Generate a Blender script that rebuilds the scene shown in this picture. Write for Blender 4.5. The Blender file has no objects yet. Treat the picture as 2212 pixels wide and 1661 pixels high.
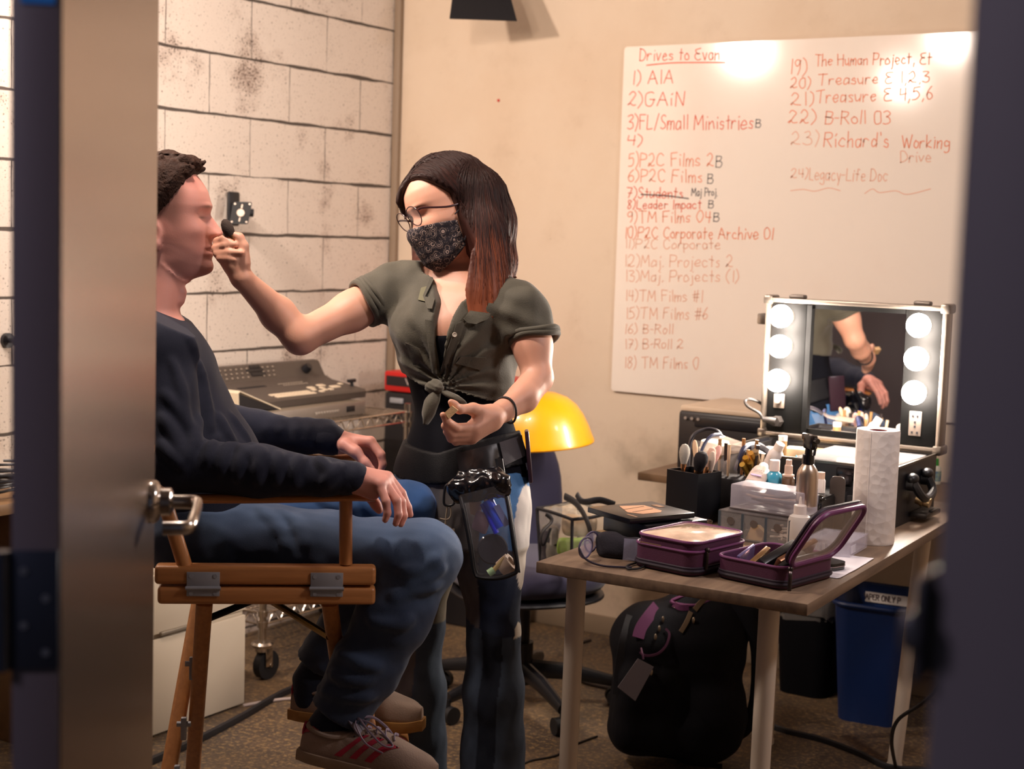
import bpy, bmesh, math, random
import numpy as np
from mathutils import Vector, Matrix
random.seed(7); np.random.seed(7)
S = bpy.context.scene
COL = S.collection
PI = math.pi
# ---------------------------------------------------------------- camera
F = 3236.0; CX, CY = 1106.0, 830.5           # pixels, frame 2212 x 1661
def _n(v):
    v = np.array(v, float); return v/np.linalg.norm(v)
_ey = _n((3170-CX, 573-CY, F)); _ex = -_n((-4029-CX, 340-CY, F))
_ex = _n(_ex-_ey*_ex.dot(_ey)); _ez = np.cross(_ex, _ey)
BAS = np.array([_ex, _ey, _ez])
CAM = np.array([3.55503, -4.71625, 1.44])
RT = BAS@np.array([1., 0, 0]); UP = BAS@np.array([0, -1., 0]); FW = BAS@np.array([0, 0, 1.])
def P(px, py, z):
    return CAM+BAS@np.array([(px-CX)/F, (py-CY)/F, 1.0])*z
def PZ(px, py, h):
    r = BAS@np.array([(px-CX)/F, (py-CY)/F, 1.0]); return CAM+r*((h-CAM[2])/r[2])
def PY(px, py, y):
    r = BAS@np.array([(px-CX)/F, (py-CY)/F, 1.0]); return CAM+r*((y-CAM[1])/r[1])
def PX(px, py, x):
    r = BAS@np.array([(px-CX)/F, (py-CY)/F, 1.0]); return CAM+r*((x-CAM[0])/r[0])
cam = bpy.data.cameras.new('camera'); camo = bpy.data.objects.new('camera', cam); COL.objects.link(camo)
cam.sensor_width = 36; cam.sensor_fit = 'HORIZONTAL'; cam.lens = F/2212*36; cam.clip_start = .05
cam.dof.use_dof = True; cam.dof.focus_distance = 3.3; cam.dof.aperture_fstop = 4.0
camo.matrix_world = Matrix(((RT[0], UP[0], -FW[0], CAM[0]), (RT[1], UP[1], -FW[1], CAM[1]),
                            (RT[2], UP[2], -FW[2], CAM[2]), (0, 0, 0, 1)))
S.camera = camo
# ---------------------------------------------------------------- world, lamps of the room, exposure
w = bpy.data.worlds.new('world'); S.world = w; w.use_nodes = True
bg = w.node_tree.nodes['Background']; bg.inputs[0].default_value = (.40, .42, .55, 1); bg.inputs[1].default_value = .09
S.view_settings.view_transform = 'Standard'; S.view_settings.look = 'None'
S.view_settings.gamma = 1; S.view_settings.use_curve_mapping = False; S.view_settings.exposure = -0.07
def area(name, loc, target, power, size, col):
    l = bpy.data.lights.new(name, 'AREA'); l.energy = power; l.shape = 'DISK'; l.size = size; l.color = col
    o = bpy.data.objects.new(name, l); COL.objects.link(o); o.location = loc
    d = Vector(target)-Vector(loc); o.rotation_euler = d.to_track_quat('-Z', 'Y').to_euler(); return o
area('studio_lamp_light', (.36, -2.5, 2.42), (.5, -.2, 1.3), 38, .14, (1, .82, .705))
area('ceiling_lamp_light', (1.41, -2.5, 2.42), (1.5, -.6, .9), 19, .14, (1, .82, .705))
area('ceiling_lamp_light', (1.18, -2.5, 2.24), (1.2, -.2, 1.4), 9, .2, (1, .82, .705))
area('cool_lamp_light', (3.6, -1.75, 2.38), (1.4, -2.1, 1.2), 17, .3, (1, .90, .92))
area('corridor_fill_light', (2.1, -5.6, 2.5), (1.9, -3., 1.0), 13, .5, (.95, .80, 1.0))  # added soft fill from the corridor side, not a fixture of the building
# ---------------------------------------------------------------- organic surfaces: blended distance fields meshed by surface nets
class SDF:
    def __init__(s): s.it = []
    def add(s, fn, lo, hi, k=.01, sub=False): s.it.append((fn, np.array(lo, float), np.array(hi, float), k, sub)); return s
    def cone(s, a, b, ra, rb, k=.012, sub=False, flat=None, fdir=None):
        """tapered capsule a->b; flat<1 squeezes it along fdir"""
        a = np.array(a, float); b = np.array(b, float); r = max(ra, rb); n = None if fdir is None else _n(fdir)
        def fn(p, a=a, b=b, ra=ra, rb=rb, n=n):
            ba = b-a; h = np.clip(((p-a)@ba)/max(ba@ba, 1e-12), 0, 1); q = p-a-h[:, None]*ba
            if n is not None:
                t = q@n; q = q+n*(t*(1/flat-1))[:, None]
            d = np.linalg.norm(q, axis=1)-(ra+(rb-ra)*h)
            return d if n is None else d*min(1., (1+flat)/2)
        return s.add(fn, np.minimum(a, b)-r, np.maximum(a, b)+r, k, sub)
    def chain(s, pts, rs, k=.012, flat=None, fdir=None):
        for i in range(len(pts)-1): s.cone(pts[i], pts[i+1], rs[i], rs[i+1], k, flat=flat, fdir=fdir)
        return s
    def ell(s, c, r, R=None, k=.012, sub=False):
        c = np.array(c, float); r = np.array([r]*3 if np.isscalar(r) else r, float); R = np.eye(3) if R is None else np.asarray(R)
        m = min(r)
        def fn(p, c=c, r=r, R=R):
            q = ((p-c)@R)/r; l = np.linalg.norm(q, axis=1); g = np.linalg.norm(q/r, axis=1); return l*(l-1)/np.maximum(g, 1e-9)
        e = np.abs(R)@r
        return s.add(fn, c-e, c+e, k, sub)
    def box(s, c, h, R=None, rad=.01, k=.012, sub=False):
        c = np.array(c, float); h = np.array(h, float); R = np.eye(3) if R is None else np.asarray(R)
        def fn(p):
            q = np.abs((p-c)@R)-(h-rad); return np.linalg.norm(np.maximum(q, 0), axis=1)+np.minimum(q.max(1), 0)-rad
        e = np.abs(R)@h
        return s.add(fn, c-e, c+e, k, sub)
    def loft(s, C, U, W, k=.015, sub=False, n=2.0):
        """vertical stack of ellipses: C centres (z rising), U, W half-axis vectors (horizontal)"""
        C = np.array(C, float); U = np.array(U, float); W = np.array(W, float); z = C[:, 2]
        zz = np.linspace(z[0], z[-1], 80)
        def cr(A):
            o = np.empty((80, A.shape[1])); d = np.gradient(A, z, axis=0)
            i = np.clip(np.searchsorted(z, zz)-1, 0, len(z)-2); h = (z[i+1]-z[i]); t = ((zz-z[i])/h)[:, None]; h = h[:, None]
            return (2*t**3-3*t**2+1)*A[i]+(t**3-2*t**2+t)*h*d[i]+(-2*t**3+3*t**2)*A[i+1]+(t**3-t**2)*h*d[i+1]
        Cc, Uc, Wc = cr(C), cr(U), cr(W); lu = np.linalg.norm(Uc, axis=1); lw = np.linalg.norm(Wc, axis=1)
        mx = max(lu.max(), lw.max())
        def fn(p):
            q = np.clip(p[:, 2], z[0], z[-1]); I = lambda A: np.stack([np.interp(q, zz, A[:, j]) for j in range(A.shape[1])], 1)
            c = I(Cc); u = I(Uc); w_ = I(Wc); d = p[:, :2]-c[:, :2]
            a = np.linalg.norm(u, axis=1); b = np.linalg.norm(w_, axis=1)
            x = (d*u[:, :2]).sum(1)/a**2; y = (d*w_[:, :2]).sum(1)/b**2
            rho = (np.abs(x)**n+np.abs(y)**n)**(1/n); lat = (rho-1)*np.minimum(a, b)
            dz = np.maximum(z[0]-p[:, 2], p[:, 2]-z[-1]); return np.where(dz > 0, np.sqrt(np.maximum(lat, 0)**2+dz**2)+np.minimum(lat, 0)*0, np.maximum(lat, dz))
        return s.add(fn, (C.min(0)-[mx, mx, 0]), (C.max(0)+[mx, mx, 0]), k, sub)
    def ev(s, p, items=None):
        f = np.full(len(p), .06)
        for fn, lo, hi, k, sub in (s.it if items is None else items):
            d = fn(p)
            if sub: d = -d; h = np.clip(.5+.5*(d-f)/k, 0, 1); f = f*(1-h)+d*h+k*h*(1-h)
            else: h = np.clip(.5+.5*(f-d)/k, 0, 1); f = f*(1-h)+d*h-k*h*(1-h)
        return f
    def mesh(s, h, N=14, post=None, pad=.03, relax=1):
        lo = np.min([i[1] for i in s.it if not i[4]], axis=0)-pad; hi = np.max([i[2] for i in s.it if not i[4]], axis=0)+pad
        nb = np.ceil((hi-lo)/(h*N)).astype(int); B = h*N; GY = nb[1]*N+2; GZ = nb[2]*N+2
        bi = np.stack(np.meshgrid(*[np.arange(n) for n in nb], indexing='ij'), -1).reshape(-1, 3)
        cen = lo+(bi+.5)*B; mrg = B*.87+.03
        los = np.array([i[1]-i[3]-.02 for i in s.it]); his = np.array([i[2]+i[3]+.02 for i in s.it])
        g = np.stack(np.meshgrid(*[np.arange(N+1)]*3, indexing='ij'), -1).reshape(-1, 3)
        ids, vts, qds = [], [], []
        cor = np.array([(a, b, c) for a in (0, 1) for b in (0, 1) for c in (0, 1)])
        edg = [(i, j) for i in range(8) for j in range(i+1, 8) if np.abs(cor[i]-cor[j]).sum() == 1]
        for b, c in zip(bi, cen):
            act = np.all((los < c+B/2) & (his > c-B/2), axis=1)
            if not act.any(): continue
            its = [s.it[i] for i in np.nonzero(act)[0]]
            f0 = s.ev(c[None], its)[0]
            if abs(f0) > mrg: continue
            o = b*N; p = lo+(o+g)*h; f = s.ev(p, its)
            if post is not None: f = post(p, f)
            f = f.reshape((N+1,)*3); sg = f < 0
            if sg.all() or not sg.any(): continue
            cv = np.stack([f[a:a+N, b_:b_+N, c_:c_+N] for a, b_, c_ in cor], -1); cs = cv < 0
            m = cs.any(-1) & ~cs.all(-1); ci = np.argwhere(m); cf = cv[m]
            acc = np.zeros((len(ci), 3)); cnt = np.zeros(len(ci))
            for i, j in edg:
                x = (cf[:, i] < 0) != (cf[:, j] < 0); t = np.where(x, cf[:, i]/np.where(x, cf[:, i]-cf[:, j], 1), 0)
                acc += np.where(x[:, None], cor[i]+(cor[j]-cor[i])*t[:, None], 0); cnt += x
            gi = ci+o; ids.append((gi[:, 0]*GY+gi[:, 1])*GZ+gi[:, 2]); vts.append(lo+(gi+acc/cnt[:, None])*h)
            for ax in range(3):
                a0 = sg[:N, :N, :N]; a1 = [sg[1:, :N, :N], sg[:N, 1:, :N], sg[:N, :N, 1:]][ax]
                e = np.argwhere(a0 != a1)
                if not len(e): continue
                flip = a0[e[:, 0], e[:, 1], e[:, 2]]; e = e+o; u, v = [(1, 2), (2, 0), (0, 1)][ax]
                q = []
                for du, dv in ((1, 1), (0, 1), (0, 0), (1, 0)):
                    r = e.copy(); r[:, u] -= du; r[:, v] -= dv; q.append(np.where((r < 0).any(1), -1, (r[:, 0]*GY+r[:, 1])*GZ+r[:, 2]))
                q = np.stack(q, 1); q[~flip] = q[~flip][:, ::-1]; qds.append(q)
        ids = np.concatenate(ids); V = np.concatenate(vts); o = np.argsort(ids); ids = ids[o]; V = V[o]; Q = np.concatenate(qds)
        ix = np.clip(np.searchsorted(ids, Q), 0, len(ids)-1); ok = (ids[ix] == Q).all(1); Fc = ix[ok]
        for _ in range(relax):
            A = np.zeros_like(V); n = np.zeros(len(V))
            for i in range(4):
                a = Fc[:, i]; b = Fc[:, (i+1) % 4]; np.add.at(A, a, V[b]); np.add.at(n, a, 1)
            V = V*.5+.5*np.where(n[:, None] > 0, A/np.maximum(n, 1)[:, None], V)
        mb = MB(); mb.v = [V]; mb.n = len(V); mb.f = Fc.tolist(); mb.m = [0]*len(Fc); return mb
def wob(p, f, seed=0):
    """smooth pseudo noise, -1..1"""
    rs = np.random.RandomState(seed); o = np.zeros(len(p))
    for i in range(6):
        d = rs.normal(size=3); d /= np.linalg.norm(d); o += np.sin(p@d*f*rs.uniform(.6, 1.5)*2*PI+rs.uniform(0, 6.28))
    return o/3.2
# ---------------------------------------------------------------- helpers: colour, materials
def lin(c):
    if isinstance(c, str):
        c = c.lstrip('#'); c = [int(c[i:i+2], 16)/255 for i in (0, 2, 4)]
    return tuple(((x/12.92) if x <= .04045 else ((x+.055)/1.055)**2.4) for x in c[:3])
_mats = {}
def M(name, col='808080', rough=.5, metal=0., bump=None, var=None, trans=0., alpha=1., coat=0., sheen=0., emit=0., ior=None, attr=False, spec=None, stretch=None):
    """principled surface; bump=(scale,strength), var=(scale,amount,colour2)"""
    if name in _mats: return _mats[name]
    m = bpy.data.materials.new(name); m.use_nodes = True; _mats[name] = m
    nt = m.node_tree; N = nt.nodes; L = nt.links; b = N['Principled BSDF']
    c = lin(col)
    b.inputs['Base Color'].default_value = (*c, 1); b.inputs['Roughness'].default_value = rough
    b.inputs['Metallic'].default_value = metal; b.inputs['Alpha'].default_value = alpha
    b.inputs['Transmission Weight'].default_value = trans; b.inputs['Coat Weight'].default_value = coat
    if ior: b.inputs['IOR'].default_value = ior
    if spec is not None: b.inputs['Specular IOR Level'].default_value = spec
    if sheen: b.inputs['Sheen Weight'].default_value = sheen
    if emit:
        b.inputs['Emission Color'].default_value = (*c, 1); b.inputs['Emission Strength'].default_value = emit
    tc = N.new('ShaderNodeTexCoord'); src = tc.outputs['Object']
    if stretch:
        mp = N.new('ShaderNodeMapping'); mp.inputs['Scale'].default_value = stretch; L.new(src, mp.inputs[0]); src = mp.outputs[0]
    last = None
    if attr:
        a = N.new('ShaderNodeAttribute'); a.attribute_name = 'Col'; last = a.outputs['Color']
    if var:
        n = N.new('ShaderNodeTexNoise'); n.inputs['Scale'].default_value = var[0]; n.inputs['Detail'].default_value = 6
        L.new(src, n.inputs['Vector'])
        rp = N.new('ShaderNodeValToRGB'); rp.color_ramp.elements[0].position = .35; rp.color_ramp.elements[1].position = .68
        mx = N.new('ShaderNodeMix'); mx.data_type = 'RGBA'
        L.new(n.outputs['Fac'], rp.inputs[0])
        rp.color_ramp.elements[0].color = (0, 0, 0, 1); rp.color_ramp.elements[1].color = (var[1],)*3+(1,)
        L.new(rp.outputs[0], mx.inputs['Factor'])
        if last: L.new(last, mx.inputs['A'])
        else: mx.inputs['A'].default_value = (*c, 1)
        mx.inputs['B'].default_value = (*lin(var[2]), 1); last = mx.outputs['Result']
    if last: L.new(last, b.inputs['Base Color'])
    if bump:
        n = N.new('ShaderNodeTexNoise'); n.inputs['Scale'].default_value = bump[0]; n.inputs['Detail'].default_value = 4
        L.new(src, n.inputs['Vector'])
        bp = N.new('ShaderNodeBump'); bp.inputs['Strength'].default_value = bump[1]; bp.inputs['Distance'].default_value = .002 if len(bump) < 3 else bump[2]
        L.new(n.outputs['Fac'], bp.inputs['Height']); L.new(bp.outputs[0], b.inputs['Normal'])
    return m
# ---------------------------------------------------------------- helpers: mesh building
def rotz(a): return np.array([[math.cos(a), -math.sin(a), 0], [math.sin(a), math.cos(a), 0], [0, 0, 1]])
def frame(zdir, xhint=(1, 0, 0)):
    z = _n(zdir); x = np.array(xhint, float); x = x-z*x.dot(z)
    if np.linalg.norm(x) < 1e-4: x = np.array([0, 1., 0])-z*z[1]
    x = _n(x); return np.array([x, np.cross(z, x), z]).T
def rpoly(w, d, r, n=5):
    pts = []
    for cx, cy, a0 in ((w/2-r, d/2-r, 0), (-w/2+r, d/2-r, PI/2), (-w/2+r, -d/2+r, PI), (w/2-r, -d/2+r, 1.5*PI)):
        for i in range(n+1):
            a = a0+PI/2*i/n; pts.append((cx+r*math.cos(a), cy+r*math.sin(a)))
    return pts
def smoothline(pts, n=8, closed=False):
    p = np.array(pts, float); k = len(p); out = []
    for i in range(k if closed else k-1):
        if closed: a, b, c, d = p[(i-1) % k], p[i], p[(i+1) % k], p[(i+2) % k]
        else: a, b, c, d = p[max(i-1, 0)], p[i], p[i+1], p[min(i+2, k-1)]
        for j in range(n):
            t = j/n
            out.append(.5*((2*b)+(-a+c)*t+(2*a-5*b+4*c-d)*t*t+(-a+3*b-3*c+d)*t**3))
    if not closed: out.append(p[-1])
    return np.array(out)
WMAT = {}
class MB:
    def __init__(s): s.v = []; s.f = []; s.m = []; s.n = 0
    def add(s, vs, fs, mi=0):
        s.v.append(np.asarray(vs, float).reshape(-1, 3)); o = s.n; s.n += len(s.v[-1])
        for f in fs: s.f.append([int(i)+o for i in f]); s.m.append(mi)
        return s
    def box(s, c, size, rot=None, bevel=0, mi=0, taper=1.0, seg=2):
        bm = bmesh.new(); bmesh.ops.create_cube(bm, size=1)
        for v in bm.verts:
            k = taper if v.co.z < 0 else 1.0
            v.co = (v.co.x*size[0]*k, v.co.y*size[1]*k, v.co.z*size[2])
        if bevel: bmesh.ops.bevel(bm, geom=bm.edges[:]+bm.verts[:], offset=bevel, segments=seg, profile=.5, affect='EDGES', clamp_overlap=True)
        bm.verts.index_update()
        vs = np.array([v.co[:] for v in bm.verts]); fs = [[v.index for v in f.verts] for f in bm.faces]; bm.free()
        if rot is not None: vs = vs@np.asarray(rot).T
        return s.add(vs+np.array(c, float), fs, mi)
    def tube(s, pts, r, seg=8, closed=False, mi=0, flat=1.0, hint=(0, 0, 1)):
        p = np.array(pts, float); k = len(p); rr = np.full(k, r) if np.isscalar(r) else np.interp(np.linspace(0, 1, k), np.linspace(0, 1, len(r)), r)
        t = np.gradient(p, axis=0)
        if closed: t = np.roll(p, -1, 0)-np.roll(p, 1, 0)
        t /= np.maximum(np.linalg.norm(t, axis=1), 1e-9)[:, None]
        x = np.array(hint, float); x = x-t[0]*x.dot(t[0])
        if np.linalg.norm(x) < 1e-3: x = np.array([1., .3, 0]); x = x-t[0]*x.dot(t[0])
        x = _n(x); vs = []
        for i in range(k):
            x = x-t[i]*x.dot(t[i]); x = x/max(np.linalg.norm(x), 1e-9); y = np.cross(t[i], x)
            for j in range(seg):
                a = 2*PI*j/seg; vs.append(p[i]+rr[i]*(x*math.cos(a)+y*math.sin(a)*flat))
        fs = []
        for i in range(k if closed else k-1):
            for j in range(seg):
                a = i*seg+j; b = i*seg+(j+1) % seg; i2 = (i+1) % k
                fs.append((a, b, i2*seg+(j+1) % seg, i2*seg+j))
        if not closed:
            fs.append(list(range(seg))[::-1]); fs.append([(k-1)*seg+j for j in range(seg)])
        return s.add(vs, fs, mi)
    def cyl(s, a, b, r, r2=None, seg=24, mi=0):
        a = np.array(a, float); b = np.array(b, float); f = frame(b-a); r2 = r if r2 is None else r2
        vs = []
        for c, q in ((a, r), (b, r2)):
            for j in range(seg):
                t = 2*PI*j/seg; vs.append(c+f[:, 0]*q*math.cos(t)+f[:, 1]*q*math.sin(t))
        fs = [(j, (j+1) % seg, seg+(j+1) % seg, seg+j) for j in range(seg)]
        fs += [list(range(seg))[::-1], list(range(seg, 2*seg))]
        return s.add(vs, fs, mi)
    def lathe(s, prof, o=(0, 0, 0), seg=32, fr=None, mi=0, sx=1., sy=1.):
        vs = []
        for r, z in prof:
            for j in range(seg):
                t = 2*PI*j/seg; vs.append((r*math.cos(t)*sx, r*math.sin(t)*sy, z))
        k = len(prof); fs = []
        for i in range(k-1):
            for j in range(seg):
                fs.append((i*seg+j, i*seg+(j+1) % seg, (i+1)*seg+(j+1) % seg, (i+1)*seg+j))
        if prof[0][0] > 1e-6: fs.append(list(range(seg))[::-1])
        if prof[-1][0] > 1e-6: fs.append([(k-1)*seg+j for j in range(seg)])
        vs = np.array(vs)
        if fr is not None: vs = vs@np.asarray(fr).T
        return s.add(vs+np.array(o, float), fs, mi)
    def ball(s, c, r, rot=None, mi=0, seg=20, rings=12):
        r = np.array([r]*3 if np.isscalar(r) else r, float)
        bm = bmesh.new(); bmesh.ops.create_uvsphere(bm, u_segments=seg, v_segments=rings, radius=1); bm.verts.index_update()
        vs = np.array([v.co[:] for v in bm.verts])*r; fs = [[v.index for v in f.verts] for f in bm.faces]; bm.free()
        if rot is not None: vs = vs@np.asarray(rot).T
        return s.add(vs+np.array(c, float), fs, mi)
    def prism(s, poly, z0, z1, o=(0, 0, 0), fr=None, mi=0, s1=1.0):
        k = len(poly); p = np.array(poly, float)
        vs = np.vstack([np.c_[p, np.full(k, z0)], np.c_[p*s1, np.full(k, z1)]])
        fs = [(i, (i+1) % k, k+(i+1) % k, k+i) for i in range(k)]+[list(range(k))[::-1], list(range(k, 2*k))]
        if fr is not None: vs = vs@np.asarray(fr).T
        return s.add(vs+np.array(o, float), fs, mi)
    def shell(s, poly, h, t, o=(0, 0, 0), fr=None, mi=0, s1=1.0, floor=None):
        """open-topped tray: outer poly, wall thickness t"""
        k = len(poly); p = np.array(poly, float); c = p.mean(0); ext = np.abs(p-c).max(0); q = c+(p-c)*(1-t/ext)
        fl = t if floor is None else floor
        vs = np.vstack([np.c_[p, np.zeros(k)], np.c_[c+(p-c)*s1, np.full(k, h)], np.c_[c+(q-c)*s1, np.full(k, h)], np.c_[q, np.full(k, fl)]])
        fs = [list(range(k))[::-1], list(range(3*k, 4*k))]
        for L in range(3):
            fs += [(L*k+i, L*k+(i+1) % k, (L+1)*k+(i+1) % k, (L+1)*k+i) for i in range(k)]
        if fr is not None: vs = vs@np.asarray(fr).T
        return s.add(vs+np.array(o, float), fs, mi)
    def loft(s, rings, mi=0, cap=True, closed=True):
        k = len(rings[0]); n = len(rings); vs = np.vstack(rings); fs = []
        for i in range(n-1):
            for j in range(k if closed else k-1):
                fs.append((i*k+j, i*k+(j+1) % k, (i+1)*k+(j+1) % k, (i+1)*k+j))
        if cap and closed: fs += [list(range(k))[::-1], [(n-1)*k+j for j in range(k)]]
        return s.add(vs, fs, mi)
    def sheet(s, grid, t=0.0, mi=0):
        g = np.array(grid, float); a, b = g.shape[:2]; ix = np.arange(a*b).reshape(a, b)
        fs = [(ix[i, j], ix[i+1, j], ix[i+1, j+1], ix[i, j+1]) for i in range(a-1) for j in range(b-1)]
        if not t: return s.add(g.reshape(-1, 3), fs, mi)
        du = np.gradient(g, axis=0); dv = np.gradient(g, axis=1); nn = np.cross(du, dv); nn /= np.maximum(np.linalg.norm(nn, axis=2), 1e-12)[..., None]
        g2 = g+nn*t; o = a*b
        fs += [(q[0]+o, q[3]+o, q[2]+o, q[1]+o) for q in fs]
        bd = list(ix[0, :])+list(ix[1:, -1])+list(ix[-1, -2::-1])+list(ix[-2:0:-1, 0])
        for i in range(len(bd)):
            p, q = bd[i], bd[(i+1) % len(bd)]; fs.append((p, q, q+o, p+o))
        return s.add(np.vstack([g.reshape(-1, 3), g2.reshape(-1, 3)]), fs, mi)
    def build(s, name, mat, parent=None, world=False, smooth=35, cols=None):
        me = bpy.data.meshes.new(name); V = np.vstack(s.v) if s.v else np.zeros((0, 3))
        if world and parent is not None:
            iv = np.array(WMAT[parent].inverted()); V = V@iv[:3, :3].T+iv[:3, 3]
        me.from_pydata(V.tolist(), [], s.f); ms = mat if isinstance(mat, (list, tuple)) else [mat]
        for m in ms: me.materials.append(m)
        if len(ms) > 1: me.polygons.foreach_set('material_index', s.m)
        bm = bmesh.new(); bm.from_mesh(me); bmesh.ops.recalc_face_normals(bm, faces=bm.faces[:]); bm.to_mesh(me); bm.free()
        if cols is not None:
            a = me.color_attributes.new('Col', 'FLOAT_COLOR', 'POINT'); c = np.c_[np.asarray(cols, float), np.ones(len(cols))]
            a.data.foreach_set('color', c.ravel())
        if smooth: 
            me.shade_smooth()
            if smooth < 180: me.set_sharp_from_angle(angle=math.radians(smooth))
        o = bpy.data.objects.new(name, me); COL.objects.link(o)
        if parent is not None: o.parent = parent; WMAT[o] = WMAT[parent]
        else: WMAT[o] = Matrix.Identity(4)
        return o
def thing(name, label, cat, loc=(0, 0, 0), rz=0., group=None, rot=None):
    o = bpy.data.objects.new(name, None); COL.objects.link(o); o.empty_display_size = .05
    o.location = [float(q) for q in loc]
    if rot is not None: o.rotation_euler = Matrix(np.asarray(rot).tolist()).to_euler()
    else: o.rotation_euler = (0, 0, rz)
    WMAT[o] = Matrix.Translation(Vector([float(q) for q in loc]))@(Matrix(np.asarray(rot).tolist()).to_4x4() if rot is not None else Matrix.Rotation(rz, 4, 'Z'))
    return tag(o, label, cat, group)
def tag(o, label, cat, group=None):
    o['label'] = label; o['category'] = cat
    if group: o['group'] = group
    return o
def struct(o, label=None, cat=None):
    o['kind'] = 'structure'
    if label: o['label'] = label
    if cat: o['category'] = cat
    return o
def dup(root, loc, rz=0., label=None, rot=None):
    r = root.copy(); COL.objects.link(r); r.location = [float(q) for q in loc]; r.rotation_euler = (0, 0, rz)
    if rot is not None: r.rotation_euler = Matrix(np.asarray(rot).tolist()).to_euler()
    if label: r['label'] = label
    for ch in list(root.children):
        c = ch.copy(); COL.objects.link(c); c.parent = r
        for g in list(ch.children):
            d = g.copy(); COL.objects.link(d); d.parent = c
    return r
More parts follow.
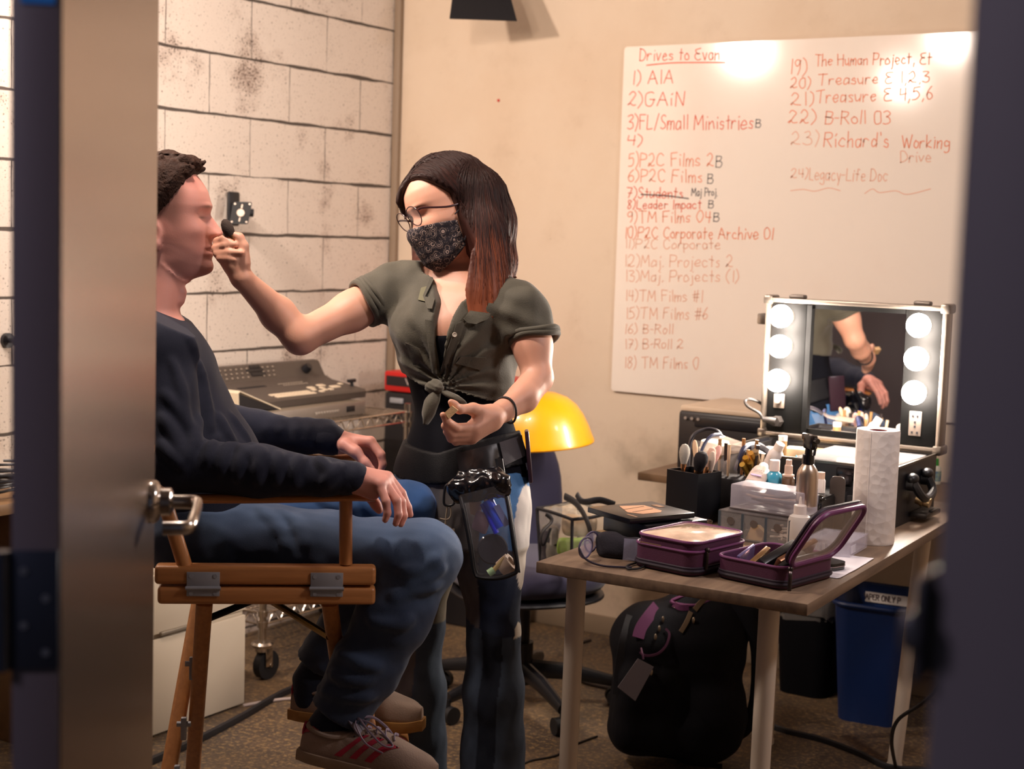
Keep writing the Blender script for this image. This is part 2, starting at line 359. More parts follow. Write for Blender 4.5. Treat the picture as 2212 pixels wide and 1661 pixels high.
# ---------------------------------------------------------------- stroke lettering
GL = {'A':'0,0 .35,1 .7,0;.14,.38 .56,.38','B':'0,0 0,1;~0,1 .45,.95 .5,.75 .38,.55 0,.53;~0,.53 .5,.48 .58,.25 .42,.03 0,0','C':'~.62,.85 .4,1 .12,.85 0,.5 .1,.15 .38,0 .64,.13','D':'0,0 0,1;~0,1 .4,.92 .62,.5 .4,.08 0,0','E':'~.55,1 .15,.95 .02,.8 .2,.58 .4,.55;~.4,.55 .08,.5 0,.2 .2,.02 .58,.04','F':'0,0 .02,1 .55,1;0,.55 .42,.56','G':'~.62,.88 .4,1 .12,.85 0,.48 .12,.1 .42,.02 .62,.2 .63,.45;.35,.45 .7,.45','H':'0,0 0,1;.6,0 .6,1;0,.5 .6,.52','I':'.1,0 .1,1','L':'0,1 0,0 .5,0','M':'0,0 .08,1 .38,.3 .7,1 .8,0','N':'0,0 .02,1 .58,0 .6,1','O':'~.35,1 .08,.85 0,.5 .1,.12 .35,0 .62,.15 .7,.5 .6,.86 .35,1','P':'0,0 .02,1;~.02,1 .5,.95 .58,.75 .45,.5 .02,.46','R':'0,0 .02,1;~.02,1 .5,.95 .55,.73 .4,.52 .02,.5;.25,.5 .6,0','S':'~.5,.88 .3,1 .05,.85 .12,.6 .42,.42 .5,.18 .25,0 .02,.12','T':'.35,0 .35,1;0,1 .72,1','W':'0,1 .2,0 .42,.75 .62,0 .88,1','Y':'0,1 .3,.5 .6,1;.3,.5 .3,0','V':'0,1 .3,0 .6,1','X':'0,0 .6,1;0,1 .6,0','U':'~0,1 .02,.25 .3,0 .58,.25 .6,1','K':'0,0 0,1;.55,1 0,.45 .58,0',
'a':'~.42,.5 .2,.58 .02,.4 .05,.1 .22,.02 .42,.25;.42,.56 .44,0','b':'0,1 0,0;~0,.4 .2,.56 .42,.4 .38,.1 .15,0 0,.12','c':'~.42,.5 .2,.58 0,.3 .18,.02 .45,.1','d':'~.4,.4 .2,.56 0,.3 .18,.02 .4,.2;.42,1 .42,0','e':'~.02,.3 .42,.34 .36,.55 .15,.56 0,.28 .18,.02 .45,.1','f':'~.42,.92 .22,.98 .16,.75 .15,0;0,.55 .35,.55','g':'~.4,.5 .2,.58 .02,.38 .15,.1 .4,.25;~.42,.56 .42,-.2 .22,-.38 .02,-.25','h':'0,1 0,0;~0,.35 .2,.56 .38,.45 .4,0','i':'.08,.56 .08,0;.1,.8 .11,.86','j':'~.15,.56 .15,-.2 0,-.35;.16,.8 .17,.86','k':'0,1 0,0;.36,.58 0,.25 .4,0','l':'.08,1 .08,0','m':'0,.56 0,0;~0,.35 .15,.56 .28,.45 .3,0;~.3,.35 .45,.56 .58,.45 .6,0','n':'0,.56 0,0;~0,.35 .2,.56 .38,.45 .4,0','o':'~.2,.56 .02,.4 .04,.1 .22,.02 .42,.15 .4,.45 .2,.56','p':'0,.56 0,-.4;~0,.4 .2,.58 .42,.4 .36,.1 .15,.02 0,.12','r':'0,.56 0,0;~0,.32 .15,.55 .36,.5','s':'~.34,.48 .18,.57 .04,.45 .14,.32 .32,.22 .28,.03 .02,.06','t':'.18,.95 .18,0;0,.6 .38,.6','u':'~0,.56 .02,.12 .2,.02 .38,.2;.4,.56 .41,0','v':'0,.56 .2,0 .4,.56','w':'0,.56 .14,0 .3,.4 .44,0 .58,.56','y':'0,.56 .2,.05;.42,.56 .1,-.38','x':'0,0 .4,.56;0,.56 .4,0','z':'0,.56 .38,.56 0,0 .4,0',
'1':'.12,1 .12,0','2':'~.02,.8 .25,1 .48,.82 .4,.5 .02,.05;~.02,.05 .12,.25 .3,.05 .58,.06','3':'~.02,.92 .3,1 .45,.82 .18,.55;~.18,.55 .48,.45 .48,.12 .2,0 0,.1','4':'.05,.95 0,.45 .5,.48;.42,.95 .4,0','5':'.48,1 .08,.98 .05,.6;~.05,.6 .35,.65 .5,.35 .35,.05 .02,.03','6':'~.4,1 .12,.7 0,.3 .15,.02 .42,.12 .42,.4 .2,.5 .02,.3','7':'0,1 .5,.98 .15,0;.1,.5 .45,.52','8':'~.45,.85 .2,1 .05,.8 .25,.55 .48,.3 .3,.02 .05,.12 .12,.42 .38,.62 .45,.85','9':'~.45,.85 .2,1 .02,.75 .18,.5 .42,.62 .46,.85;~.46,.85 .45,.4 .3,0','0':'~.28,1 .05,.82 0,.45 .1,.08 .3,0 .5,.18 .54,.55 .46,.9 .28,1',
')':'~0,1.1 .22,.8 .25,.3 .02,-.12','(':'~.25,1.1 .03,.8 0,.3 .22,-.12','/':'0,-.1 .4,1.1','-':'0,.45 .32,.47','.':'.05,.0 .07,.05','\x27':'.08,1 .04,.78',',':'.1,.05 .02,-.2','#':'.15,0 .2,1;.4,0 .45,1;0,.35 .6,.37;.02,.65 .6,.67','&':'~.6,0 .1,.75 .3,1 .4,.75 0,.2 .25,0 .6,.4'}
def stroke_ribbon(mb, pts2, o, rx, ry, w, mi=0):
    p = np.array(pts2, float); t = np.gradient(p, axis=0); t /= np.maximum(np.linalg.norm(t, axis=1), 1e-9)[:, None]; nn = np.c_[-t[:, 1], t[:, 0]]*w/2
    p[0] -= t[0]*w*.4; p[-1] += t[-1]*w*.4
    a = p+nn; b = p-nn; vs = [o+rx*q[0]+ry*q[1] for q in np.vstack([a, b])]; k = len(p)
    mb.add(vs, [(i, i+1, k+i+1, k+i) for i in range(k-1)], mi)
def lettering(mb, text, o, rx, ry, length, cap, w, jit=.03, mi=0):
    """o start of baseline, rx/ry unit vectors, length total run, cap height"""
    rs = np.random.RandomState(sum(map(ord, text)) % 9999)
    adv = 0; items = []
    for ch in text:
        if ch == ' ': adv += .45; continue
        g = GL[ch]; st = []; mxx = 0
        for part in g.split(';'):
            sm = part.startswith('~'); q = np.array([[float(z) for z in s2.split(',')] for s2 in part.lstrip('~').split()])
            q += rs.uniform(-jit, jit, q.shape); mxx = max(mxx, q[:, 0].max()); st.append(smoothline(q, 5) if sm else np.array([q[0]+(q[-1]-q[0])*u for u in (0, .5, 1)]) if len(q) == 2 else smoothcorner(q))
        for q in st: q[:, 0] += adv; items.append(q)
        adv += mxx+.2
    adv -= .2; sx = length/adv
    for q in items: stroke_ribbon(mb, np.c_[q[:, 0]*sx, q[:, 1]*cap], np.array(o, float), rx, ry, w, mi)
def smoothcorner(q):
    out = []
    for i in range(len(q)-1):
        for u in (0, .08, .92): out.append(q[i]+(q[i+1]-q[i])*u)
    out.append(q[-1]); return np.array(out)
# ---------------------------------------------------------------- the room shell
def node_mat(name):
    m = bpy.data.materials.new(name); m.use_nodes = True
    return m, m.node_tree.nodes, m.node_tree.links, m.node_tree.nodes['Principled BSDF']
def mth(N, L, op, a, b=None, c=None):
    n = N.new('ShaderNodeMath'); n.operation = op
    for i, q in enumerate((a, b, c)):
        if q is None: continue
        if isinstance(q, (int, float)): n.inputs[i].default_value = q
        else: L.new(q, n.inputs[i])
    return n.outputs[0]
def nse(N, L, vec, scale, detail=4, rough=.5):
    n = N.new('ShaderNodeTexNoise'); n.inputs['Scale'].default_value = scale; n.inputs['Detail'].default_value = detail; n.inputs['Roughness'].default_value = rough
    L.new(vec, n.inputs['Vector']); return n.outputs['Fac']
def mixc(N, L, fac, a, b):
    n = N.new('ShaderNodeMix'); n.data_type = 'RGBA'
    if isinstance(fac, (int, float)): n.inputs['Factor'].default_value = fac
    else: L.new(fac, n.inputs['Factor'])
    for k, q in (('A', a), ('B', b)):
        if isinstance(q, str): n.inputs[k].default_value = (*lin(q), 1)
        else: L.new(q, n.inputs[k])
    return n.outputs['Result']
def sstep(N, L, x, e0, e1):
    n = N.new('ShaderNodeMapRange'); n.interpolation_type = 'SMOOTHSTEP'
    L.new(x, n.inputs['Value']); n.inputs['From Min'].default_value = e0; n.inputs['From Max'].default_value = e1
    return n.outputs['Result']
def block_wall_mat():
    m, N, L, b = node_mat('painted_concrete_block')
    tc = N.new('ShaderNodeTexCoord'); v = tc.outputs['Object']; sp = N.new('ShaderNodeSeparateXYZ'); L.new(v, sp.inputs[0])
    wob = mth(N, L, 'MULTIPLY', mth(N, L, 'SUBTRACT', nse(N, L, v, 9, 3), .5), .010)
    z = mth(N, L, 'DIVIDE', mth(N, L, 'ADD', mth(N, L, 'SUBTRACT', sp.outputs['Z'], .0195), wob), .1985)
    row = mth(N, L, 'FLOOR', z); fz = mth(N, L, 'FRACT', z)
    y = mth(N, L, 'ADD', mth(N, L, 'DIVIDE', mth(N, L, 'ADD', mth(N, L, 'ADD', sp.outputs['Y'], 8.02), wob), .4), mth(N, L, 'MULTIPLY', mth(N, L, 'MODULO', row, 2), .5))
    fy = mth(N, L, 'FRACT', y)
    dz = mth(N, L, 'MULTIPLY', mth(N, L, 'MINIMUM', fz, mth(N, L, 'SUBTRACT', 1, fz)), .1985)
    dy = mth(N, L, 'MULTIPLY', mth(N, L, 'MINIMUM', fy, mth(N, L, 'SUBTRACT', 1, fy)), .4)
    thz = mth(N, L, 'MULTIPLY', mth(N, L, 'SUBTRACT', nse(N, L, v, 3.2, 5), .24), .0185)
    thy = mth(N, L, 'MULTIPLY', mth(N, L, 'SUBTRACT', nse(N, L, v, 5.1, 5), .28), .0085)
    mz = sstep(N, L, mth(N, L, 'SUBTRACT', thz, dz), -.0006, .0012); my = sstep(N, L, mth(N, L, 'SUBTRACT', thy, dy), -.0006, .0012)
    grout = mth(N, L, 'MAXIMUM', mz, my)
    patch = sstep(N, L, nse(N, L, v, 4.3, 6, .6), .50, .72)
    pits = sstep(N, L, mth(N, L, 'ADD', nse(N, L, v, 130, 2, .6), mth(N, L, 'MULTIPLY', patch, .13)), .635, .70)
    fine = sstep(N, L, mth(N, L, 'ADD', nse(N, L, v, 320, 2, .6), mth(N, L, 'MULTIPLY', patch, .16)), .635, .72)
    c = mixc(N, L, mth(N, L, 'MULTIPLY', patch, .42), 'ded2c6', 'a98f80')
    c = mixc(N, L, mth(N, L, 'MULTIPLY', fine, .55), c, '7d6253')
    c = mixc(N, L, mth(N, L, 'MULTIPLY', pits, .85), c, '4c382d')
    c = mixc(N, L, mth(N, L, 'MULTIPLY', grout, .93), c, '3a3029')
    L.new(c, b.inputs['Base Color']); b.inputs['Roughness'].default_value = .75
    bp = N.new('ShaderNodeBump'); bp.inputs['Strength'].default_value = .6; bp.inputs['Distance'].default_value = .006
    h = mth(N, L, 'SUBTRACT', mth(N, L, 'MULTIPLY', nse(N, L, v, 90, 3), .25), mth(N, L, 'MAXIMUM', grout, mth(N, L, 'MULTIPLY', pits, .5)))
    L.new(h, bp.inputs['Height']); L.new(bp.outputs[0], b.inputs['Normal']); return m
def plaster_mat():
    m, N, L, b = node_mat('stained_plaster')
    tc = N.new('ShaderNodeTexCoord'); v = tc.outputs['Object']
    big = sstep(N, L, nse(N, L, v, 1.3, 5, .6), .42, .72); mid = sstep(N, L, nse(N, L, v, 5, 7, .65), .5, .75)
    spots = sstep(N, L, mth(N, L, 'ADD', nse(N, L, v, 60, 3, .6), mth(N, L, 'MULTIPLY', mid, .1)), .70, .78)
    sp = N.new('ShaderNodeSeparateXYZ'); L.new(v, sp.inputs[0])
    sm = mth(N, L, 'MULTIPLY', sstep(N, L, nse(N, L, v, 2.7, 5, .6), .48, .68), mth(N, L, 'SUBTRACT', 1, sstep(N, L, sp.outputs['Z'], .55, 1.0)))
    c = mixc(N, L, mth(N, L, 'MULTIPLY', big, .35), 'd6c3ac', 'c4a788')
    c = mixc(N, L, mth(N, L, 'MULTIPLY', mid, .22), c, 'a88d72')
    c = mixc(N, L, mth(N, L, 'MULTIPLY', sm, .55), c, '6f5d48')
    c = mixc(N, L, mth(N, L, 'MULTIPLY', spots, .5), c, '7a6452')
    L.new(c, b.inputs['Base Color']); b.inputs['Roughness'].default_value = .7
    bp = N.new('ShaderNodeBump'); bp.inputs['Strength'].default_value = .25; bp.inputs['Distance'].default_value = .004
    L.new(nse(N, L, v, 25, 5), bp.inputs['Height']); L.new(bp.outputs[0], b.inputs['Normal']); return m
def floor_mat():
    m, N, L, b = node_mat('speckled_concrete_floor')
    tc = N.new('ShaderNodeTexCoord'); v = tc.outputs['Object']
    a = sstep(N, L, nse(N, L, v, 2.2, 6, .6), .4, .7); s = sstep(N, L, nse(N, L, v, 70, 4, .7), .48, .64); t = sstep(N, L, nse(N, L, v, 26, 5, .7), .52, .66)
    c = mixc(N, L, a, '4c4037', '6b5640'); c = mixc(N, L, mth(N, L, 'MULTIPLY', s, .45), c, 'b3935f'); c = mixc(N, L, mth(N, L, 'MULTIPLY', t, .5), c, '352c27')
    L.new(c, b.inputs['Base Color']); b.inputs['Roughness'].default_value = .55
    bp = N.new('ShaderNodeBump'); bp.inputs['Strength'].default_value = .2; bp.inputs['Distance'].default_value = .003
    L.new(nse(N, L, v, 60, 4), bp.inputs['Height']); L.new(bp.outputs[0], b.inputs['Normal']); return m
BLOCK = block_wall_mat(); PLASTER = plaster_mat(); FLOORM = floor_mat()
CEIL = M('ceiling_paint', '8c8078', .8)
XR, YF, HC = 4.6, -3.87, 2.75
def slab(name, lo, hi, mat, label):
    lo = np.array(lo, float); hi = np.array(hi, float)
    return struct(MB().box((lo+hi)/2, hi-lo).build(name, mat, smooth=0), label, 'wall' if 'wall' in name else name.split('_')[0])
slab('floor', (-.2, -6.2, -.1), (XR+.2, .2, 0), FLOORM, 'speckled grey-brown concrete floor'); 
slab('ceiling', (-.2, -6.2, HC), (XR+.2, .2, HC+.1), CEIL, 'plain ceiling above the make-up room')
slab('wall_left', (-.2, YF, 0), (0, .2, HC), BLOCK, 'cream painted concrete block wall with dark joints')
slab('wall_back', (0, 0, 0), (XR+.2, .2, HC), PLASTER, 'beige stained plaster wall behind the whiteboard')
slab('wall_right', (XR, YF, 0), (XR+.2, 0, HC), PLASTER, 'beige wall at the right of the room')
FRW = M('front_wall_paint', '6e6a72', .8)
struct(MB().box(((-.2+2.29)/2, YF+.05, HC/2), (2.49, .1, HC)).box(((3.37+XR+.2)/2, YF+.05, HC/2), (XR+.2-3.37, .1, HC)).box((2.83, YF+.05, (HC+2.17)/2), (1.08, .1, HC-2.17)).build('wall_front', FRW, smooth=0), 'grey wall around the doorway', 'wall')
# corner bead between the two walls
struct(MB().box((.016, -.012, HC/2), (.03, .022, HC), bevel=.004).build('trim_1', M('corner_bead', '8d7a66', .6), smooth=30), 'narrow grey-brown strip in the corner of the two walls', 'trim')
struct(MB().box((2.3, -.006, .035), (4.5, .012, .07), bevel=.003).build('baseboard_back', M('baseboard_paint', '8f7c66', .6), smooth=30), 'low beige baseboard under the plaster wall', 'baseboard')
# ---- doorway: jamb pieces and the open door
JB = M('jamb_paint', '736e74', .55, bump=(300, .05))
jm = MB()
jm.box((3.345, YF+.05, 1.075), (.054, .14, 2.15), bevel=.004).box((3.372, YF-.026, 1.1), (.10, .012, 2.2), bevel=.003)
jm.box((2.312, YF+.05, 1.075), (.05, .14, 2.15), bevel=.004).box((2.285, YF-.026, 1.1), (.10, .012, 2.2), bevel=.003)
jm.box((2.83, YF+.05, 2.16), (1.08, .14, .05), bevel=.004)
fr = jm.build('trim_2', JB, smooth=30); struct(fr, 'dark grey door frame in the foreground', 'trim')
sk = MB().box((3.316, YF-.02, 1.23), (.005, .05, .06), bevel=.002).box((3.314, YF-.045, 1.23), (.012, .016, .022), bevel=.005)
st_ = sk.build('strike_plate', M('dull_steel', '6a6a70', .4, .8), smooth=30); st_.parent = fr
DN = np.array([2.46348, -3.77247, 0]); DF = np.array([1.9010, -3.1049, 0]); dd = _n(DF-DN); dn = np.array([-dd[1], dd[0], 0])*-1
if dn[0] < 0: dn = -dn
DR = np.array([dd, -dn, [0, 0, 1]]).T          # local x along the door, y away from the visible face
door = bpy.data.objects.new('door_1', None); COL.objects.link(door); door.location = DN; door.rotation_euler = Matrix(DR.tolist()).to_euler()
WMAT[door] = Matrix.Translation(Vector(DN))@Matrix(DR.tolist()).to_4x4(); struct(door, 'open door with a brushed bronze-toned metal face and lever handle', 'door')
DW = np.linalg.norm(DF-DN)
BRUSH = M('brushed_bronze_steel', '86705f', .27, 1.0, bump=(40, .05, .001), stretch=(60, 1, 1.5), var=(3.5, .5, '7f6b5f'))
EDGE = M('door_edge_paint', '665f65', .5)
MB().box((DW/2, .0225, 1.065), (DW, .043, 2.11), bevel=.0015).build('door_core', EDGE, door, smooth=30)
MB().box((DW/2, .0005, 1.065), (DW-.004, .0025, 2.10)).build('door_face', BRUSH, door, smooth=30)
STEEL = M('polished_steel', 'c9c2bb', .18, 1.0)
lv = MB(); hx, hz = DW-.062, 1.03
lv.lathe([(.0, 0), (.032, 0), (.032, .008), (.029, .012), (.021, .016), (.021, .03), (.014, .034), (.0, .034)], (hx, 0, hz), 28, frame((0, -1, 0)))
lv.tube(smoothline([(hx, -.03, hz), (hx, -.055, hz), (hx-.004, -.066, hz), (hx-.016, -.07, hz-.002), (hx-.07, -.07, hz-.008), (hx-.105, -.068, hz-.014), (hx-.118, -.058, hz-.016), (hx-.12, -.03, hz-.016)], 5), .0105, 10, flat=.75)
hd = lv.build('door_handle', STEEL, door, smooth=50)
for s in (1.075, 1.95):
    hg = MB().box((-.002, .0235, s), (.004, .046, .114), bevel=.001).cyl((-.005, .052, s-.057), (-.005, .052, s+.057), .0075).box((-.002, .072, s), (.003, .034, .114), bevel=.001)
    for q in range(4): hg.cyl((-.003, .012+.02*(q % 2), s-.04+.026*q), (-.0055, .012+.02*(q % 2), s-.04+.026*q), .004, seg=12, mi=1)
    hg.build('hinge', [M('hinge_steel', '3b4250', .45, .7), M('screw_steel', '9a9ca4', .3, .9)], door, smooth=30)
MB().box((-.0012, .02, 1.645), (.0016, .03, .024)).build('sticker', M('blue_sticker', '1f7fd0', .5), door, smooth=0)
# ---- ceiling lamps that light the room (fixtures sit just behind their light)
def lampfix(loc, tgt, r, label):
    t = thing('studio_lamp', label, 'lamp', loc, rot=frame(Vector(loc)-Vector(tgt)))
    MB().lathe([(r*.5, .16), (r*.62, .15), (r*.7, .05), (r*1.05, .012), (r*1.08, .004), (r*1.02, .004), (r*.66, .05), (r*.5, .12), (0, .12)], seg=28).build('lamp_housing', M('lamp_black', '17171b', .5), t)
    h = HC-loc[2]; fz = WMAT[t].inverted()@Vector((loc[0], loc[1], HC)); a0 = WMAT[t].inverted()@(Vector(loc)+Vector((0, 0, .1)))
    MB().tube([a0, fz], .012, 8).build('hanger_rod', M('lamp_black'), t)
lampfix((.36, -2.5, 2.44), (.5, -.2, 1.3), .15, 'black studio lamp hung from the ceiling by the block wall')
lampfix((1.41, -2.5, 2.44), (1.5, -.6, .9), .15, 'black studio lamp hung from the ceiling in mid room')
lampfix((1.18, -2.5, 2.26), (1.2, -.2, 1.4), .12, 'smaller black studio lamp hung low in mid room')
lampfix((3.6, -1.75, 2.41), (1.4, -2.1, 1.2), .17, 'black studio lamp hung from the ceiling on the right side')
# the lamp with barn doors at the top of the picture: one black flap hangs into view
t = thing('barn_door_lamp', 'black barn door lamp hanging at the top edge before the plaster wall', 'lamp', (.66, -.24, 2.5))
tl, tr_, br, bl = P(984, -60, 5.3)-np.array([.66, -.24, 2.5]), P(1088, -60, 5.3)-np.array([.66, -.24, 2.5]), P(1117, 46, 5.22)-np.array([.66, -.24, 2.5]), P(971, 41, 5.22)-np.array([.66, -.24, 2.5])
MB().sheet([[tl, tl+(tr_-tl)*.5, tr_], [bl*.5+tl*.5, (bl+br+tl+tr_)/4, br*.5+tr_*.5], [bl, bl+(br-bl)*.5, br]], .003).build('barn_door', M('lamp_black'), t, smooth=30)
MB().box((0, .03, .03), (.17, .14, .15), bevel=.02).build('lamp_housing', M('lamp_black'), t)
MB().tube([(0, .03, .09), (0, .03, .25)], .014, 8).build('hanger_rod', M('lamp_black'), t)
# ---- whiteboard with handwriting
wb = thing('whiteboard', 'large glossy whiteboard covered in orange handwriting on the plaster wall', 'whiteboard', (1.005, -.003, .895))
m, N, L, b = node_mat('whiteboard_enamel')
tc = N.new('ShaderNodeTexCoord'); sm = sstep(N, L, nse(N, L, tc.outputs['Object'], 2.2, 5, .6), .45, .75)
L.new(mixc(N, L, mth(N, L, 'MULTIPLY', sm, .16), 'eadfd2', 'e0b9a2'), b.inputs['Base Color']); b.inputs['Roughness'].default_value = .11; b.inputs['Specular IOR Level'].default_value = .35
MB().prism(rpoly(2.44, 1.21, .012), -.012, 0, (1.22, 0, .605), fr=np.array([[1, 0, 0], [0, 0, -1], [0, 1, 0]]).T).build('board_panel', m, wb, smooth=30)
INK = [M('marker_orange', 'd95a36', .5), M('marker_orange_worn', 'e0855f', .5), M('marker_orange_faded', 'dfac92', .5), M('marker_black', '35303a', .5)]
ex, ez = np.array([1., 0, 0]), np.array([0, 0, 1.])
WB_LINES = [('Drives to Evan', 1382, 131, 1553, 129, 25, 0), ('1) AIA', 1366, 183, 1453, 180, 28, 0), ('2)GAiN', 1357, 229, 1478, 228, 30, 0),
 ('3)FL/Small Ministries', 1356, 279, 1626, 279, 30, 0), ('B', 1633, 275, 1643, 275, 17, 3), ('4)', 1356, 314, 1386, 314, 22, 0), ('5)P2C Films 2', 1357, 359, 1541, 359, 28, 1),
 ('B', 1547, 361, 1559, 361, 24, 3), ('6)P2C Films', 1357, 392, 1515, 394, 26, 1), ('B', 1529, 396, 1540, 396, 20, 3), ('7)Students', 1355, 427, 1474, 428, 22, 0), ('Maj Proj.', 1494, 423, 1549, 423, 17, 3),
 ('8)Leader Impact', 1355, 451, 1514, 451, 19, 0), ('B', 1531, 449, 1541, 449, 16, 3), ('9)TM Films 04', 1355, 481, 1535, 481, 25, 1), ('B', 1542, 478, 1553, 478, 18, 3), ('10)P2C Corporate Archive 01', 1351, 514, 1670, 517, 24, 1),
 ('11)P2C Corporate', 1351, 536, 1555, 538, 20, 2), ('12)Maj. Projects 2', 1349, 576, 1582, 577, 25, 2), ('13)Maj. Projects (1)', 1351, 608, 1595, 609, 24, 2), ('14)TM Films #1', 1352, 650, 1517, 652, 24, 2),
 ('15)TM Films #6', 1352, 688, 1527, 690, 24, 2), ('16) B-Roll', 1350, 720, 1453, 721, 20, 2), ('17) B-Roll 2', 1350, 753, 1475, 753, 20, 2), ('18) TM Films 0', 1350, 795, 1508, 797, 24, 2),
 ('19)', 1708, 160, 1742, 160, 32, 1), ('The Human Project, Et', 1760, 142, 2012, 138, 24, 1), ('20)', 1708, 190, 1750, 190, 22, 1), ('Treasure E 1,2,3', 1767, 184, 2006, 178, 24, 1),
 ('21)', 1708, 228, 1756, 228, 28, 1), ('Treasure E 4,5,6', 1762, 222, 2013, 214, 26, 1), ('22)', 1703, 266, 1762, 266, 28, 1), ('B-Roll 03', 1783, 268, 1922, 268, 28, 1), ('23)', 1708, 313, 1768, 313, 28, 2),
 ("Richard's", 1780, 318, 1918, 318, 32, 1), ('Working', 1948, 320, 2050, 320, 28, 1), ('Drive', 1945, 350, 2010, 350, 24, 2), ('24)', 1708, 384, 1745, 384, 20, 2), ('Legacy-Life Doc', 1748, 388, 1916, 392, 26, 2)]
hw = [[] for _ in range(4)]
YB = -.0156
def wb_pts(pts, k, wd=.0042):
    q = np.array([PY(x, y, YB) for x, y in pts]); hw[k].append(MB()); stroke_ribbon(hw[k][-1], np.c_[q[:, 0], q[:, 2]], np.array([0, YB, 0.]), ex, ez, wd)
for (txt, x0, y0, x1, y1, cap, k) in WB_LINES:
    a = PY(x0, y0, YB); c = PY(x1, y1, YB); d = c-a; ln = np.linalg.norm(d); up = PY(x0, y0-cap, YB)-a
    hw[k].append(MB()); lettering(hw[k][-1], txt, a, d/ln, ez, ln, up[2], .0034 if k < 3 else .0028, jit=.05)
wb_pts(smoothline([(1397, 141), (1450, 136), (1510, 135), (1566, 135)], 4), 0); wb_pts(smoothline([(1385, 420), (1440, 423), (1487, 429)], 4), 3)
wb_pts(smoothline([(1708, 412), (1735, 409), (1760, 413), (1790, 406), (1815, 412)], 4), 2, .003); wb_pts(smoothline([(1868, 418), (1885, 408), (1900, 416), (1935, 412), (1960, 420), (2010, 408)], 4), 2, .003)
for k, q in enumerate(hw):
    for e in q: e.build('handwriting', INK[k], wb, world=True, smooth=0)
d = MB().lathe([(0, .003), (.005, .003), (.006, 0), (0, 0)], seg=16, fr=frame((0, -1, 0))).build('red_dot', M('red_dot', 'b8281c', .5)); d.location = PY(1077, 217, -.0)
tag(d, 'tiny red dot stuck on the plaster wall left of the whiteboard', 'sticker')
# ---------------------------------------------------------------- furniture
WHITE = M('white_metal', 'cdbfae', .4); CHROME = M('chrome_wire', 'c8beb2', .22, 1.0); BLACKP = M('black_plastic', '15151a', .4)
RUBBER = M('black_rubber', '121216', .6)
TABW = M('grey_oak_laminate', '86705c', .5, var=(5, .75, '5c4a3e'), stretch=(9, .8, 9), bump=(60, .06))
# make-up table
TO = np.array([2.536, -2.012, 0]); TA = math.atan2(.023, .586)
tb = thing('make_up_table', 'white legged table with a grey oak top carrying the make-up kit', 'table', TO, TA)
TL_, TWd, TH = 1.36, .60, .75
MB().box((-TWd/2, TL_/2, TH-.012), (TWd, TL_, .024), bevel=.002).build('tabletop', TABW, tb, smooth=30)
for (x, y, bx, by) in ((-.10, .065, -.104, .06), (-.535, .065, -.54, .06), (-.11, 1.285, -.16, 1.30), (-.53, 1.285, -.53, 1.29)):
    MB().cyl((x, y, TH-.034), (bx, by, .012), .021, .019).cyl((bx, by, .014), (bx, by, 0), .021, seg=20).cyl((x, y, TH-.034), (x, y, TH-.024), .032).build('leg', WHITE, tb)
def tz(px, py, h=TH): return PZ(px, py, h)
# director's chair, seen from its left... frame local to the chair
A0 = P(342, 1256, 3.05); B0 = P(805, 1256, 3.10); fwd = B0-A0; fwd[2] = 0; RL = np.linalg.norm(fwd); fwd /= RL; sid = np.array([-fwd[1], fwd[0], 0])
CW = .54
def RP(px, py, off=0.):
    r = BAS@np.array([(px-CX)/F, (py-CY)/F, 1.0]); n = sid; return CAM+r*((np.dot(A0-CAM, n)+off)/np.dot(r, n))
CH0 = np.array([*(A0+B0)[:2]/2, 0])+sid*CW/2
ch = thing('director_chair', 'tall wooden folding director chair the man sits on', 'chair', CH0, math.atan2(fwd[1], fwd[0]))
def loc(p): return np.array(WMAT[ch].inverted()@Vector([float(q) for q in p]))
BEECH = M('beech_wood', 'c98850', .38, var=(7, .6, 'a56a3a'), stretch=(1.2, 14, 14), coat=.15)
BEECHV = M('beech_wood_upright', 'c08149', .38, var=(7, .6, '9c6336'), stretch=(14, 14, 1.2), coat=.15)
STEELP = M('zinc_steel', 'a2a3a8', .45, .2)
zt, zs, zb = loc(RP(570, 1219))[2], loc(RP(570, 1262))[2], loc(RP(570, 1302))[2]
HW = CW/2
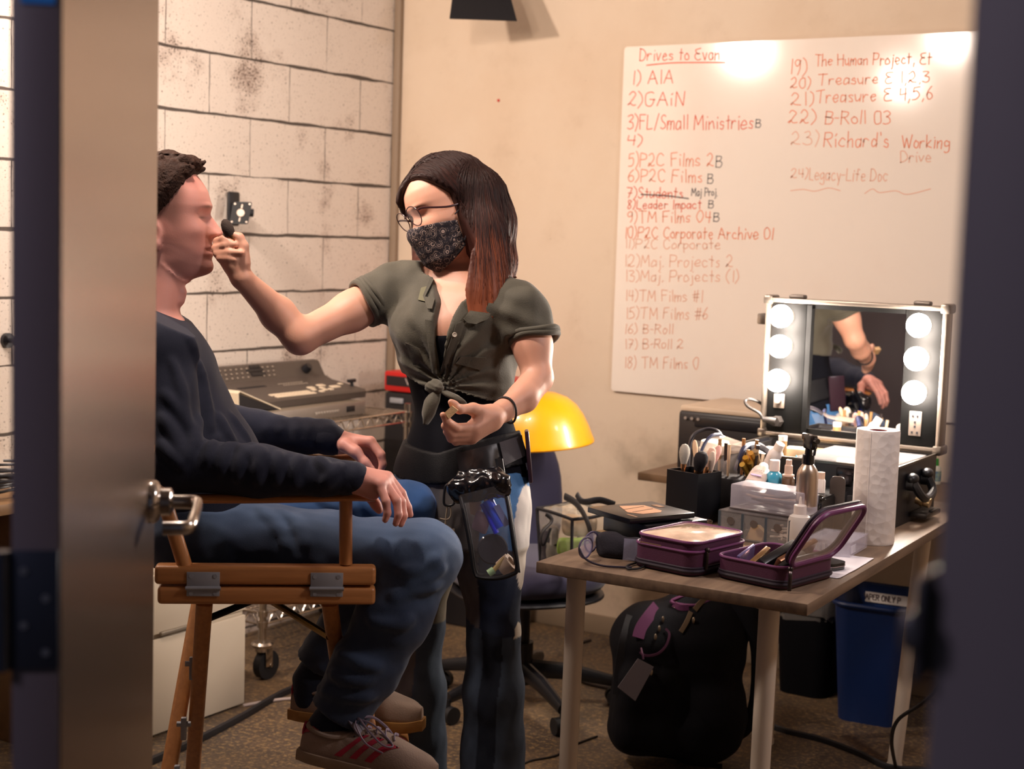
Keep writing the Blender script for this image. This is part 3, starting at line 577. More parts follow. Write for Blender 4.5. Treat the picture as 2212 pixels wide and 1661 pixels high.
for sgn in (-1, 1):
    y = sgn*HW
    MB().box((0, y, (zt+zs)/2+.001), (RL+.012, .042, zt-zs-.003), bevel=.008, seg=3).build('seat_rail', BEECH, ch)
    MB().box((.003, y, (zs+zb)/2-.001), (RL+.006, .040, zs-zb-.002), bevel=.008, seg=3).build('base_rail', BEECH, ch)
    for hx in ((loc(RP(441, 1262))[0], loc(RP(706, 1262))[0]) if sgn < 0 else (-.12, .13)):
        h = MB(); yy = y+sgn*.0225
        h.box((hx, yy, zs+.013), (.066, .0025, .034), bevel=.0008).box((hx, yy, zs-.012), (.066, .0025, .016), bevel=.0008).cyl((hx-.035, yy+sgn*.002, zs-.003), (hx+.035, yy+sgn*.002, zs-.003), .0042, seg=12)
        for q in (-.024, .024): h.cyl((hx+q, yy, zs+.022), (hx+q, yy+sgn*.0022, zs+.022), .0045, seg=12).cyl((hx+q, yy, zs-.014), (hx+q, yy+sgn*.0022, zs-.014), .004, seg=12)
        h.build('hinge', STEELP, ch, smooth=30)
    o = (0. if sgn < 0 else CW)
    a, b = loc(RP(747, 1218)), loc(RP(747, 1078)); a[1] = b[1] = y
    MB().tube([a, b], .0135, 14).build('arm_post', BEECHV, ch)
    a, b = loc(RP(399, 1222)), loc(RP(358, 1090)); c = loc(RP(330, 960)); a[1] = b[1] = c[1] = y
    MB().tube([a, b, c], .0155, 14).build('back_post', BEECHV, ch)
    p = [loc(RP(q, r)) for q, r in ((345, 1079), (437, 1077), (520, 1077), (620, 1076), (700, 1074), (770, 1072), (812, 1077))]
    rings = []
    for i, q in enumerate(p):
        wd = .028 if 0 < i < 6 else .02; th = .009 if i < 6 else .006
        rings.append([(q[0], y+dy*wd, q[2]+dz*th) for dx, dy, dz in [(0, math.cos(t), math.sin(t)) for t in np.linspace(0, 2*PI, 13)[:-1]]])
    MB().loft(rings).build('armrest', BEECH, ch)
# crossed legs: back pair and front pair, each pair crossing from side to side
def leg(t, b, r=.0165):
    d = np.array(b)-np.array(t); fr_ = frame(d, (1, 0, 0)); L_ = np.linalg.norm(d)
    return MB().prism(rpoly(.034, .026, .008, 3), 0, L_, t, fr_).build('leg', BEECHV, ch)
xb0, xb1 = loc(RP(402, 1300))[0], loc(RP(352, 1661))[0]; zq = loc(RP(352, 1661))[2]
xc0, xc1 = loc(RP(441, 1300))[0], loc(RP(395, 1661))[0]
kx = (xb1-xb0)/(zb-zq)*zb
leg((xb0, HW-.01, zb), (xb0+kx*1.0, -HW+.0, 0)); leg((xc0, -HW+.01, zb), (xc0+(xc1-xc0)/(zb-zq)*zb, HW, 0))
xf0, xf1 = loc(RP(712, 1300))[0], loc(RP(730, 1480))[0]; kf = (xf1-xf0)/(zb-loc(RP(730, 1480))[2])*zb
leg((xf0, -HW+.01, zb), (xf0+kf, HW, 0)); leg((xf0+.038, HW-.01, zb), (xf0+.038+kf*1.3, -HW, 0))
for s, y0, y1 in ((1, -.2, .2), (-1, .2, -.2)):
    MB().tube([(xb0+.02, y0, zb-.06 if s > 0 else zb-.03), (xf0, y1, zb-.035 if s > 0 else zb-.09)], .008, 8).build('cross_brace', M('black_bar', '201c1e', .4, .5) if s > 0 else M('brass_bar', '9c7a42', .3, .8), ch)
for q in (.36, .52, .72):
    x = (xb0+xc0)/2+kx*(1-q)-.0; MB().box((x+.003, -HW*(.45-.0*q)+.02, zb*q), (.012, .012, .05), bevel=.002).cyl((x-.012, -HW*.45+.02, zb*q+.01), (x+.018, -HW*.45+.02, zb*q+.01), .006, seg=12).build('leg_bracket', STEELP, ch, smooth=30)
FRZ = .262
fx = loc(P(862, 1600, 3.42))[0]
MB().box((fx, 0, FRZ), (.05, CW-.02, .02), bevel=.006).build('footrest', BEECH, ch)
for sgn in (-1, 1): MB().tube([(fx, sgn*(HW-.03), FRZ), (xf0+kf*.6, sgn*(HW-.05), FRZ+.01)], .01, 8).build('footrest_arm', BEECH, ch)
CANV = M('black_canvas', '14151c', .85, bump=(500, .2))
MB().sheet([[(x, y, zt-.004-.085*math.cos(y/HW*PI/2)) for y in np.linspace(-HW, HW, 15)] for x in np.linspace(-RL/2+.02, RL/2-.02, 8)], .003).build('seat_canvas', CANV, ch)
xk = loc(RP(330, 960))[0]
MB().sheet([[(xk-.004-.05*(1-(y/HW)**2)-.04*u, y, zt+.26+.15*u) for y in np.linspace(-HW, HW, 15)] for u in (0, .5, 1)], .003).build('back_canvas', CANV, ch)
# ---- white cabinet by the cart
cb = thing('drawer_cabinet', 'low beige metal drawer cabinet on the floor behind the director chair', 'cabinet', (.534, -1.406, 0))
CABM = M('beige_cabinet_enamel', 'cfc2ae', .45)
MB().box((-.22, -.275, .238), (.44, .55, .47), bevel=.006).build('cabinet_body', CABM, cb)
for z0, z1 in ((.004, .282), (.292, .466)):
    MB().box((.006, -.275, (z0+z1)/2), (.014, .546, z1-z0-.004), bevel=.004).build('drawer', CABM, cb)
for z in (.30, .45):
    MB().box((.016, -.275, z-.006), (.012, .16, .012), bevel=.003).build('drawer_handle', M('cabinet_trim', '8d8375', .4, .4), cb)
# ---- chrome wire shelf cart
ct = thing('wire_shelf_cart', 'chrome wire shelf cart on casters along the block wall', 'shelf', (.235, -.81, 0))
cx, cy = .18, .375
for sx in (-1, 1):
    for sy in (-1, 1):
        p = MB().cyl((sx*cx, sy*cy, .125), (sx*cx, sy*cy, .83), .0125, seg=16)
        for z in (.19, .225, .765, .80): p.cyl((sx*cx, sy*cy, z-.018), (sx*cx, sy*cy, z), .0165, .0185, seg=16)
        p.lathe([(0, .125), (.03, .125), (.036, .118), (.03, .108), (.014, .104), (0, .104)], (sx*cx, sy*cy, 0), 20); p.build('post', CHROME, ct)
        c = MB().cyl((sx*cx-.014, sy*cy+.02, .047), (sx*cx+.014, sy*cy+.02, .047), .047, seg=28)
        w_ = c.build('caster_wheel', RUBBER, ct)
        MB().box((sx*cx-.02, sy*cy+.012, .075), (.004, .03, .06), bevel=.001).box((sx*cx+.02, sy*cy+.012, .075), (.004, .03, .06), bevel=.001).cyl((sx*cx, sy*cy, .095), (sx*cx, sy*cy, .108), .022).cyl((sx*cx-.024, sy*cy+.02, .047), (sx*cx+.024, sy*cy+.02, .047), .006, seg=10).build('caster_fork', CHROME, ct)
for zt_ in (.80, .215):
    sh = MB()
    for dz in (0, -.036):
        sh.tube([(cx, -cy, zt_+dz), (cx, cy, zt_+dz)], .0035, 8).tube([(-cx, -cy, zt_+dz), (-cx, cy, zt_+dz)], .0035, 8).tube([(-cx, -cy, zt_+dz), (cx, -cy, zt_+dz)], .0035, 8).tube([(-cx, cy, zt_+dz), (cx, cy, zt_+dz)], .0035, 8)
    for sx in (-1, 1):
        n = 26; sh.tube(smoothline([(sx*cx, -cy+.03+(2*cy-.06)*i/n, zt_-.018+(.015 if i % 2 else -.015)) for i in range(n+1)], 4), .0026, 6)
    for sy in (-1, 1):
        n = 10; sh.tube(smoothline([(-cx+.02+(2*cx-.04)*i/n, sy*cy, zt_-.018+(.015 if i % 2 else -.015)) for i in range(n+1)], 4), .0026, 6)
    for i in range(33): sh.tube([(-cx, -cy+.02+(2*cy-.04)*i/32, zt_-.002), (cx, -cy+.02+(2*cy-.04)*i/32, zt_-.002)], .0018, 5)
    for x in (-.09, 0, .09): sh.tube([(x, -cy, zt_-.006), (x, cy, zt_-.006)], .0028, 6)
    sh.build('wire_shelf', CHROME, ct)
GREYM = M('rack_unit_grey', '7d7264', .45, .2); DKGR = M('console_grey', '4b423c', .5, bump=(400, .05))
ru = thing('rack_unit', 'flat grey rack mount video unit lying on the wire shelf', 'video equipment', (.225, -.90, .805))
MB().box((0, 0, .0275), (.34, .49, .045), bevel=.002).build('unit_body', GREYM, ru)
MB().box((.1715, 0, .0275), (.004, .482, .042), bevel=.001).build('front_panel', M('rack_face', '8b8178', .4, .3), ru)
for i in range(9): MB().box((.1745, -.02+.014*i, .028), (.003, .010, .008), bevel=.001).build('button', M('rack_button', 'a89e92', .5), ru)
MB().box((.1745, .16, .029), (.003, .042, .02), bevel=.001).build('display_window', BLACKP, ru)
for x, y in ((-.14, -.2), (-.14, .2), (.14, -.2), (.14, .2)): MB().cyl((x, y, 0), (x, y, .006), .012).build('foot', RUBBER, ru)
# switcher console
cs = thing('switcher_console', 'dark grey video switcher console with a raised rear panel on the grey rack unit', 'video equipment', (.205, -.865, .856))
hw_ = .285
prof = [(.135, 0), (.138, .022), (.13, .03), (-.02, .052), (-.055, .066), (-.085, .115), (-.098, .118), (-.13, .02), (-.13, 0)]
rings = []
for y in (-hw_, -hw_+.012, -.1, .1, hw_-.012, hw_):
    k = .975 if abs(y) == hw_ else 1
    rings.append([(x*k, y, z*k+.001) for x, z in prof])
MB().loft(rings).build('console_body', DKGR, cs, smooth=20)
def deck(x): return .03+(.13-x)*(.022/.15)+.0012
KEY = M('console_key', 'd6c5ab', .5); KEYD = M('console_key_dark', '8e8173', .5)
dfr = frame((.145, 0, .99))
for r_, x in ((0, .095), (1, .118)):
    for i in range(12): MB().box((x, -.165+.0165*i+.004*r_, deck(x)), (.017, .0145, .006), rot=dfr, bevel=.002).build('key', KEY, cs, smooth=30)
for (x, y, a, b_) in ((.085, .06, .016, .02), (.11, .072, .016, .02), (.06, .075, .02, .03), (.075, .115, .016, .02), (.098, .105, .014, .02), (.098, .135, .016, .02), (.045, .145, .022, .034), (.075, .185, .024, .042), (.05, .245, .016, .02)):
    MB().box((x, y, deck(x)), (a, b_, .007), rot=dfr, bevel=.003).build('key', KEY, cs, smooth=30)
rfr = frame((.83, 0, .55))
for i in range(11):
    for j in range(3):
        if i in (6, 7): continue
        u = .2+.28*j; x = -.057-.028*u; z = .069+.048*u
        MB().box((x+.002, -.235+.026*i+.004*j, z+.0015), (.006, .007, .004), rot=rfr, bevel=.001).build('small_key', KEYD, cs, smooth=0)
for i in range(10):
    for j in range(2): x = -.018+.02*j; MB().box((x, .0+.013*i+.005*j, deck(x)), (.007, .007, .004), rot=dfr, bevel=.001).build('small_key', KEYD, cs, smooth=0)
for (u, y, a) in ((.35, -.05, .07), (.62, -.06, .08), (.85, -.055, .05)):
    x = -.057-.028*u; z = .069+.048*u; MB().box((x+.002, y, z+.0015), (.012, a, .004), rot=rfr, bevel=.001).build('display_window', BLACKP, cs, smooth=0)
MB().box((-.012, -.14, deck(-.012)), (.016, .13, .003), rot=dfr, bevel=.001).build('display_window', BLACKP, cs, smooth=0)
MB().cyl((-.062, .19, .088), (-.048, .19, .102), .017, .015).cyl((-.048, .19, .102), (-.046, .19, .104), .012).build('knob', BLACKP, cs)
MB().tube([(.09, .265, .03), (.085, .265, .052)], .006, 10).box((.085, .265, .056), (.012, .04, .012), bevel=.003).build('fader_lever', BLACKP, cs)
ws = thing('tablet_stand', 'pale slanted metal tablet stand on the cart before the switcher console', 'stand', PX(560, 886, .37)*np.array([1, 1, 0])+np.array([0, 0, .847]))
o = WMAT[ws].inverted()
q = [np.array(o@Vector([float(e) for e in PX(a, b_, .37)])) for a, b_ in ((517, 884), (516, 850), (519, 847), (606, 885))]
MB().sheet([[e+np.array([-.0, 0, 0]), e+np.array([-.07, 0, 0])] for e in q], .004).build('stand_plate', M('pale_sheet_metal', 'd8c9ae', .45), ws)
MB().add([q[0], q[1], q[3]*np.array([1, 1, 1]), q[0]+np.array([-.004, 0, 0]), q[1]+np.array([-.004, 0, 0]), q[3]+np.array([-.004, 0, 0])], [(0, 1, 2), (5, 4, 3), (0, 3, 4, 1), (1, 4, 5, 2), (2, 5, 3, 0)]).build('stand_gusset', BLACKP, ws, smooth=0)
# tool case in the corner
rc = thing('tool_case', 'red and black upright tool case standing in the corner behind the woman', 'case', (.43, -.14, 0))
MB().box((0, 0, .42), (.52, .22, .84), bevel=.01).build('case_body', M('case_black', '1c191b', .5), rc)
MB().box((0, -.0, .88), (.525, .225, .075), bevel=.008).build('lid', M('case_red', 'c81f1b', .4), rc)
MB().box((-.15, -.1135, .883), (.2, .003, .036)).build('label_plate', M('case_label', '241a1c', .5), rc, smooth=0)
lt = MB(); lettering(lt, 'VA', np.array([-.16, -.1153, .873]), np.array([1., 0, 0]), np.array([0, 0, 1.]), .055, .022, .005, .0); lt.build('label_print', M('label_silver', 'b0a09a', .5), rc, smooth=0)
MB().box((-.2, -.114, .81), (.06, .01, .02), bevel=.003).build('latch', STEELP, rc)
# ---- office chair
oc = thing('office_chair', 'navy fabric swivel office chair behind the woman', 'chair', (1.205, -.885, 0), math.radians(-36))
NAVY = M('navy_fabric', '2a2742', .85, bump=(420, .3), sheen=.2)
def cushion(w_, d_, h_, n=2.6, bul=.25):
    rings = []
    for t in np.linspace(-PI/2, PI/2, 13):
        k = max(abs(math.cos(t)), 1e-3)**.35; z = math.copysign(abs(math.sin(t))**.8, math.sin(t))*h_/2
        ring = []
        for a in np.linspace(0, 2*PI, 41)[:-1]:
            c, s = math.cos(a), math.sin(a); ring.append((math.copysign(abs(c)**(2/n), c)*w_/2*k, math.copysign(abs(s)**(2/n), s)*d_/2*k, z))
        rings.append(ring)
    return MB().loft(rings)
c = cushion(.47, .47, .10); o = c.build('seat', NAVY, oc); o.location = (0, 0, .42)
c = cushion(.46, .46, .03); o = c.build('seat_shell', BLACKP, oc); o.location = (0, 0, .363)
c = cushion(.46, .50, .075); o = c.build('backrest', NAVY, oc); o.matrix_local = Matrix.Translation((-.27, .0, .60))@Matrix.Rotation(math.radians(80), 4, 'Y')@Matrix.Rotation(math.radians(90), 4, 'Z')
MB().tube(smoothline([(-.05, 0, .36), (-.22, 0, .36), (-.32, 0, .42), (-.325, 0, .56)], 6), .022, 10, flat=.5).build('back_bracket', BLACKP, oc)
MB().cyl((0, 0, .07), (0, 0, .2), .032).cyl((0, 0, .2), (0, 0, .36), .02).build('gas_post', BLACKP, oc)
for i in range(5):
    a = 2*PI*i/5+math.radians(2); e = np.array([math.cos(a), math.sin(a), 0])
    MB().tube([e*.02+(0, 0, .115), e*.15+(0, 0, .105), e*.29+(0, 0, .075)], [.03, .026, .018], 10, flat=.75).build('base_arm', BLACKP, oc)
    n_ = np.array([-e[1], e[0], 0]); k = e*.29
    MB().cyl(k+n_*.008+(0, 0, .026), k+n_*.026+(0, 0, .026), .026).cyl(k-n_*.008+(0, 0, .026), k-n_*.026+(0, 0, .026), .026).cyl(k+(0, 0, .02), k+(0, 0, .07), .007, seg=10).build('caster', RUBBER, oc)
# yellow hard hat on the chair back
hp = P(1166, 908, 4.62)
ht = thing('hard_hat', 'glossy yellow plastic hard hat perched behind the navy chair backrest', 'hat', hp)
YEL = M('yellow_plastic', 'e29a08', .32, coat=.2)
prof = [(0, .125), (.03, .123), (.06, .113), (.09, .09), (.11, .058), (.122, .02), (.126, 0), (.142, -.006), (.162, -.016), (.17, -.024), (.166, -.027), (.14, -.014), (.12, -.005), (.114, .02), (.1, .055), (.08, .085), (.05, .106), (0, .117)]
hf = frame(UP*1.0-RT*.06-FW*.12, RT)
hm = MB().lathe([(0, .155), (.03, .154), (.06, .148), (.095, .132), (.122, .108), (.142, .076), (.156, .042), (.165, .012), (.170, 0), (.171, -.008), (.167, -.012), (.158, -.006), (.15, .03), (.13, .08), (.09, .125), (.04, .143), (0, .146)], (0, 0, -.065), 40, hf, sx=1.0, sy=.85)
hm.build('hat_shell', YEL, ht)
MB().tube([hp*0+hf@np.array([0.09*math.cos(a), .1*math.sin(a), -.05]) for a in np.linspace(0, 2*PI, 25)[:-1]], .006, 6, closed=True, flat=.3).build('headband', BLACKP, ht)
MB().tube([hf@np.array([-.06, .06, -.05]), hf@np.array([-.07, .07, -.02])+np.array([0, 0, 0])], .008, 6).build('strap', BLACKP, ht)
# ---- rear desk with printer
dk = thing('wall_shelf', 'narrow brown wall shelf under the printer at the back wall', 'shelf', (1.387, 0, 0))
MB().box((.65, -.262, .69), (1.3, .52, .025), bevel=.003).build('shelf_board', M('brown_laminate', '6b5138', .5, var=(4, .5, '503a28'), stretch=(1, 12, 12)), dk)
for x in (.18, 1.1): MB().box((x, -.2, .665), (.03, .38, .025), bevel=.003).box((x, -.012, .6), (.03, .022, .15), bevel=.003).tube([(x, -.34, .66), (x, -.02, .54)], .009, 8).build('shelf_bracket', BLACKP, dk)
pr = thing('printer', 'black office printer with a beige top on the rear wall shelf', 'printer', (1.70, -.275, .703))
pt = MB().box((0, 0, .105), (.44, .33, .19), bevel=.012).build('printer_body', M('printer_black', '1d1a1c', .45), pr)
MB().box((0, .0, .207), (.43, .32, .018), bevel=.005).build('scanner_lid', M('printer_beige', 'c9b49c', .5, bump=(60, .1)), pr)
MB().box((.02, -.166, .17), (.36, .01, .035), bevel=.004).build('control_panel', BLACKP, pr)
for i in range(3): MB().cyl((-.19+.022*i, -.172, .178), (-.19+.022*i, -.174, .178), .005, seg=14).build('button', M('printer_button', '8a8078', .5), pr)
MB().box((.08, -.1695, .075), (.25, .008, .07), bevel=.003).build('paper_tray', M('printer_tray', '121014', .5), pr)
MB().box((.115, -.172, .152), (.012, .004, .01)).build('indicator', M('printer_light', 'd07a60', .4), pr, smooth=0)
sb_ = P(2018, 1041, 4.22); sb_[2] = .7035; sb_[1] = -.40; sb_[0] = PZ(2018, 1041, .7035)[0]; sb_ = PZ(2018, 1041, .7035)
sb_ = PY(2018, 1041, -.065); sb_[2] = .7035
st = thing('sanitizer_bottle', 'small white sanitizer bottle with a green cap on the rear shelf right of the case', 'bottle', sb_)
MB().lathe([(0, 0), (.02, 0), (.021, .004), (.021, .05), (.016, .058), (0, .058)], seg=24, sx=1, sy=.7).build('bottle_body', M('sanitizer_white', 'd9d9c8', .4), st)
MB().cyl((0, 0, .058), (0, 0, .08), .012, .0105).build('cap', M('green_cap', '2f9a3a', .4), st)
MB().lathe([(.0214, .01), (.0214, .042)], seg=24, sy=.7).build('label_band', M('sanitizer_label', '9db69a', .5, var=(90, .9, '3f6aa0')), st)
# ---- bins under the table
bb = thing('waste_bin', 'black waste bin with a clear crumpled liner under the table', 'bin', (1.862, -.17, 0))
MB().shell(rpoly(.165, .165, .045, 6), .33, .004, s1=1.28).build('bin_body', M('bin_black', '08080c', .7, spec=.1), bb)
rs = np.random.RandomState(3); rings = []
for i, (k, z) in enumerate(((1.24, .25), (1.27, .31), (1.31, .338), (1.34, .33), (1.345, .30), (1.34, .27))):
    rings.append([(x*k+rs.uniform(-.004, .004), y*k+rs.uniform(-.004, .004), z+rs.uniform(-.008, .008)) for x, y in rpoly(.162, .162, .042, 8)])
MB().loft(rings, cap=False).build('liner', M('clear_liner', 'c9c2bb', .15, trans=.85, ior=1.2), bb)
rb = thing('recycling_bin', 'blue paper recycling bin with a label strip under the table', 'bin', (2.115, -.275, 0), math.radians(6))
BLUE = M('bin_blue', '09275a', .45)
MB().shell(rpoly(.18, .245, .04, 6), .37, .0045, s1=1.26).build('bin_body', BLUE, rb)
rim = [(x*1.26, y*1.26) for x, y in rpoly(.18, .245, .04, 6)]
MB().tube([(x*1.02, y*1.02, .367) for x, y in rim], .008, 8, closed=True).build('rim', BLUE, rb)
MB().box((0, .1415, .33), (.19, .002, .032), rot=np.array(Matrix.Rotation(math.radians(-5), 3, 'X'))).build('label_strip', M('label_paper', 'cfc6bf', .6), rb, smooth=0)
lt = MB(); lettering(lt, 'PAPER ONLY P', np.array([-.088, .139, .322]), np.array([1., 0, 0]), np.array([0, 0, 1.]), .12, .018, .0028, .0); lt.build('label_print', M('print_dark', '5a4a4a', .6), rb, smooth=0)
# ---- wall mount on the block wall
wm = thing('screen_wall_mount', 'small black swivel screen mount screwed to the block wall', 'bracket', PX(501, 451, 0.))
MB().box((.006, 0, 0), (.012, .055, .115), bevel=.006).build('wall_plate', M('mount_black', '1b1a1e', .5), wm)
MB().tube([(.01, .0, -.01), (.045, .0, -.01), (.07, .03, -.012)], .014, 10).box((.03, 0, -.015), (.04, .04, .07), bevel=.006).build('swivel_arm', M('mount_black'), wm)
mc = np.array(P(520, 460, 5.0))-np.array(PX(501, 451, 0.)); fr_ = frame(-FW*.9+RT*.15, RT)
pl = MB().prism([(x+.18*y, y) for x, y in rpoly(.062, .074, .006, 3)], -.002, .002, mc, fr_); pl.build('screen_plate', M('mount_plate_black', '070709', .5), wm)
sc = MB()
for x, y in ((-.024, -.03), (.024, -.03), (-.024, .03), (.024, .03)): sc.lathe([(0, .001), (.0035, .001), (.0035, 0)], mc+fr_@np.array([x+.18*y, y, .002]), 10, fr_)
for y in (-.022, .022): sc.prism([(a+.18*(y+b_), y+b_) for a, b_ in rpoly(.0045, .014, .002, 3)], .002, .003, mc, fr_)
sc.lathe([(.006, .004), (.0125, .004), (.0135, .001)], mc+fr_@np.array([0, 0, .002]), 18, fr_); sc.lathe([(0, .0045), (.0045, .0045), (.0045, 0)], mc+fr_@np.array([0, 0, .002]), 14, fr_)
sc.build('screw_hardware', M('pale_screw', 'd5c3b2', .3, .6), wm)
# ---- left gap: side ledge with a cable coil, dark knob on the block wall
ld = thing('side_ledge', 'brown wooden ledge at the block wall glimpsed behind the door', 'shelf', (0, -2.3, 0))
MB().box((.21, -.1, .69), (.42, .76, .03), bevel=.003).box((.2, .26, .34), (.36, .02, .68), bevel=.003).box((.2, -.46, .34), (.36, .02, .68), bevel=.003).build('ledge_body', M('ledge_wood', '8a6a48', .5, var=(4, .5, '6d4f33'), stretch=(8, 1, 8)), ld)
cc = MB(); rs = np.random.RandomState(5)
pts = []
for i in range(90):
    a = i*.45; r = .075+.02*math.sin(i*.37); pts.append((r*math.cos(a), r*1.2*math.sin(a), .006+.0008*i+rs.uniform(0, .004)))
co = cc.tube(smoothline(pts, 3), .004, 6).build('cable_coil', BLACKP); co.location = (.3, -2.12, .705); tag(co, 'coil of thin black cable on the wooden ledge behind the door', 'cable')
kb = thing('wall_hook', 'round black hook on the block wall glimpsed left of the door', 'hook', PX(14, 735, 0.))
MB().cyl((0, 0, 0), (.012, 0, 0), .022).build('hook_plate', BLACKP, kb); MB().ball((.05, 0, 0), .016).cyl((.01, 0, 0), (.045, 0, 0), .007).build('hook_peg', BLACKP, kb)
# ---- cables on the floor
def cable(name, pts, r, col, label, flat=1.0):
    q = smoothline([PZ(x, y, r*flat) for x, y in pts], 8)
    o = MB().tube(q, r, 8, flat=flat).build(name, M('cable_'+col, col, .55)); return tag(o, label, 'cable')
cable('floor_cable', [(310, 1652), (420, 1602), (520, 1550), (600, 1503), (660, 1478), (760, 1440)], .014, '19181d', 'thick black cable on the floor along the beige cabinet', .6)
cable('floor_cable', [(525, 1524), (570, 1516), (615, 1510), (660, 1508), (720, 1505)], .005, 'b3a39c', 'thin pale cable on the floor behind the sneakers')
cable('floor_cable', [(1130, 1650), (1150, 1642), (1200, 1632), (1232, 1612), (1290, 1590)], .003, '24201f', 'thin black cable on the floor left of the front table leg')
cable('floor_cable', [(1640, 1560), (1700, 1580), (1780, 1600), (1860, 1630), (1930, 1660), (2060, 1668)], .011, '17161a', 'black cable on the floor before the two bins', .6)
q = smoothline([PZ(1935, 1658, .006), P(1926, 1600, 3.9), P(1940, 1555, 3.85), P(1990, 1520, 3.8), P(2030, 1480, 3.75), P(2060, 1400, 3.7)], 8)
tag(MB().tube(q, .005, 8).build('hanging_cable', M('cable_17161a', '17161a', .5)), 'black cable looping down beside the far right table leg', 'cable')
q = smoothline([PZ(1372, 1470, .006), PZ(1322, 1486, .006), PZ(1240, 1460, .006), PZ(1235, 1400, .006), PZ(1275, 1382, .006)], 8)
tag(MB().tube(q, .006, 8).build('floor_cable', M('cable_brown', '3c302b', .5)), 'brown cable curling on the floor behind the office chair base', 'cable')
# ---------------------------------------------------------------- lit mirror case
CLEAR = M('clear_plastic', 'e9e4e2', .12, alpha=.16); FROST = M('frosted_plastic', 'd5cfdb', .35, alpha=.42); CLOUDY = M('cloudy_plastic', 'e6dfd8', .4, alpha=.62)
TB = .7505
mc_ = thing('mirror_case', 'open black make-up case with a bulb-lit mirror lid on the table', 'make-up case', (2.178, -.98, TB))
CASEB = M('case_black_vinyl', '141318', .42, bump=(300, .15)); ALU = M('brushed_aluminium', 'a89c90', .3, 1.0)
fn_ = rpoly(.478, .36, .012, 3); MB().shell(fn_, .148, .006, (0, 0, 0)).build('case_body', CASEB, mc_, smooth=30)
e = MB()
for sx in (-1, 1): e.box((sx*.2365, 0, .149), (.006, .362, .006)).box((sx*.2365, -.178, .075), (.006, .006, .15))
e.box((0, -.1785, .149), (.478, .006, .006)).box((0, .1785, .149), (.478, .006, .006)); e.build('edge_trim', M('dark_aluminium', '5a544e', .3, .9), mc_, smooth=0)
for x in (-.14, .12):
    MB().box((x, -.184, .125), (.05, .008, .03), bevel=.003).box((x, -.188, .11), (.035, .006, .03), bevel=.003).build('latch', M('black_chrome', '2d2a2c', .25, .9), mc_, smooth=30)
MB().lathe([(0, .003), (.022, .003), (.024, 0), (0, 0)], (.135, -.181, .05), 24, frame((0, -1, 0))).build('corner_vent', M('vent_grey', '4d4a4c', .4, .6), mc_)
hb = MB()
for y in (-.07, .05): hb.ball((.252, y, .115), (.016, .02, .014)).cyl((.24, y, .10), (.258, y, .10), .016)
hb.tube(smoothline([(.255, -.07, .105), (.272, -.06, .075), (.275, -.01, .06), (.272, .04, .075), (.255, .05, .105)], 5), .011, 10); hb.build('carry_handle', BLACKP, mc_)
MB().cyl((.25, -.02, .058), (.285, -.02, .05), .013).cyl((.262, -.02, .055), (.268, -.02, .054), .0155).build('handle_ferrule', M('worn_brass', 'b29a74', .3, .8), mc_)
MB().box((.262, .02, .018), (.045, .12, .014), bevel=.004).box((.283, .02, .027), (.012, .05, .006), bevel=.002).build('trolley_bracket', M('bracket_dark', '302c2b', .35, .5), mc_, smooth=30)
# the lid: local frame y=0 at the mirror face
LX0, LX1, LZ0, LZ1 = -.258, .238, .158, .532
ly = .178
MB().box(((LX0+LX1)/2, ly+.038, (LZ0+LZ1)/2), (LX1-LX0, .05, LZ1-LZ0), bevel=.006).build('lid_shell', CASEB, mc_, smooth=30)
fm = MB()
for a, b in (((LX0, LZ0), (LX0, LZ1)), ((LX1, LZ0), (LX1, LZ1))): fm.box((a[0], ly+.02, (a[1]+b[1])/2), (.012, .055, b[1]-a[1]+.01), bevel=.003)
for z in (LZ0, LZ1): fm.box(((LX0+LX1)/2, ly+.02, z), (LX1-LX0, .055, .012), bevel=.003)
fm.build('lid_frame', M('lid_aluminium', '8f8378', .35, .9), mc_, smooth=30)
for x in (LX0, LX1):
    for z in (LZ0, LZ1): MB().box((x, ly+.02, z), (.026, .062, .026), bevel=.006).build('corner_guard', M('guard_steel', '7c7269', .3, .9), mc_, smooth=30)
for x in (-.18, .17): MB().box((x, ly+.02, LZ1+.011), (.045, .03, .012), bevel=.005).build('lid_foot', M('foot_grey', '6a6058', .5), mc_, smooth=30)
MB().box((LX0-.024, ly+.05, .475), (.04, .05, .03), bevel=.004).build('support_arm', M('arm_brown', '4f4236', .5), mc_, smooth=30)
mxa, mxb = PY(1738, 800, -.80)[0]-2.178, PY(1948, 800, -.80)[0]-2.178
PAN = M('lamp_panel_black', '060606', .6, spec=.1)
MB().box(((LX0+mxa)/2+.003, ly+.010, (LZ0+LZ1)/2), (mxa-LX0-.012, .012, LZ1-LZ0-.014), bevel=.002).build('lamp_panel', PAN, mc_, smooth=30)
MB().box(((LX1+mxb)/2-.003, ly+.010, (LZ0+LZ1)/2), (LX1-mxb-.012, .012, LZ1-LZ0-.014), bevel=.002).build('lamp_panel', PAN, mc_, smooth=30)
MB().box(((mxa+mxb)/2, ly+.012, LZ0+.013+.002), (mxb-mxa, .012, .016)).box(((mxa+mxb)/2, ly+.012, LZ1-.012), (mxb-mxa, .012, .014)).box((mxa+.006, ly+.008, (LZ0+LZ1)/2), (.014, .016, LZ1-LZ0-.02)).build('mirror_surround', PAN, mc_, smooth=0)
MB().box(((mxa+mxb)/2, ly+.014, (LZ0+LZ1)/2), (mxb-mxa+.004, .004, LZ1-LZ0-.03)).build('mirror', M('mirror_glass', 'f0eeec', .005, 1.0), mc_, smooth=0)
GLOW = M('bulb_glow', 'fff0e2', .3, emit=320); SOCK = M('bulb_socket', '4a453f', .6)
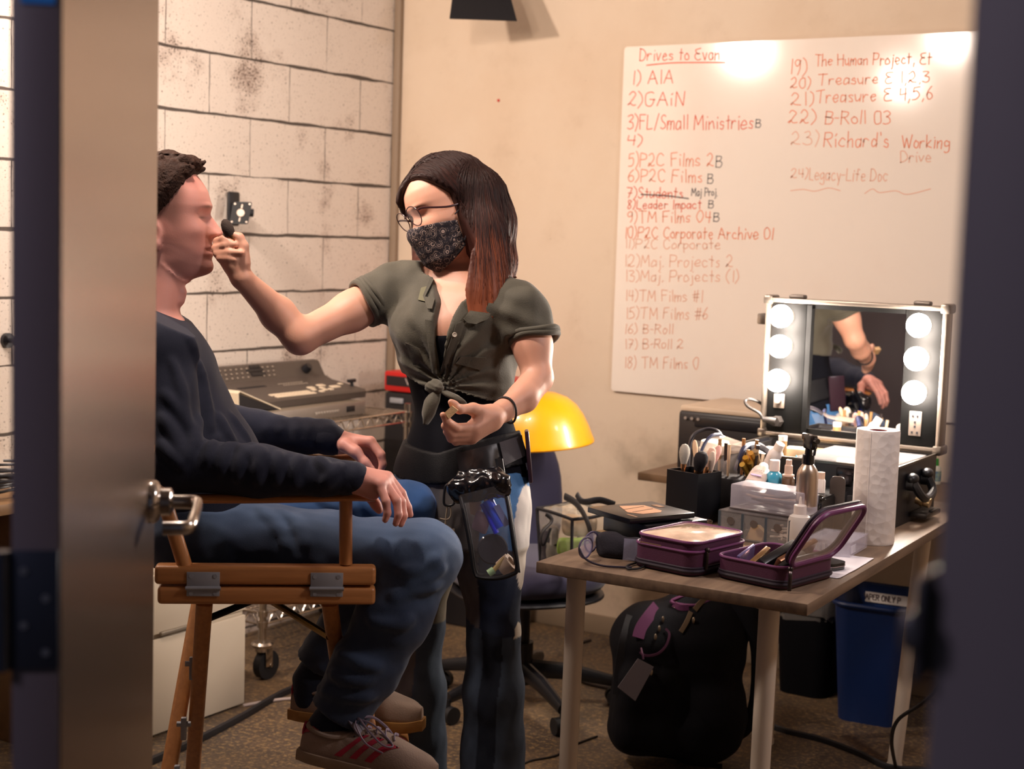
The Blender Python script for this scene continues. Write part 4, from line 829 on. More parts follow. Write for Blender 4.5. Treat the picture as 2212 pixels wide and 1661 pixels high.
for px, py in ((1688, 683), (1685, 748), (1680, 822), (1985, 703), (1980, 775), (1975, 848)):
    q = PY(px, py, -.835)-np.array([2.178, -.98, TB])
    bl = MB().ball((q[0], ly-.036, q[2]), .0315).build('light_bulb', GLOW, mc_); MB().cyl((q[0], ly+.006, q[2]), (q[0], ly-.012, q[2]), .024, .02).build('bulb_socket', SOCK, bl)
def lp(px, py): q = PY(px, py, -.80)-np.array([2.178, -.98, TB]); return q[0], q[2]
x, z = lp(1683, 866); MB().box((x, ly+.002, z), (.032, .005, .04), bevel=.002).cyl((x, ly, z+.003), (x, ly-.012, z+.003), .009).build('dimmer_switch', M('socket_plate', '6b6058', .4, .4), mc_, smooth=30)
x, z = lp(1977, 915); so = MB().box((x, ly+.002, z), (.034, .005, .066), bevel=.002).build('power_socket', M('socket_plate'), mc_, smooth=30)
sl = MB()
for dx, dz in ((-.006, .02), (.006, .02), (0, .004), (0, -.008), (-.007, -.024), (.007, -.024)): sl.box((x+dx, ly-.001, z+dz), (.005, .002, .006))
sl.build('socket_slots', BLACKP, so, smooth=0)
x, z = lp(1676, 909); pl = [np.array([x+.006, ly-.012, z]), np.array([x-.03, ly-.02, z+.004])]
pts = [pl[1]]+[PY(a, b, -.825+d)-np.array([2.178, -.98, TB]) for a, b, d in ((1640, 892, 0), (1616, 878, 0), (1610, 866, .01), (1622, 862, .02), (1645, 872, .04), (1668, 895, .07))]
MB().tube(smoothline(pts, 6), .0045, 8).cyl(pl[0], pl[1], .013, .007).cyl((x+.006, ly+.004, z), (x+.006, ly-.02, z), .017, .014, seg=6).build('power_cord', M('cord_black', '2a2624', .4), mc_)
# trays inside the case with their contents
tr = MB()
for x0, x1 in ((-.225, -.045), (-.035, .225)): tr.shell([(x0, -.165), (x1, -.165), (x1, .165), (x0, .165)], .03, .003, (0, 0, .112))
tr.build('inner_tray', M('tray_black', '1d1a1a', .4), mc_, smooth=0)
def intray(name, label, cat, lo, size, col, rough=.5, rz=0., kind='box'):
    m_ = M('tray_'+col, col, rough)
    o = (MB().box((0, 0, size[2]/2), size, bevel=min(size)*.2) if kind == 'box' else MB().cyl((-size[0]/2, 0, size[1]/2), (size[0]/2, 0, size[1]/2), size[1]/2)).build(name, m_)
    o.location = (2.178+lo[0], -.98+lo[1], TB+.116); o.rotation_euler = (0, 0, rz); return tag(o, label, cat)
intray('soap_box', 'cream box in the left tray of the mirror case', 'box', (-.10, .06, 0), (.07, .05, .028), 'e6d6b4', rz=.2)
intray('sponge_pack', 'pale square sponge pack in the left tray of the mirror case', 'sponge', (-.17, .02, 0), (.06, .1, .022), 'dccdb2', rz=-.1)
intray('cotton_pack', 'white cotton pack in the left tray front of the mirror case', 'box', (-.14, -.09, 0), (.09, .08, .026), 'e8dfd2', rz=.15)
intray('glitter_box', 'brown speckled flat box in the left tray corner of the mirror case', 'box', (-.08, .13, 0), (.06, .04, .02), '7a5f40', rz=0)
intray('lipstick_tube', 'pale tube lying across the right tray of the mirror case', 'tube', (.05, -.08, 0), (.09, .018, .018), 'e5d8cb', .3, rz=.7, kind='c')
cm = MB().box((0, 0, .004), (.1, .014, .004), bevel=.001)
for i in range(12): cm.box((-.045+.0082*i, -.017, .004), (.0035, .026, .003))
o = cm.build('hair_comb', M('comb_cream', 'd9c4a4', .4)); o.location = (2.178+.12, -.98+.06, TB+.135); o.rotation_euler = (0, 0, -.12); tag(o, 'cream comb on top of the right tray in the mirror case', 'comb')
o = MB().box((0, 0, .0015), (.25, .28, .0025)).build('tray_cover', CLEAR, mc_, smooth=0); o.location = (.095, 0, .146)
intray('powder_sachet', 'grey crinkled sachet pile in the right tray of the mirror case', 'sachet', (.09, .0, 0), (.12, .12, .016), '8f877a', .3, rz=.3)
# ---------------------------------------------------------------- paper towel roll
pb = PZ(1884, 1170, TB); pr_ = thing('paper_towel_roll', 'white quilted paper towel roll standing at the right of the table', 'paper towel roll', pb)
m, N, L, b = node_mat('quilted_paper'); tc = N.new('ShaderNodeTexCoord'); b.inputs['Base Color'].default_value = (*lin('ece4de'), 1); b.inputs['Roughness'].default_value = .9
vo = N.new('ShaderNodeTexVoronoi'); vo.inputs['Scale'].default_value = 55; L.new(tc.outputs['Object'], vo.inputs['Vector'])
bp = N.new('ShaderNodeBump'); bp.inputs['Strength'].default_value = .5; bp.inputs['Distance'].default_value = .004; L.new(vo.outputs['Distance'], bp.inputs['Height']); L.new(bp.outputs[0], b.inputs['Normal'])
MB().lathe([(.021, .002), (.049, .0), (.05, .004), (.05, .262), (.049, .266), (.021, .264), (.021, .002)], seg=40).tube([(.0, -.0505, .004), (.0, -.0505, .262)], .001, 4).build('paper_roll', m, pr_)
MB().lathe([(.0205, .001), (.0205, .263), (.0185, .263), (.0185, .001), (.0205, .001)], seg=24).build('cardboard_core', M('core_maroon', '7a2a33', .8), pr_)
# ---------------------------------------------------------------- brush box and brushes
bo = thing('brush_box', 'square black open box holding make-up brushes at the left of the table', 'box', (1.985, -1.375, TB), math.radians(-14))
MB().shell([(-.05, -.045), (.05, -.045), (.05, .045), (-.05, .045)], .125, .003).build('box_body', M('lacquer_black', '101015', .3), bo, smooth=0)
BR = [(1478, 985, 3.72, .0135, 'b9b2a6', 'round white-tipped make-up brush at the left of the black box'), (1512, 1000, 3.68, .018, '17131a', 'large fluffy black make-up brush in the black box'), (1533, 992, 3.72, .012, 'd9b3a2', 'pink powder puff brush in the black box'),
      (1546, 986, 3.75, .010, 'cf9f97', 'small pink brush at the right of the black box'), (1502, 975, 3.76, .007, 'c9a98a', 'thin gold ferrule brush upright in the black box'), (1537, 1001, 3.70, .009, 'c9b5a5', 'pale rounded blender brush at the front right of the black box')]
bc = np.array([1.985, -1.375, TB])
for i, (px, py, zz, r, col, lab) in enumerate(BR):
    tip = P(px, py, zz); tip = tip*1.0; d0 = np.array([1.985-.03+.012*i, -1.375+.01*((i % 3)-1), TB+.006])
    br = thing('make_up_brush', lab, 'brush', d0, group='brushes in the black box'); u = _n(tip-d0); l = np.linalg.norm(tip-d0); f_ = frame(u)
    MB().tube([u*0, u*(l-.05)], [.0035, .005], 10).build('handle', M('brush_handle', '1b1718', .3), br)
    MB().lathe([(.005, l-.052), (.0065, l-.04), (r*.55, l-.02), (r*.5, l-.018), (.004, l-.05)], fr=f_, seg=16).build('ferrule', M('ferrule_copper', 'b98d68', .25, 1.0), br)
    MB().lathe([(r*.5, l-.022), (r*.85, l-.005), (r, l+.008), (r*.9, l+.02), (r*.55, l+.028), (0, l+.031)], fr=f_, seg=20).build('bristles', M('bristle_'+col, col, .9, bump=(400, .4)), br)
# ---------------------------------------------------------------- clear brush pouch (navy piping) with tools inside
po = thing('clear_pouch', 'clear plastic pouch with navy piping full of brushes behind the black box', 'pouch', (2.03, -1.235, TB))
def at(px, py, z): return P(px, py, z)-np.array([2.03, -1.235, TB])
z0 = 3.86
out = [at(1488, 1050, z0+.02), at(1490, 985, z0+.02), at(1497, 945, z0+.03), at(1520, 930, z0+.05), at(1552, 935, z0+.04), at(1590, 955, z0+.02), at(1622, 962, z0), at(1612, 985, z0-.06), at(1596, 1040, z0-.08)]
MB().tube(smoothline([at(1485, 1025, z0+.05), at(1489, 970, z0+.06), at(1498, 940, z0+.06), at(1525, 927, z0+.07), at(1548, 930, z0+.06), at(1560, 944, z0+.04)], 6), .008, 8, flat=.6).build('zip_edge', M('pouch_zip', '242028', .5), po)
NV = M('navy_piping', '252b4c', .5)
MB().tube(smoothline([at(1512, 985, z0-.02), at(1519, 965, z0-.01), at(1528, 950, z0), at(1540, 940, z0+.01), at(1556, 938, z0+.03)], 6), .0045, 8).build('piping', NV, po)
MB().tube(smoothline([at(1590, 1015, z0-.07), at(1600, 985, z0-.08), at(1608, 968, z0-.07), at(1624, 960, z0-.04), at(1645, 964, z0-.02), at(1657, 975, z0-.01)], 6), .007, 8).build('piping', NV, po)
MB().tube(smoothline([at(1620, 968, z0-.05), at(1640, 965, z0-.03), at(1660, 976, z0-.02)], 6), .008, 8, flat=.6).build('zip_edge', M('pouch_zip'), po)
def fill(rows): return [smoothline(r, 4) for r in rows]
sh = fill([[at(1516, 978, z0-.02), at(1545, 985, z0-.04), at(1600, 978, z0-.07)], [at(1524, 955, z0-.005), at(1555, 955, z0-.01), at(1606, 966, z0-.06)], [at(1538, 941, z0+.01), at(1570, 950, z0+.02), at(1622, 961, z0-.03)], [at(1556, 938, z0+.04), at(1590, 950, z0+.05), at(1640, 965, z0+.0)]])
MB().sheet(sh).build('clear_top', M('glossy_clear', 'f0dccb', .08, alpha=.38, coat=.5), po)
sf = fill([[at(1490, 1050, z0-.0), at(1495, 1000, z0+.0), at(1502, 950, z0+.03)], [at(1505, 1050, z0-.03), at(1508, 1000, z0-.03), at(1520, 955, z0-.0)], [at(1560, 1045, z0-.06), at(1560, 1005, z0-.07), at(1570, 985, z0-.05)], [at(1592, 1040, z0-.09), at(1594, 1005, z0-.09), at(1600, 978, z0-.075)]])
MB().sheet(sf).build('clear_front', CLEAR, po)
o2 = thing('pouch_base_box', 'black soft box under the clear pouch behind the brush box', 'box', (2.035, -1.235, TB)); MB().box((0, 0, .05), (.13, .10, .10), bevel=.01).build('box_body', M('soft_black', '17161b', .7), o2)
rs = np.random.RandomState(11)
for i in range(9):
    u = i/8; x = 1.975+.135*u; y = -1.235+rs.uniform(-.03, .02); zt_ = .93+rs.uniform(-.015, .02)
    col = ['c09a6a', '8d6b45', '2a2222', 'd7c3a8', 'a9794b'][i % 5]
    t = thing('brush_tool', ['first', 'second', 'third', 'fourth', 'fifth', 'sixth', 'seventh', 'eighth', 'ninth'][i]+' thin brush handle from the left inside the clear pouch', 'brush', (x, y, .8515), group='tools in the clear pouch')
    MB().tube([(0, 0, 0), (.012*(u-.3), .0, zt_-.8515)], [.0035, .005], 8).build('handle', M('tool_'+col, col, .3, .3), t)
for i, (px, py, col) in enumerate(((1610, 1000, 'c9942f'), (1620, 1010, '8f6c23'), (1632, 985, 'b99f7c'), (1603, 1015, 'a07c2a'), (1622, 990, 'd8a04a'))):
    b0 = P(px-14, 1058, 3.8); b0[2] = TB; b0[:2] = PZ(1590+9*i, 1118, TB)[:2]+np.array([0, .14]); tp = P(px, py-12, 3.73)
    t = thing('gold_tube', ['gold pencil farthest left', 'olive pencil second from left', 'grey tube fourth from left', 'dull gold pencil third from left', 'orange topped tube'][i]+' leaning out of the navy piped pouch end', 'pencil', b0, group='tubes at the pouch end')
    MB().tube([(0, 0, .001), tp-b0], [.006, .0075], 10).build('tube_body', M('goldtube_'+col, col, .3, .5), t)
# ---------------------------------------------------------------- bottles on a low black organiser
ob = thing('black_organiser', 'low black make-up box before the mirror case carrying the bottles', 'box', (2.205, -1.29, TB)); MB().box((0, 0, .0445), (.22, .20, .089), bevel=.004).box((0, 0, .0905), (.214, .194, .003)).build('box_body', M('lacquer_black'), ob, smooth=30)
ZB = TB+.093
def bottle(name, label, cat, px, py, prof, mat, cap, capmat, sy=1.0, tilt=None, zb=ZB, rz=0.):
    t = thing(name, label, cat, PZ(px, py, zb)) if tilt is None else thing(name, label, cat, PZ(px, py, zb), rot=tilt)
    MB().lathe(prof, seg=28, sy=sy).build('bottle_body', mat, t); MB().lathe(cap, seg=24, sy=max(sy, .8)).build('cap', capmat, t); return t
WCAP = M('white_cap', 'e9ddd6', .4)
t = bottle('toner_bottle', 'round blue liquid bottle with a white cap among the bottles', 'bottle', 1671, 1060, [(0, 0), (.017, 0), (.0195, .004), (.0195, .03), (.017, .042), (.009, .05), (0, .05)], M('toner_blue', '4db2d4', .15, alpha=.9, coat=.5), [(.0125, .049), (.0125, .073), (.0115, .075), (0, .075)], WCAP)
t = bottle('pump_spray', 'small brown glass pump spray with a pale cap between blue and silver bottles', 'bottle', 1701, 1064, [(0, 0), (.015, 0), (.016, .003), (.016, .036), (.013, .04), (0, .04)], M('brown_glass', '6e5038', .12, alpha=.9, coat=.6), [(.0145, .04), (.0145, .044), (.010, .046), (.0095, .066), (.0075, .068), (.007, .08), (0, .081)], M('pale_cap', 'dcbca8', .4))
def sprayer(px, py, zb, name, label, body, rb, hb_, sc=1.):
    t = thing(name, label, 'spray bottle', PZ(px, py, zb), rz=math.radians(-35))
    MB().lathe([(0, 0), (rb*.96, 0), (rb, .004), (rb, hb_*.72), (rb*.9, hb_*.84), (rb*.62, hb_*.95), (.011, hb_), (0, hb_)], seg=32).build('bottle_body', body, t)
    h = MB().cyl((0, 0, hb_), (0, 0, hb_+.02*sc), .0145*sc, .0135*sc).cyl((0, 0, hb_+.02*sc), (0, 0, hb_+.034*sc), .009*sc, .0085*sc)
    h.box((.004*sc, 0, hb_+.05*sc), (.04*sc, .017*sc, .034*sc), bevel=.005*sc).box((-.008*sc, 0, hb_+.06*sc), (.03*sc, .015*sc, .016*sc), bevel=.004*sc).cyl((.02*sc, 0, hb_+.055*sc), (.034*sc, 0, hb_+.055*sc), .006*sc)
    h.tube(smoothline([(.018*sc, 0, hb_+.045*sc), (.024*sc, 0, hb_+.034*sc), (.021*sc, 0, hb_+.022*sc)], 5), .0045*sc, 8, flat=.6); h.build('trigger_head', M('gloss_black_plastic', '0e0d11', .2, coat=.3), t); return t
sprayer(1741, 1092, ZB, 'spray_bottle', 'silver aluminium spray bottle with a black trigger head', M('silver_bottle', 'c9b7a6', .28, .9), .0245, .098)
sprayer(1760, 1165, TB, 'spray_bottle', 'small black spray bottle behind the open purple case lid', M('smoke_bottle', '2a2428', .2), .017, .058, .75)
# leaning tube with print
a0, a1 = PZ(1622, 1066, ZB), P(1668, 985, 3.74)
ax_ = _n(a1-a0); f_ = frame(ax_, RT)
t = thing('cream_tube', 'pale pink cream tube with a purple stripe leaning left of the blue bottle', 'tube', a0+np.array([0, 0, .012]), rot=f_)
ln = .095; rings = []
for u in np.linspace(0, 1, 9): rings.append([((.024-.001*u)*math.cos(a)*(1-.12*max(0, u-.8)*5), (.004+.011*(u**.7))*math.sin(a)*1.0, ln*u) for a in np.linspace(0, 2*PI, 25)[:-1]])
MB().loft(rings[::-1]).build('tube_body', M('tube_pink', 'e6cfc2', .4), t)
MB().cyl((0, 0, ln), (0, 0, ln+.022), .014, .012).build('cap', WCAP, t)
prn = MB(); xh, zh = np.array([1., 0, 0]), np.array([0, 0, 1.])
vw = np.array(WMAT[t].to_3x3().inverted()@Vector((CAM-a0).tolist())); sg = -1 if vw[1] < 0 else 1
rx = np.array([1., 0, 0]) if sg < 0 else np.array([-1., 0, 0])
lettering(prn, 'moisture', np.array([-.0*1, sg*.0165, .063])-rx*.016, rx, zh, .03, .0085, .0011, .0)
lettering(prn, 'oil free', np.array([0, sg*.0162, .052])-rx*.004, rx, zh, .016, .005, .0008, .0); prn.build('print', M('print_grey', '6b5a58', .6), t, smooth=0)
MB().box((.0, sg*.0150, .042), (.026, .0016, .008)).build('stripe', M('tube_purple', 'a07ab0', .5), t, smooth=0)
MB().box((0, sg*.0125, .012), (.034, .0016, .013)).build('brand_block', M('tube_black', '1a1718', .5), t, smooth=0)
prn = MB(); lettering(prn, 'Neutro', np.array([0, sg*.0135, .009])-rx*.014, rx, zh, .022, .006, .0009, .0); prn.build('print', M('print_white', 'd8d0cc', .6), t, smooth=0)
a0, a1 = PZ(1655, 1030, ZB), P(1690, 962, 3.79)
t = thing('lotion_bottle', 'white lotion bottle leaning behind the blue bottle', 'bottle', a0+np.array([0, 0, .014]), rot=frame(_n(a1-a0), RT))
MB().lathe([(0, 0), (.018, 0), (.019, .003), (.019, .06), (.013, .07), (0, .07)], seg=24, sy=.75).build('bottle_body', M('lotion_white', 'ece4e4', .4), t); MB().lathe([(.0125, .07), (.012, .088), (0, .089)], seg=20).build('cap', WCAP, t)
t = bottle('dropper_bottle', 'tiny blue dropper tip bottle behind the silver spray bottle', 'bottle', 1718, 1030, [(0, 0), (.012, 0), (.012, .02), (.008, .024), (0, .024)], M('lacquer_black'), [(.0085, .024), (.0075, .038), (.003, .046), (.0015, .056), (0, .057)], M('dropper_blue', '3fb0d0', .3))
t = bottle('gold_cap_bottle', 'tall gold bottle with a pale cap at the front edge of the mirror case', 'bottle', 1688, 1012, [(0, 0), (.0115, 0), (.0115, .075), (0, .075)], M('gold_bottle', 'b98f62', .3, .6), [(.0118, .075), (.0118, .088), (0, .089)], M('pale_lilac_cap', 'e8dcdc', .4))
t = bottle('small_white_bottle', 'small white bottle at the right of the silver spray bottle', 'bottle', 1772, 1064, [(0, 0), (.011, 0), (.011, .03), (.009, .034), (0, .034)], M('lotion_white'), [(.009, .034), (.009, .05), (0, .051)], M('pale_cap'))
q = PZ(1790, 1085, ZB); t = thing('hand_mirror', 'rounded dark hand mirror upright right of the small white bottle', 'mirror', (2.318, -1.275, TB), rz=math.radians(12)); MB().prism(rpoly(.036, .135, .012, 5), -.004, .004, (0, 0, .0675), frame((0, -1, 0), (1, 0, 0))).build('mirror_frame', M('mirror_smoke', '4a423e', .25, .3), t, smooth=40)
# ---------------------------------------------------------------- clear drawer organiser with frosted box on top
og = thing('drawer_organiser', 'low clear three-compartment organiser under the frosted box', 'organiser', (2.222, -1.484, TB), math.radians(-4))
OW, OD, OH = .185, .11, .066
MB().box((0, 0, .002), (OW, OD, .004)).box((0, OD/2-.0015, OH/2), (OW, .003, OH)).box((-OW/2+.0015, 0, OH/2), (.003, OD, OH)).box((OW/2-.0015, 0, OH/2), (.003, OD, OH)).box((0, 0, OH-.0015), (OW, OD, .003)).build('organiser_shell', M('smoke_clear', '8f8684', .2, alpha=.35), og, smooth=0)
for i in range(3):
    x = -OW/2+.0325+.06*i; MB().box((x, -OD/2+.001, OH/2), (.056, .0022, OH-.008)).build('drawer_front', CLEAR, og, smooth=0)
    MB().lathe([(.0085, .0012), (.0095, .0012), (.0095, 0), (.0085, 0)], (x, -OD/2-.0002, .044), 20, frame((0, -1, 0))).build('finger_hole', M('hole_rim', '6c625c', .3), og)
for i in range(4): MB().box((-OW/2+.0025+.06*i, -OD/2+.002, OH/2), (.006, .005, OH-.004)).build('divider', M('divider_blue_grey', '5b6670', .25, alpha=.75), og, smooth=0)
def inorg(dx, dy, o, label, cat, z=.0045):
    v = WMAT[og]@Vector((dx, dy, z)); o.location = v; tag(o, label, cat)
inorg(-.002, -.035, MB().prism([(-.024, 0), (.016, 0), (.022, .02), (.006, .034), (-.010, .034)], -.008, .008, fr=np.array([[1, 0, 0], [0, 0, -1], [0, 1, 0]])).build('sponge_wedge', M('sponge_tan', 'cfa872', .9, bump=(200, .3))), 'tan sponge wedge in the middle compartment of the clear organiser', 'sponge')
inorg(-.062, -.02, MB().ball((0, 0, .022), (.022, .02, .022)).build('hair_net', M('net_brown', '3c302c', .8, bump=(150, .8, .004))), 'bundled dark hair net in the left compartment of the clear organiser', 'hair net')
cw = MB(); rs = np.random.RandomState(4)
for i in range(9):
    a = rs.uniform(0, 6.28); c = np.array([rs.uniform(-.014, .014), rs.uniform(-.01, .01), .006+.004*i]); cw.tube([c-np.array([math.cos(a)*.016, math.sin(a)*.008, .002]), c+np.array([math.cos(a)*.016, math.sin(a)*.008, .002])], .0025, 6)
inorg(.06, -.025, cw.build('cotton_swabs', M('swab_white', 'd9c8ba', .8)), 'small pile of cotton swabs in the right compartment of the clear organiser', 'cotton swab'); bpy.data.objects['cotton_swabs']['kind'] = 'stuff'
fb = thing('frosted_box', 'translucent frosted lidded box of tools on top of the clear organiser', 'box', (2.236, -1.47, TB+OH+.0005), math.radians(-4))
MB().box((0, 0, .030), (.185, .085, .059), bevel=.004).build('box_shell', FROST, fb, smooth=30); MB().box((0, 0, .002), (.186, .086, .004), bevel=.001).build('box_base', M('smoke_strip', '5b5252', .4), fb, smooth=30)
for i in range(7):
    rs = np.random.RandomState(20+i); a = rs.uniform(-.35, .35); c = np.array([rs.uniform(-.03, .03), -.032+.009*i, .012+rs.uniform(0, .022)]); d = np.array([math.cos(a)*.05, 0, math.sin(a)*.05*.5])
    col = ['2a2428', '8d7565', '3a3436', 'b48a74', '2a2428', '6b5a52', '9a8474'][i]
    o = MB().tube([c-d, c+d], [.003, .0048], 8).build('cosmetic_pencil', M('pencil_'+col, col, .4)); v = WMAT[fb]; o.location = v.translation; o.rotation_euler = (0, 0, math.radians(-4)); tag(o, ['black pencil nearest the front', 'tan pencil second from the front', 'charcoal pencil third from the front', 'pink pencil in the middle', 'black pencil third from the back', 'brown pencil second from the back', 'beige pencil nearest the back'][i]+' inside the frosted box', 'pencil', 'pencils in the frosted box')
# ---------------------------------------------------------------- cup, squeeze bottle, tray, napkins
cp = P(1560, 960, 4.16); t = thing('coffee_cup', 'white paper coffee cup with a lid behind the clear pouch', 'cup', (1.835, -.93, TB))
MB().lathe([(0, 0), (.028, 0), (.029, .002), (.040, .115), (.0385, .115), (.027, .004), (0, .004)], seg=32).build('cup_body', M('paper_cup', 'e5d8c0', .6), t)
MB().lathe([(.043, .108), (.0445, .112), (.0445, .118), (.041, .12), (.0385, .137), (.036, .139), (.0345, .135), (0, .134)], seg=32).build('lid', M('cup_lid', 'efe6d2', .4), t)
t = bottle('squeeze_bottle', 'cloudy white squeeze bottle with a pointed nozzle by the purple cases', 'bottle', 1724, 1184, [(0, 0), (.0255, 0), (.027, .003), (.027, .062), (.023, .074), (.013, .08), (0, .08)], M('cloudy_bottle', 'e2dad2', .35, alpha=.88), [(.0145, .078), (.0145, .098), (.013, .1), (.004, .101), (.0022, .118), (0, .119)], WCAP, zb=TB)
NAP = M('napkin_paper', 'e7e3ea', .9, bump=(60, .3))
def napkin(name, label, pts, mat, z, seed):
    rs = np.random.RandomState(seed); a, b, c, d = [PZ(x, y, z) for x, y in pts]; g = []
    for u in np.linspace(0, 1, 9): g.append([(a*(1-u)*(1-v)+b*u*(1-v)+c*u*v+d*(1-u)*v)+np.array([rs.uniform(-.0015, .0015), rs.uniform(-.0015, .0015), rs.uniform(0, .0014)]) for v in np.linspace(0, 1, 9)])
    return tag(MB().sheet(g, .0006).build(name, mat), label, 'napkin')
napkin('paper_napkin', 'white paper napkin under the black compact at the right table edge', [(1742, 1243), (1815, 1250), (1888, 1207), (1800, 1196)], NAP, TB+.0003, 1)
napkin('paper_napkin', 'tan paper napkin lying behind the glasses', [(1284, 1186), (1345, 1192), (1400, 1168), (1335, 1152)], M('napkin_tan', 'b89a78', .9, bump=(60, .3)), TB+.003, 2)
napkin('paper_napkin', 'pale paper strip between the clear organiser and the purple cases', [(1600, 1192), (1700, 1208), (1716, 1198), (1606, 1178)], M('napkin_tan'), TB+.0003, 3)
ty = thing('clear_tray', 'clear plastic slotted lid tray upside down before the paper towel roll', 'tray', (2.402, -1.493, TB+.0035), math.radians(3))
MB().shell([(-.05, -.068), (.05, -.068), (.05, .068), (-.05, .068)], .030, .003, (0, 0, 0)).build('tray_body', M('tray_clear', 'd8d3e2', .3, alpha=.3), ty, smooth=0)
sl = MB()
for i in range(6): sl.box((.0508, -.058+.006*i, .015), (.0012, .003, .018)).box((-.045+.012*i, -.0688, .015), (.006, .0012, .018))
sl.build('slots', M('slot_white', 'e9e6ef', .4, alpha=.8), ty, smooth=0); MB().box((0, 0, .0318), (.102, .138, .002)).build('tray_top', M('tray_top', 'c9c6d8', .3, alpha=.22), ty, smooth=0)
cpq = PZ(1783, 1228, TB); t = thing('compact_case', 'glossy black rounded compact on the white napkin', 'compact', (cpq[0], cpq[1]+.005, TB+.0025), math.radians(-20))
MB().prism(rpoly(.07, .062, .02, 6), 0, .007).prism(rpoly(.071, .063, .02, 6), .008, .0145).box((0, 0, .0075), (.06, .05, .002)).build('compact_shell', M('gloss_black_plastic'), t, smooth=50); MB().prism(rpoly(.0715, .0635, .02, 6), .0066, .0084).build('seam_band', M('compact_band', 'a99aa0', .3, .7), t)
lp_ = PZ(1762, 1241, TB); t = thing('lipstick', 'small black lipstick standing before the black compact', 'lipstick', lp_+np.array([0, 0, .0025])); MB().cyl((0, 0, 0), (0, 0, .018), .0065).build('base', M('gloss_black_plastic'), t); MB().cyl((0, 0, .018), (0, 0, .034), .0058).build('cap', M('lacquer_black'), t)
# ---------------------------------------------------------------- purple cases
PUR = M('purple_nylon', '4c1f3c', .6, bump=(500, .35)); PIP = M('purple_piping', '6f3566', .45); DKP = M('dark_purple_trim', '221427', .6)
def caselow(t, w_, d_, h_, hollow):
    pl = rpoly(w_, d_, .03, 7)
    if hollow: MB().shell(pl, h_, .004).build('case_body', PUR, t)
    else: MB().prism(pl, .0, h_).build('case_body', PUR, t)
    MB().tube([(x*1.004, y*1.004, .008) for x, y in pl], .0045, 8, closed=True).tube([(x*1.006, y*1.006, .014) for x, y in pl], .0025, 6, closed=True).build('base_band', DKP, t)
    MB().tube([(x, y, h_) for x, y in pl], .003, 8, closed=True).build('piping', PIP, t)
p1 = thing('purple_case', 'closed purple cosmetic case with a clear top near the table corner', 'cosmetic case', (2.205, -1.845, TB+.003), math.radians(-9))
caselow(p1, .16, .205, .048, False); pl = rpoly(.152, .196, .03, 7)
MB().prism(pl, .0495, .066).build('lid', PUR, p1); MB().tube([(x, y, .066) for x, y in pl], .0035, 8, closed=True).build('piping', PIP, p1)
g = []; 
for u in np.linspace(-1, 1, 13): g.append([(u*.07, v*.092, .0665+.008*(1-u*u)*(1-v*v)) for v in np.linspace(-1, 1, 13)])
MB().sheet(g, .001).build('clear_window', M('case_window', 'e8c9ab', .1, coat=.8, var=(16, .8, '8a6650')), p1)
MB().tube(smoothline([(.081, -.06, .05), (.085, -.065, .044), (.086, -.066, .012)], 4), .004, 8).ball((.084, -.062, .05), .006).build('zip_pull', M('zip_metal', '3d3434', .3, .8), p1)
MB().box((-.03, -.1035, .05), (.055, .002, .005), bevel=.0008).build('zip_glint', M('zip_brass', 'b08a72', .3, .8), p1, smooth=0)
p2 = thing('purple_case', 'open purple cosmetic case with its clear lid raised at the table corner', 'cosmetic case', (2.395, -1.835, TB+.003), math.radians(-10))
caselow(p2, .168, .20, .043, True)
la = math.radians(58); lx = np.array([math.cos(la), 0, math.sin(la)]); lo_ = np.array([.084, 0, .046])
lpl = [(lo_+lx*(a+.068)+np.array([0, b, 0])) for a, b in rpoly(.136, .188, .035, 7)]; nrm_ = np.array([-math.sin(la), 0, math.cos(la)])
MB().tube(lpl, .0055, 8, closed=True).build('lid_frame', PIP, p2); MB().tube([q+nrm_*.012 for q in lpl], .0055, 8, closed=True).build('lid_frame', DKP, p2)
MB().tube([q+nrm_*.006 for q in lpl], .0045, 8, closed=True, flat=1).build('lid_frame', PUR, p2)
k = len(lpl); MB().add(np.array(lpl+[q+nrm_*.001 for q in lpl]), [list(range(k))[::-1], list(range(k, 2*k))]+[(i, (i+1) % k, k+(i+1) % k, k+i) for i in range(k)]).build('clear_window', M('lid_clear', 'dcd2cc', .08, alpha=.3, coat=.6), p2, smooth=0)
MB().tube(smoothline([(.088, -.085, .04), (.094, -.094, .03), (.095, -.097, .0)], 4), .004, 8).ball((.09, -.088, .042), .006).build('zip_pull', M('zip_metal'), p2)
def inp2(name, label, cat, c, size, mat, rot):
    R_ = np.array(Matrix.Rotation(rot[0], 3, 'X')@Matrix.Rotation(rot[1], 3, 'Y')@Matrix.Rotation(rot[2], 3, 'Z')); o = MB().box((0, 0, 0), size, rot=R_, bevel=.0025).build(name, mat, smooth=30)
    o.location = WMAT[p2]@Vector(c); o.rotation_euler = (0, 0, math.radians(-10)); return tag(o, label, cat)
inp2('foil_sachet', 'crinkled blue-violet foil sachet at the left in the open purple case', 'sachet', (-.055, -.03, .031), (.008, .07, .04), M('foil_violet', '8d86c0', .2, .7), (.2, .2, .1))
inp2('gold_compact', 'thin gold compact left of the black palette in the open purple case', 'compact', (-.028, -.025, .028), (.012, .08, .035), M('gold_compact', 'a8845c', .25, .8), (.3, .35, .05))
inp2('black_palette', 'thick black palette in the middle of the open purple case', 'palette', (.002, -.005, .034), (.018, .12, .05), M('lacquer_black'), (.25, .5, -.05))
inp2('black_palette', 'copper-edged palette next to the raised lid in the open purple case', 'palette', (.034, .012, .04), (.012, .13, .055), M('copper_palette', '8b6248', .25, .7), (.25, .55, -.08))
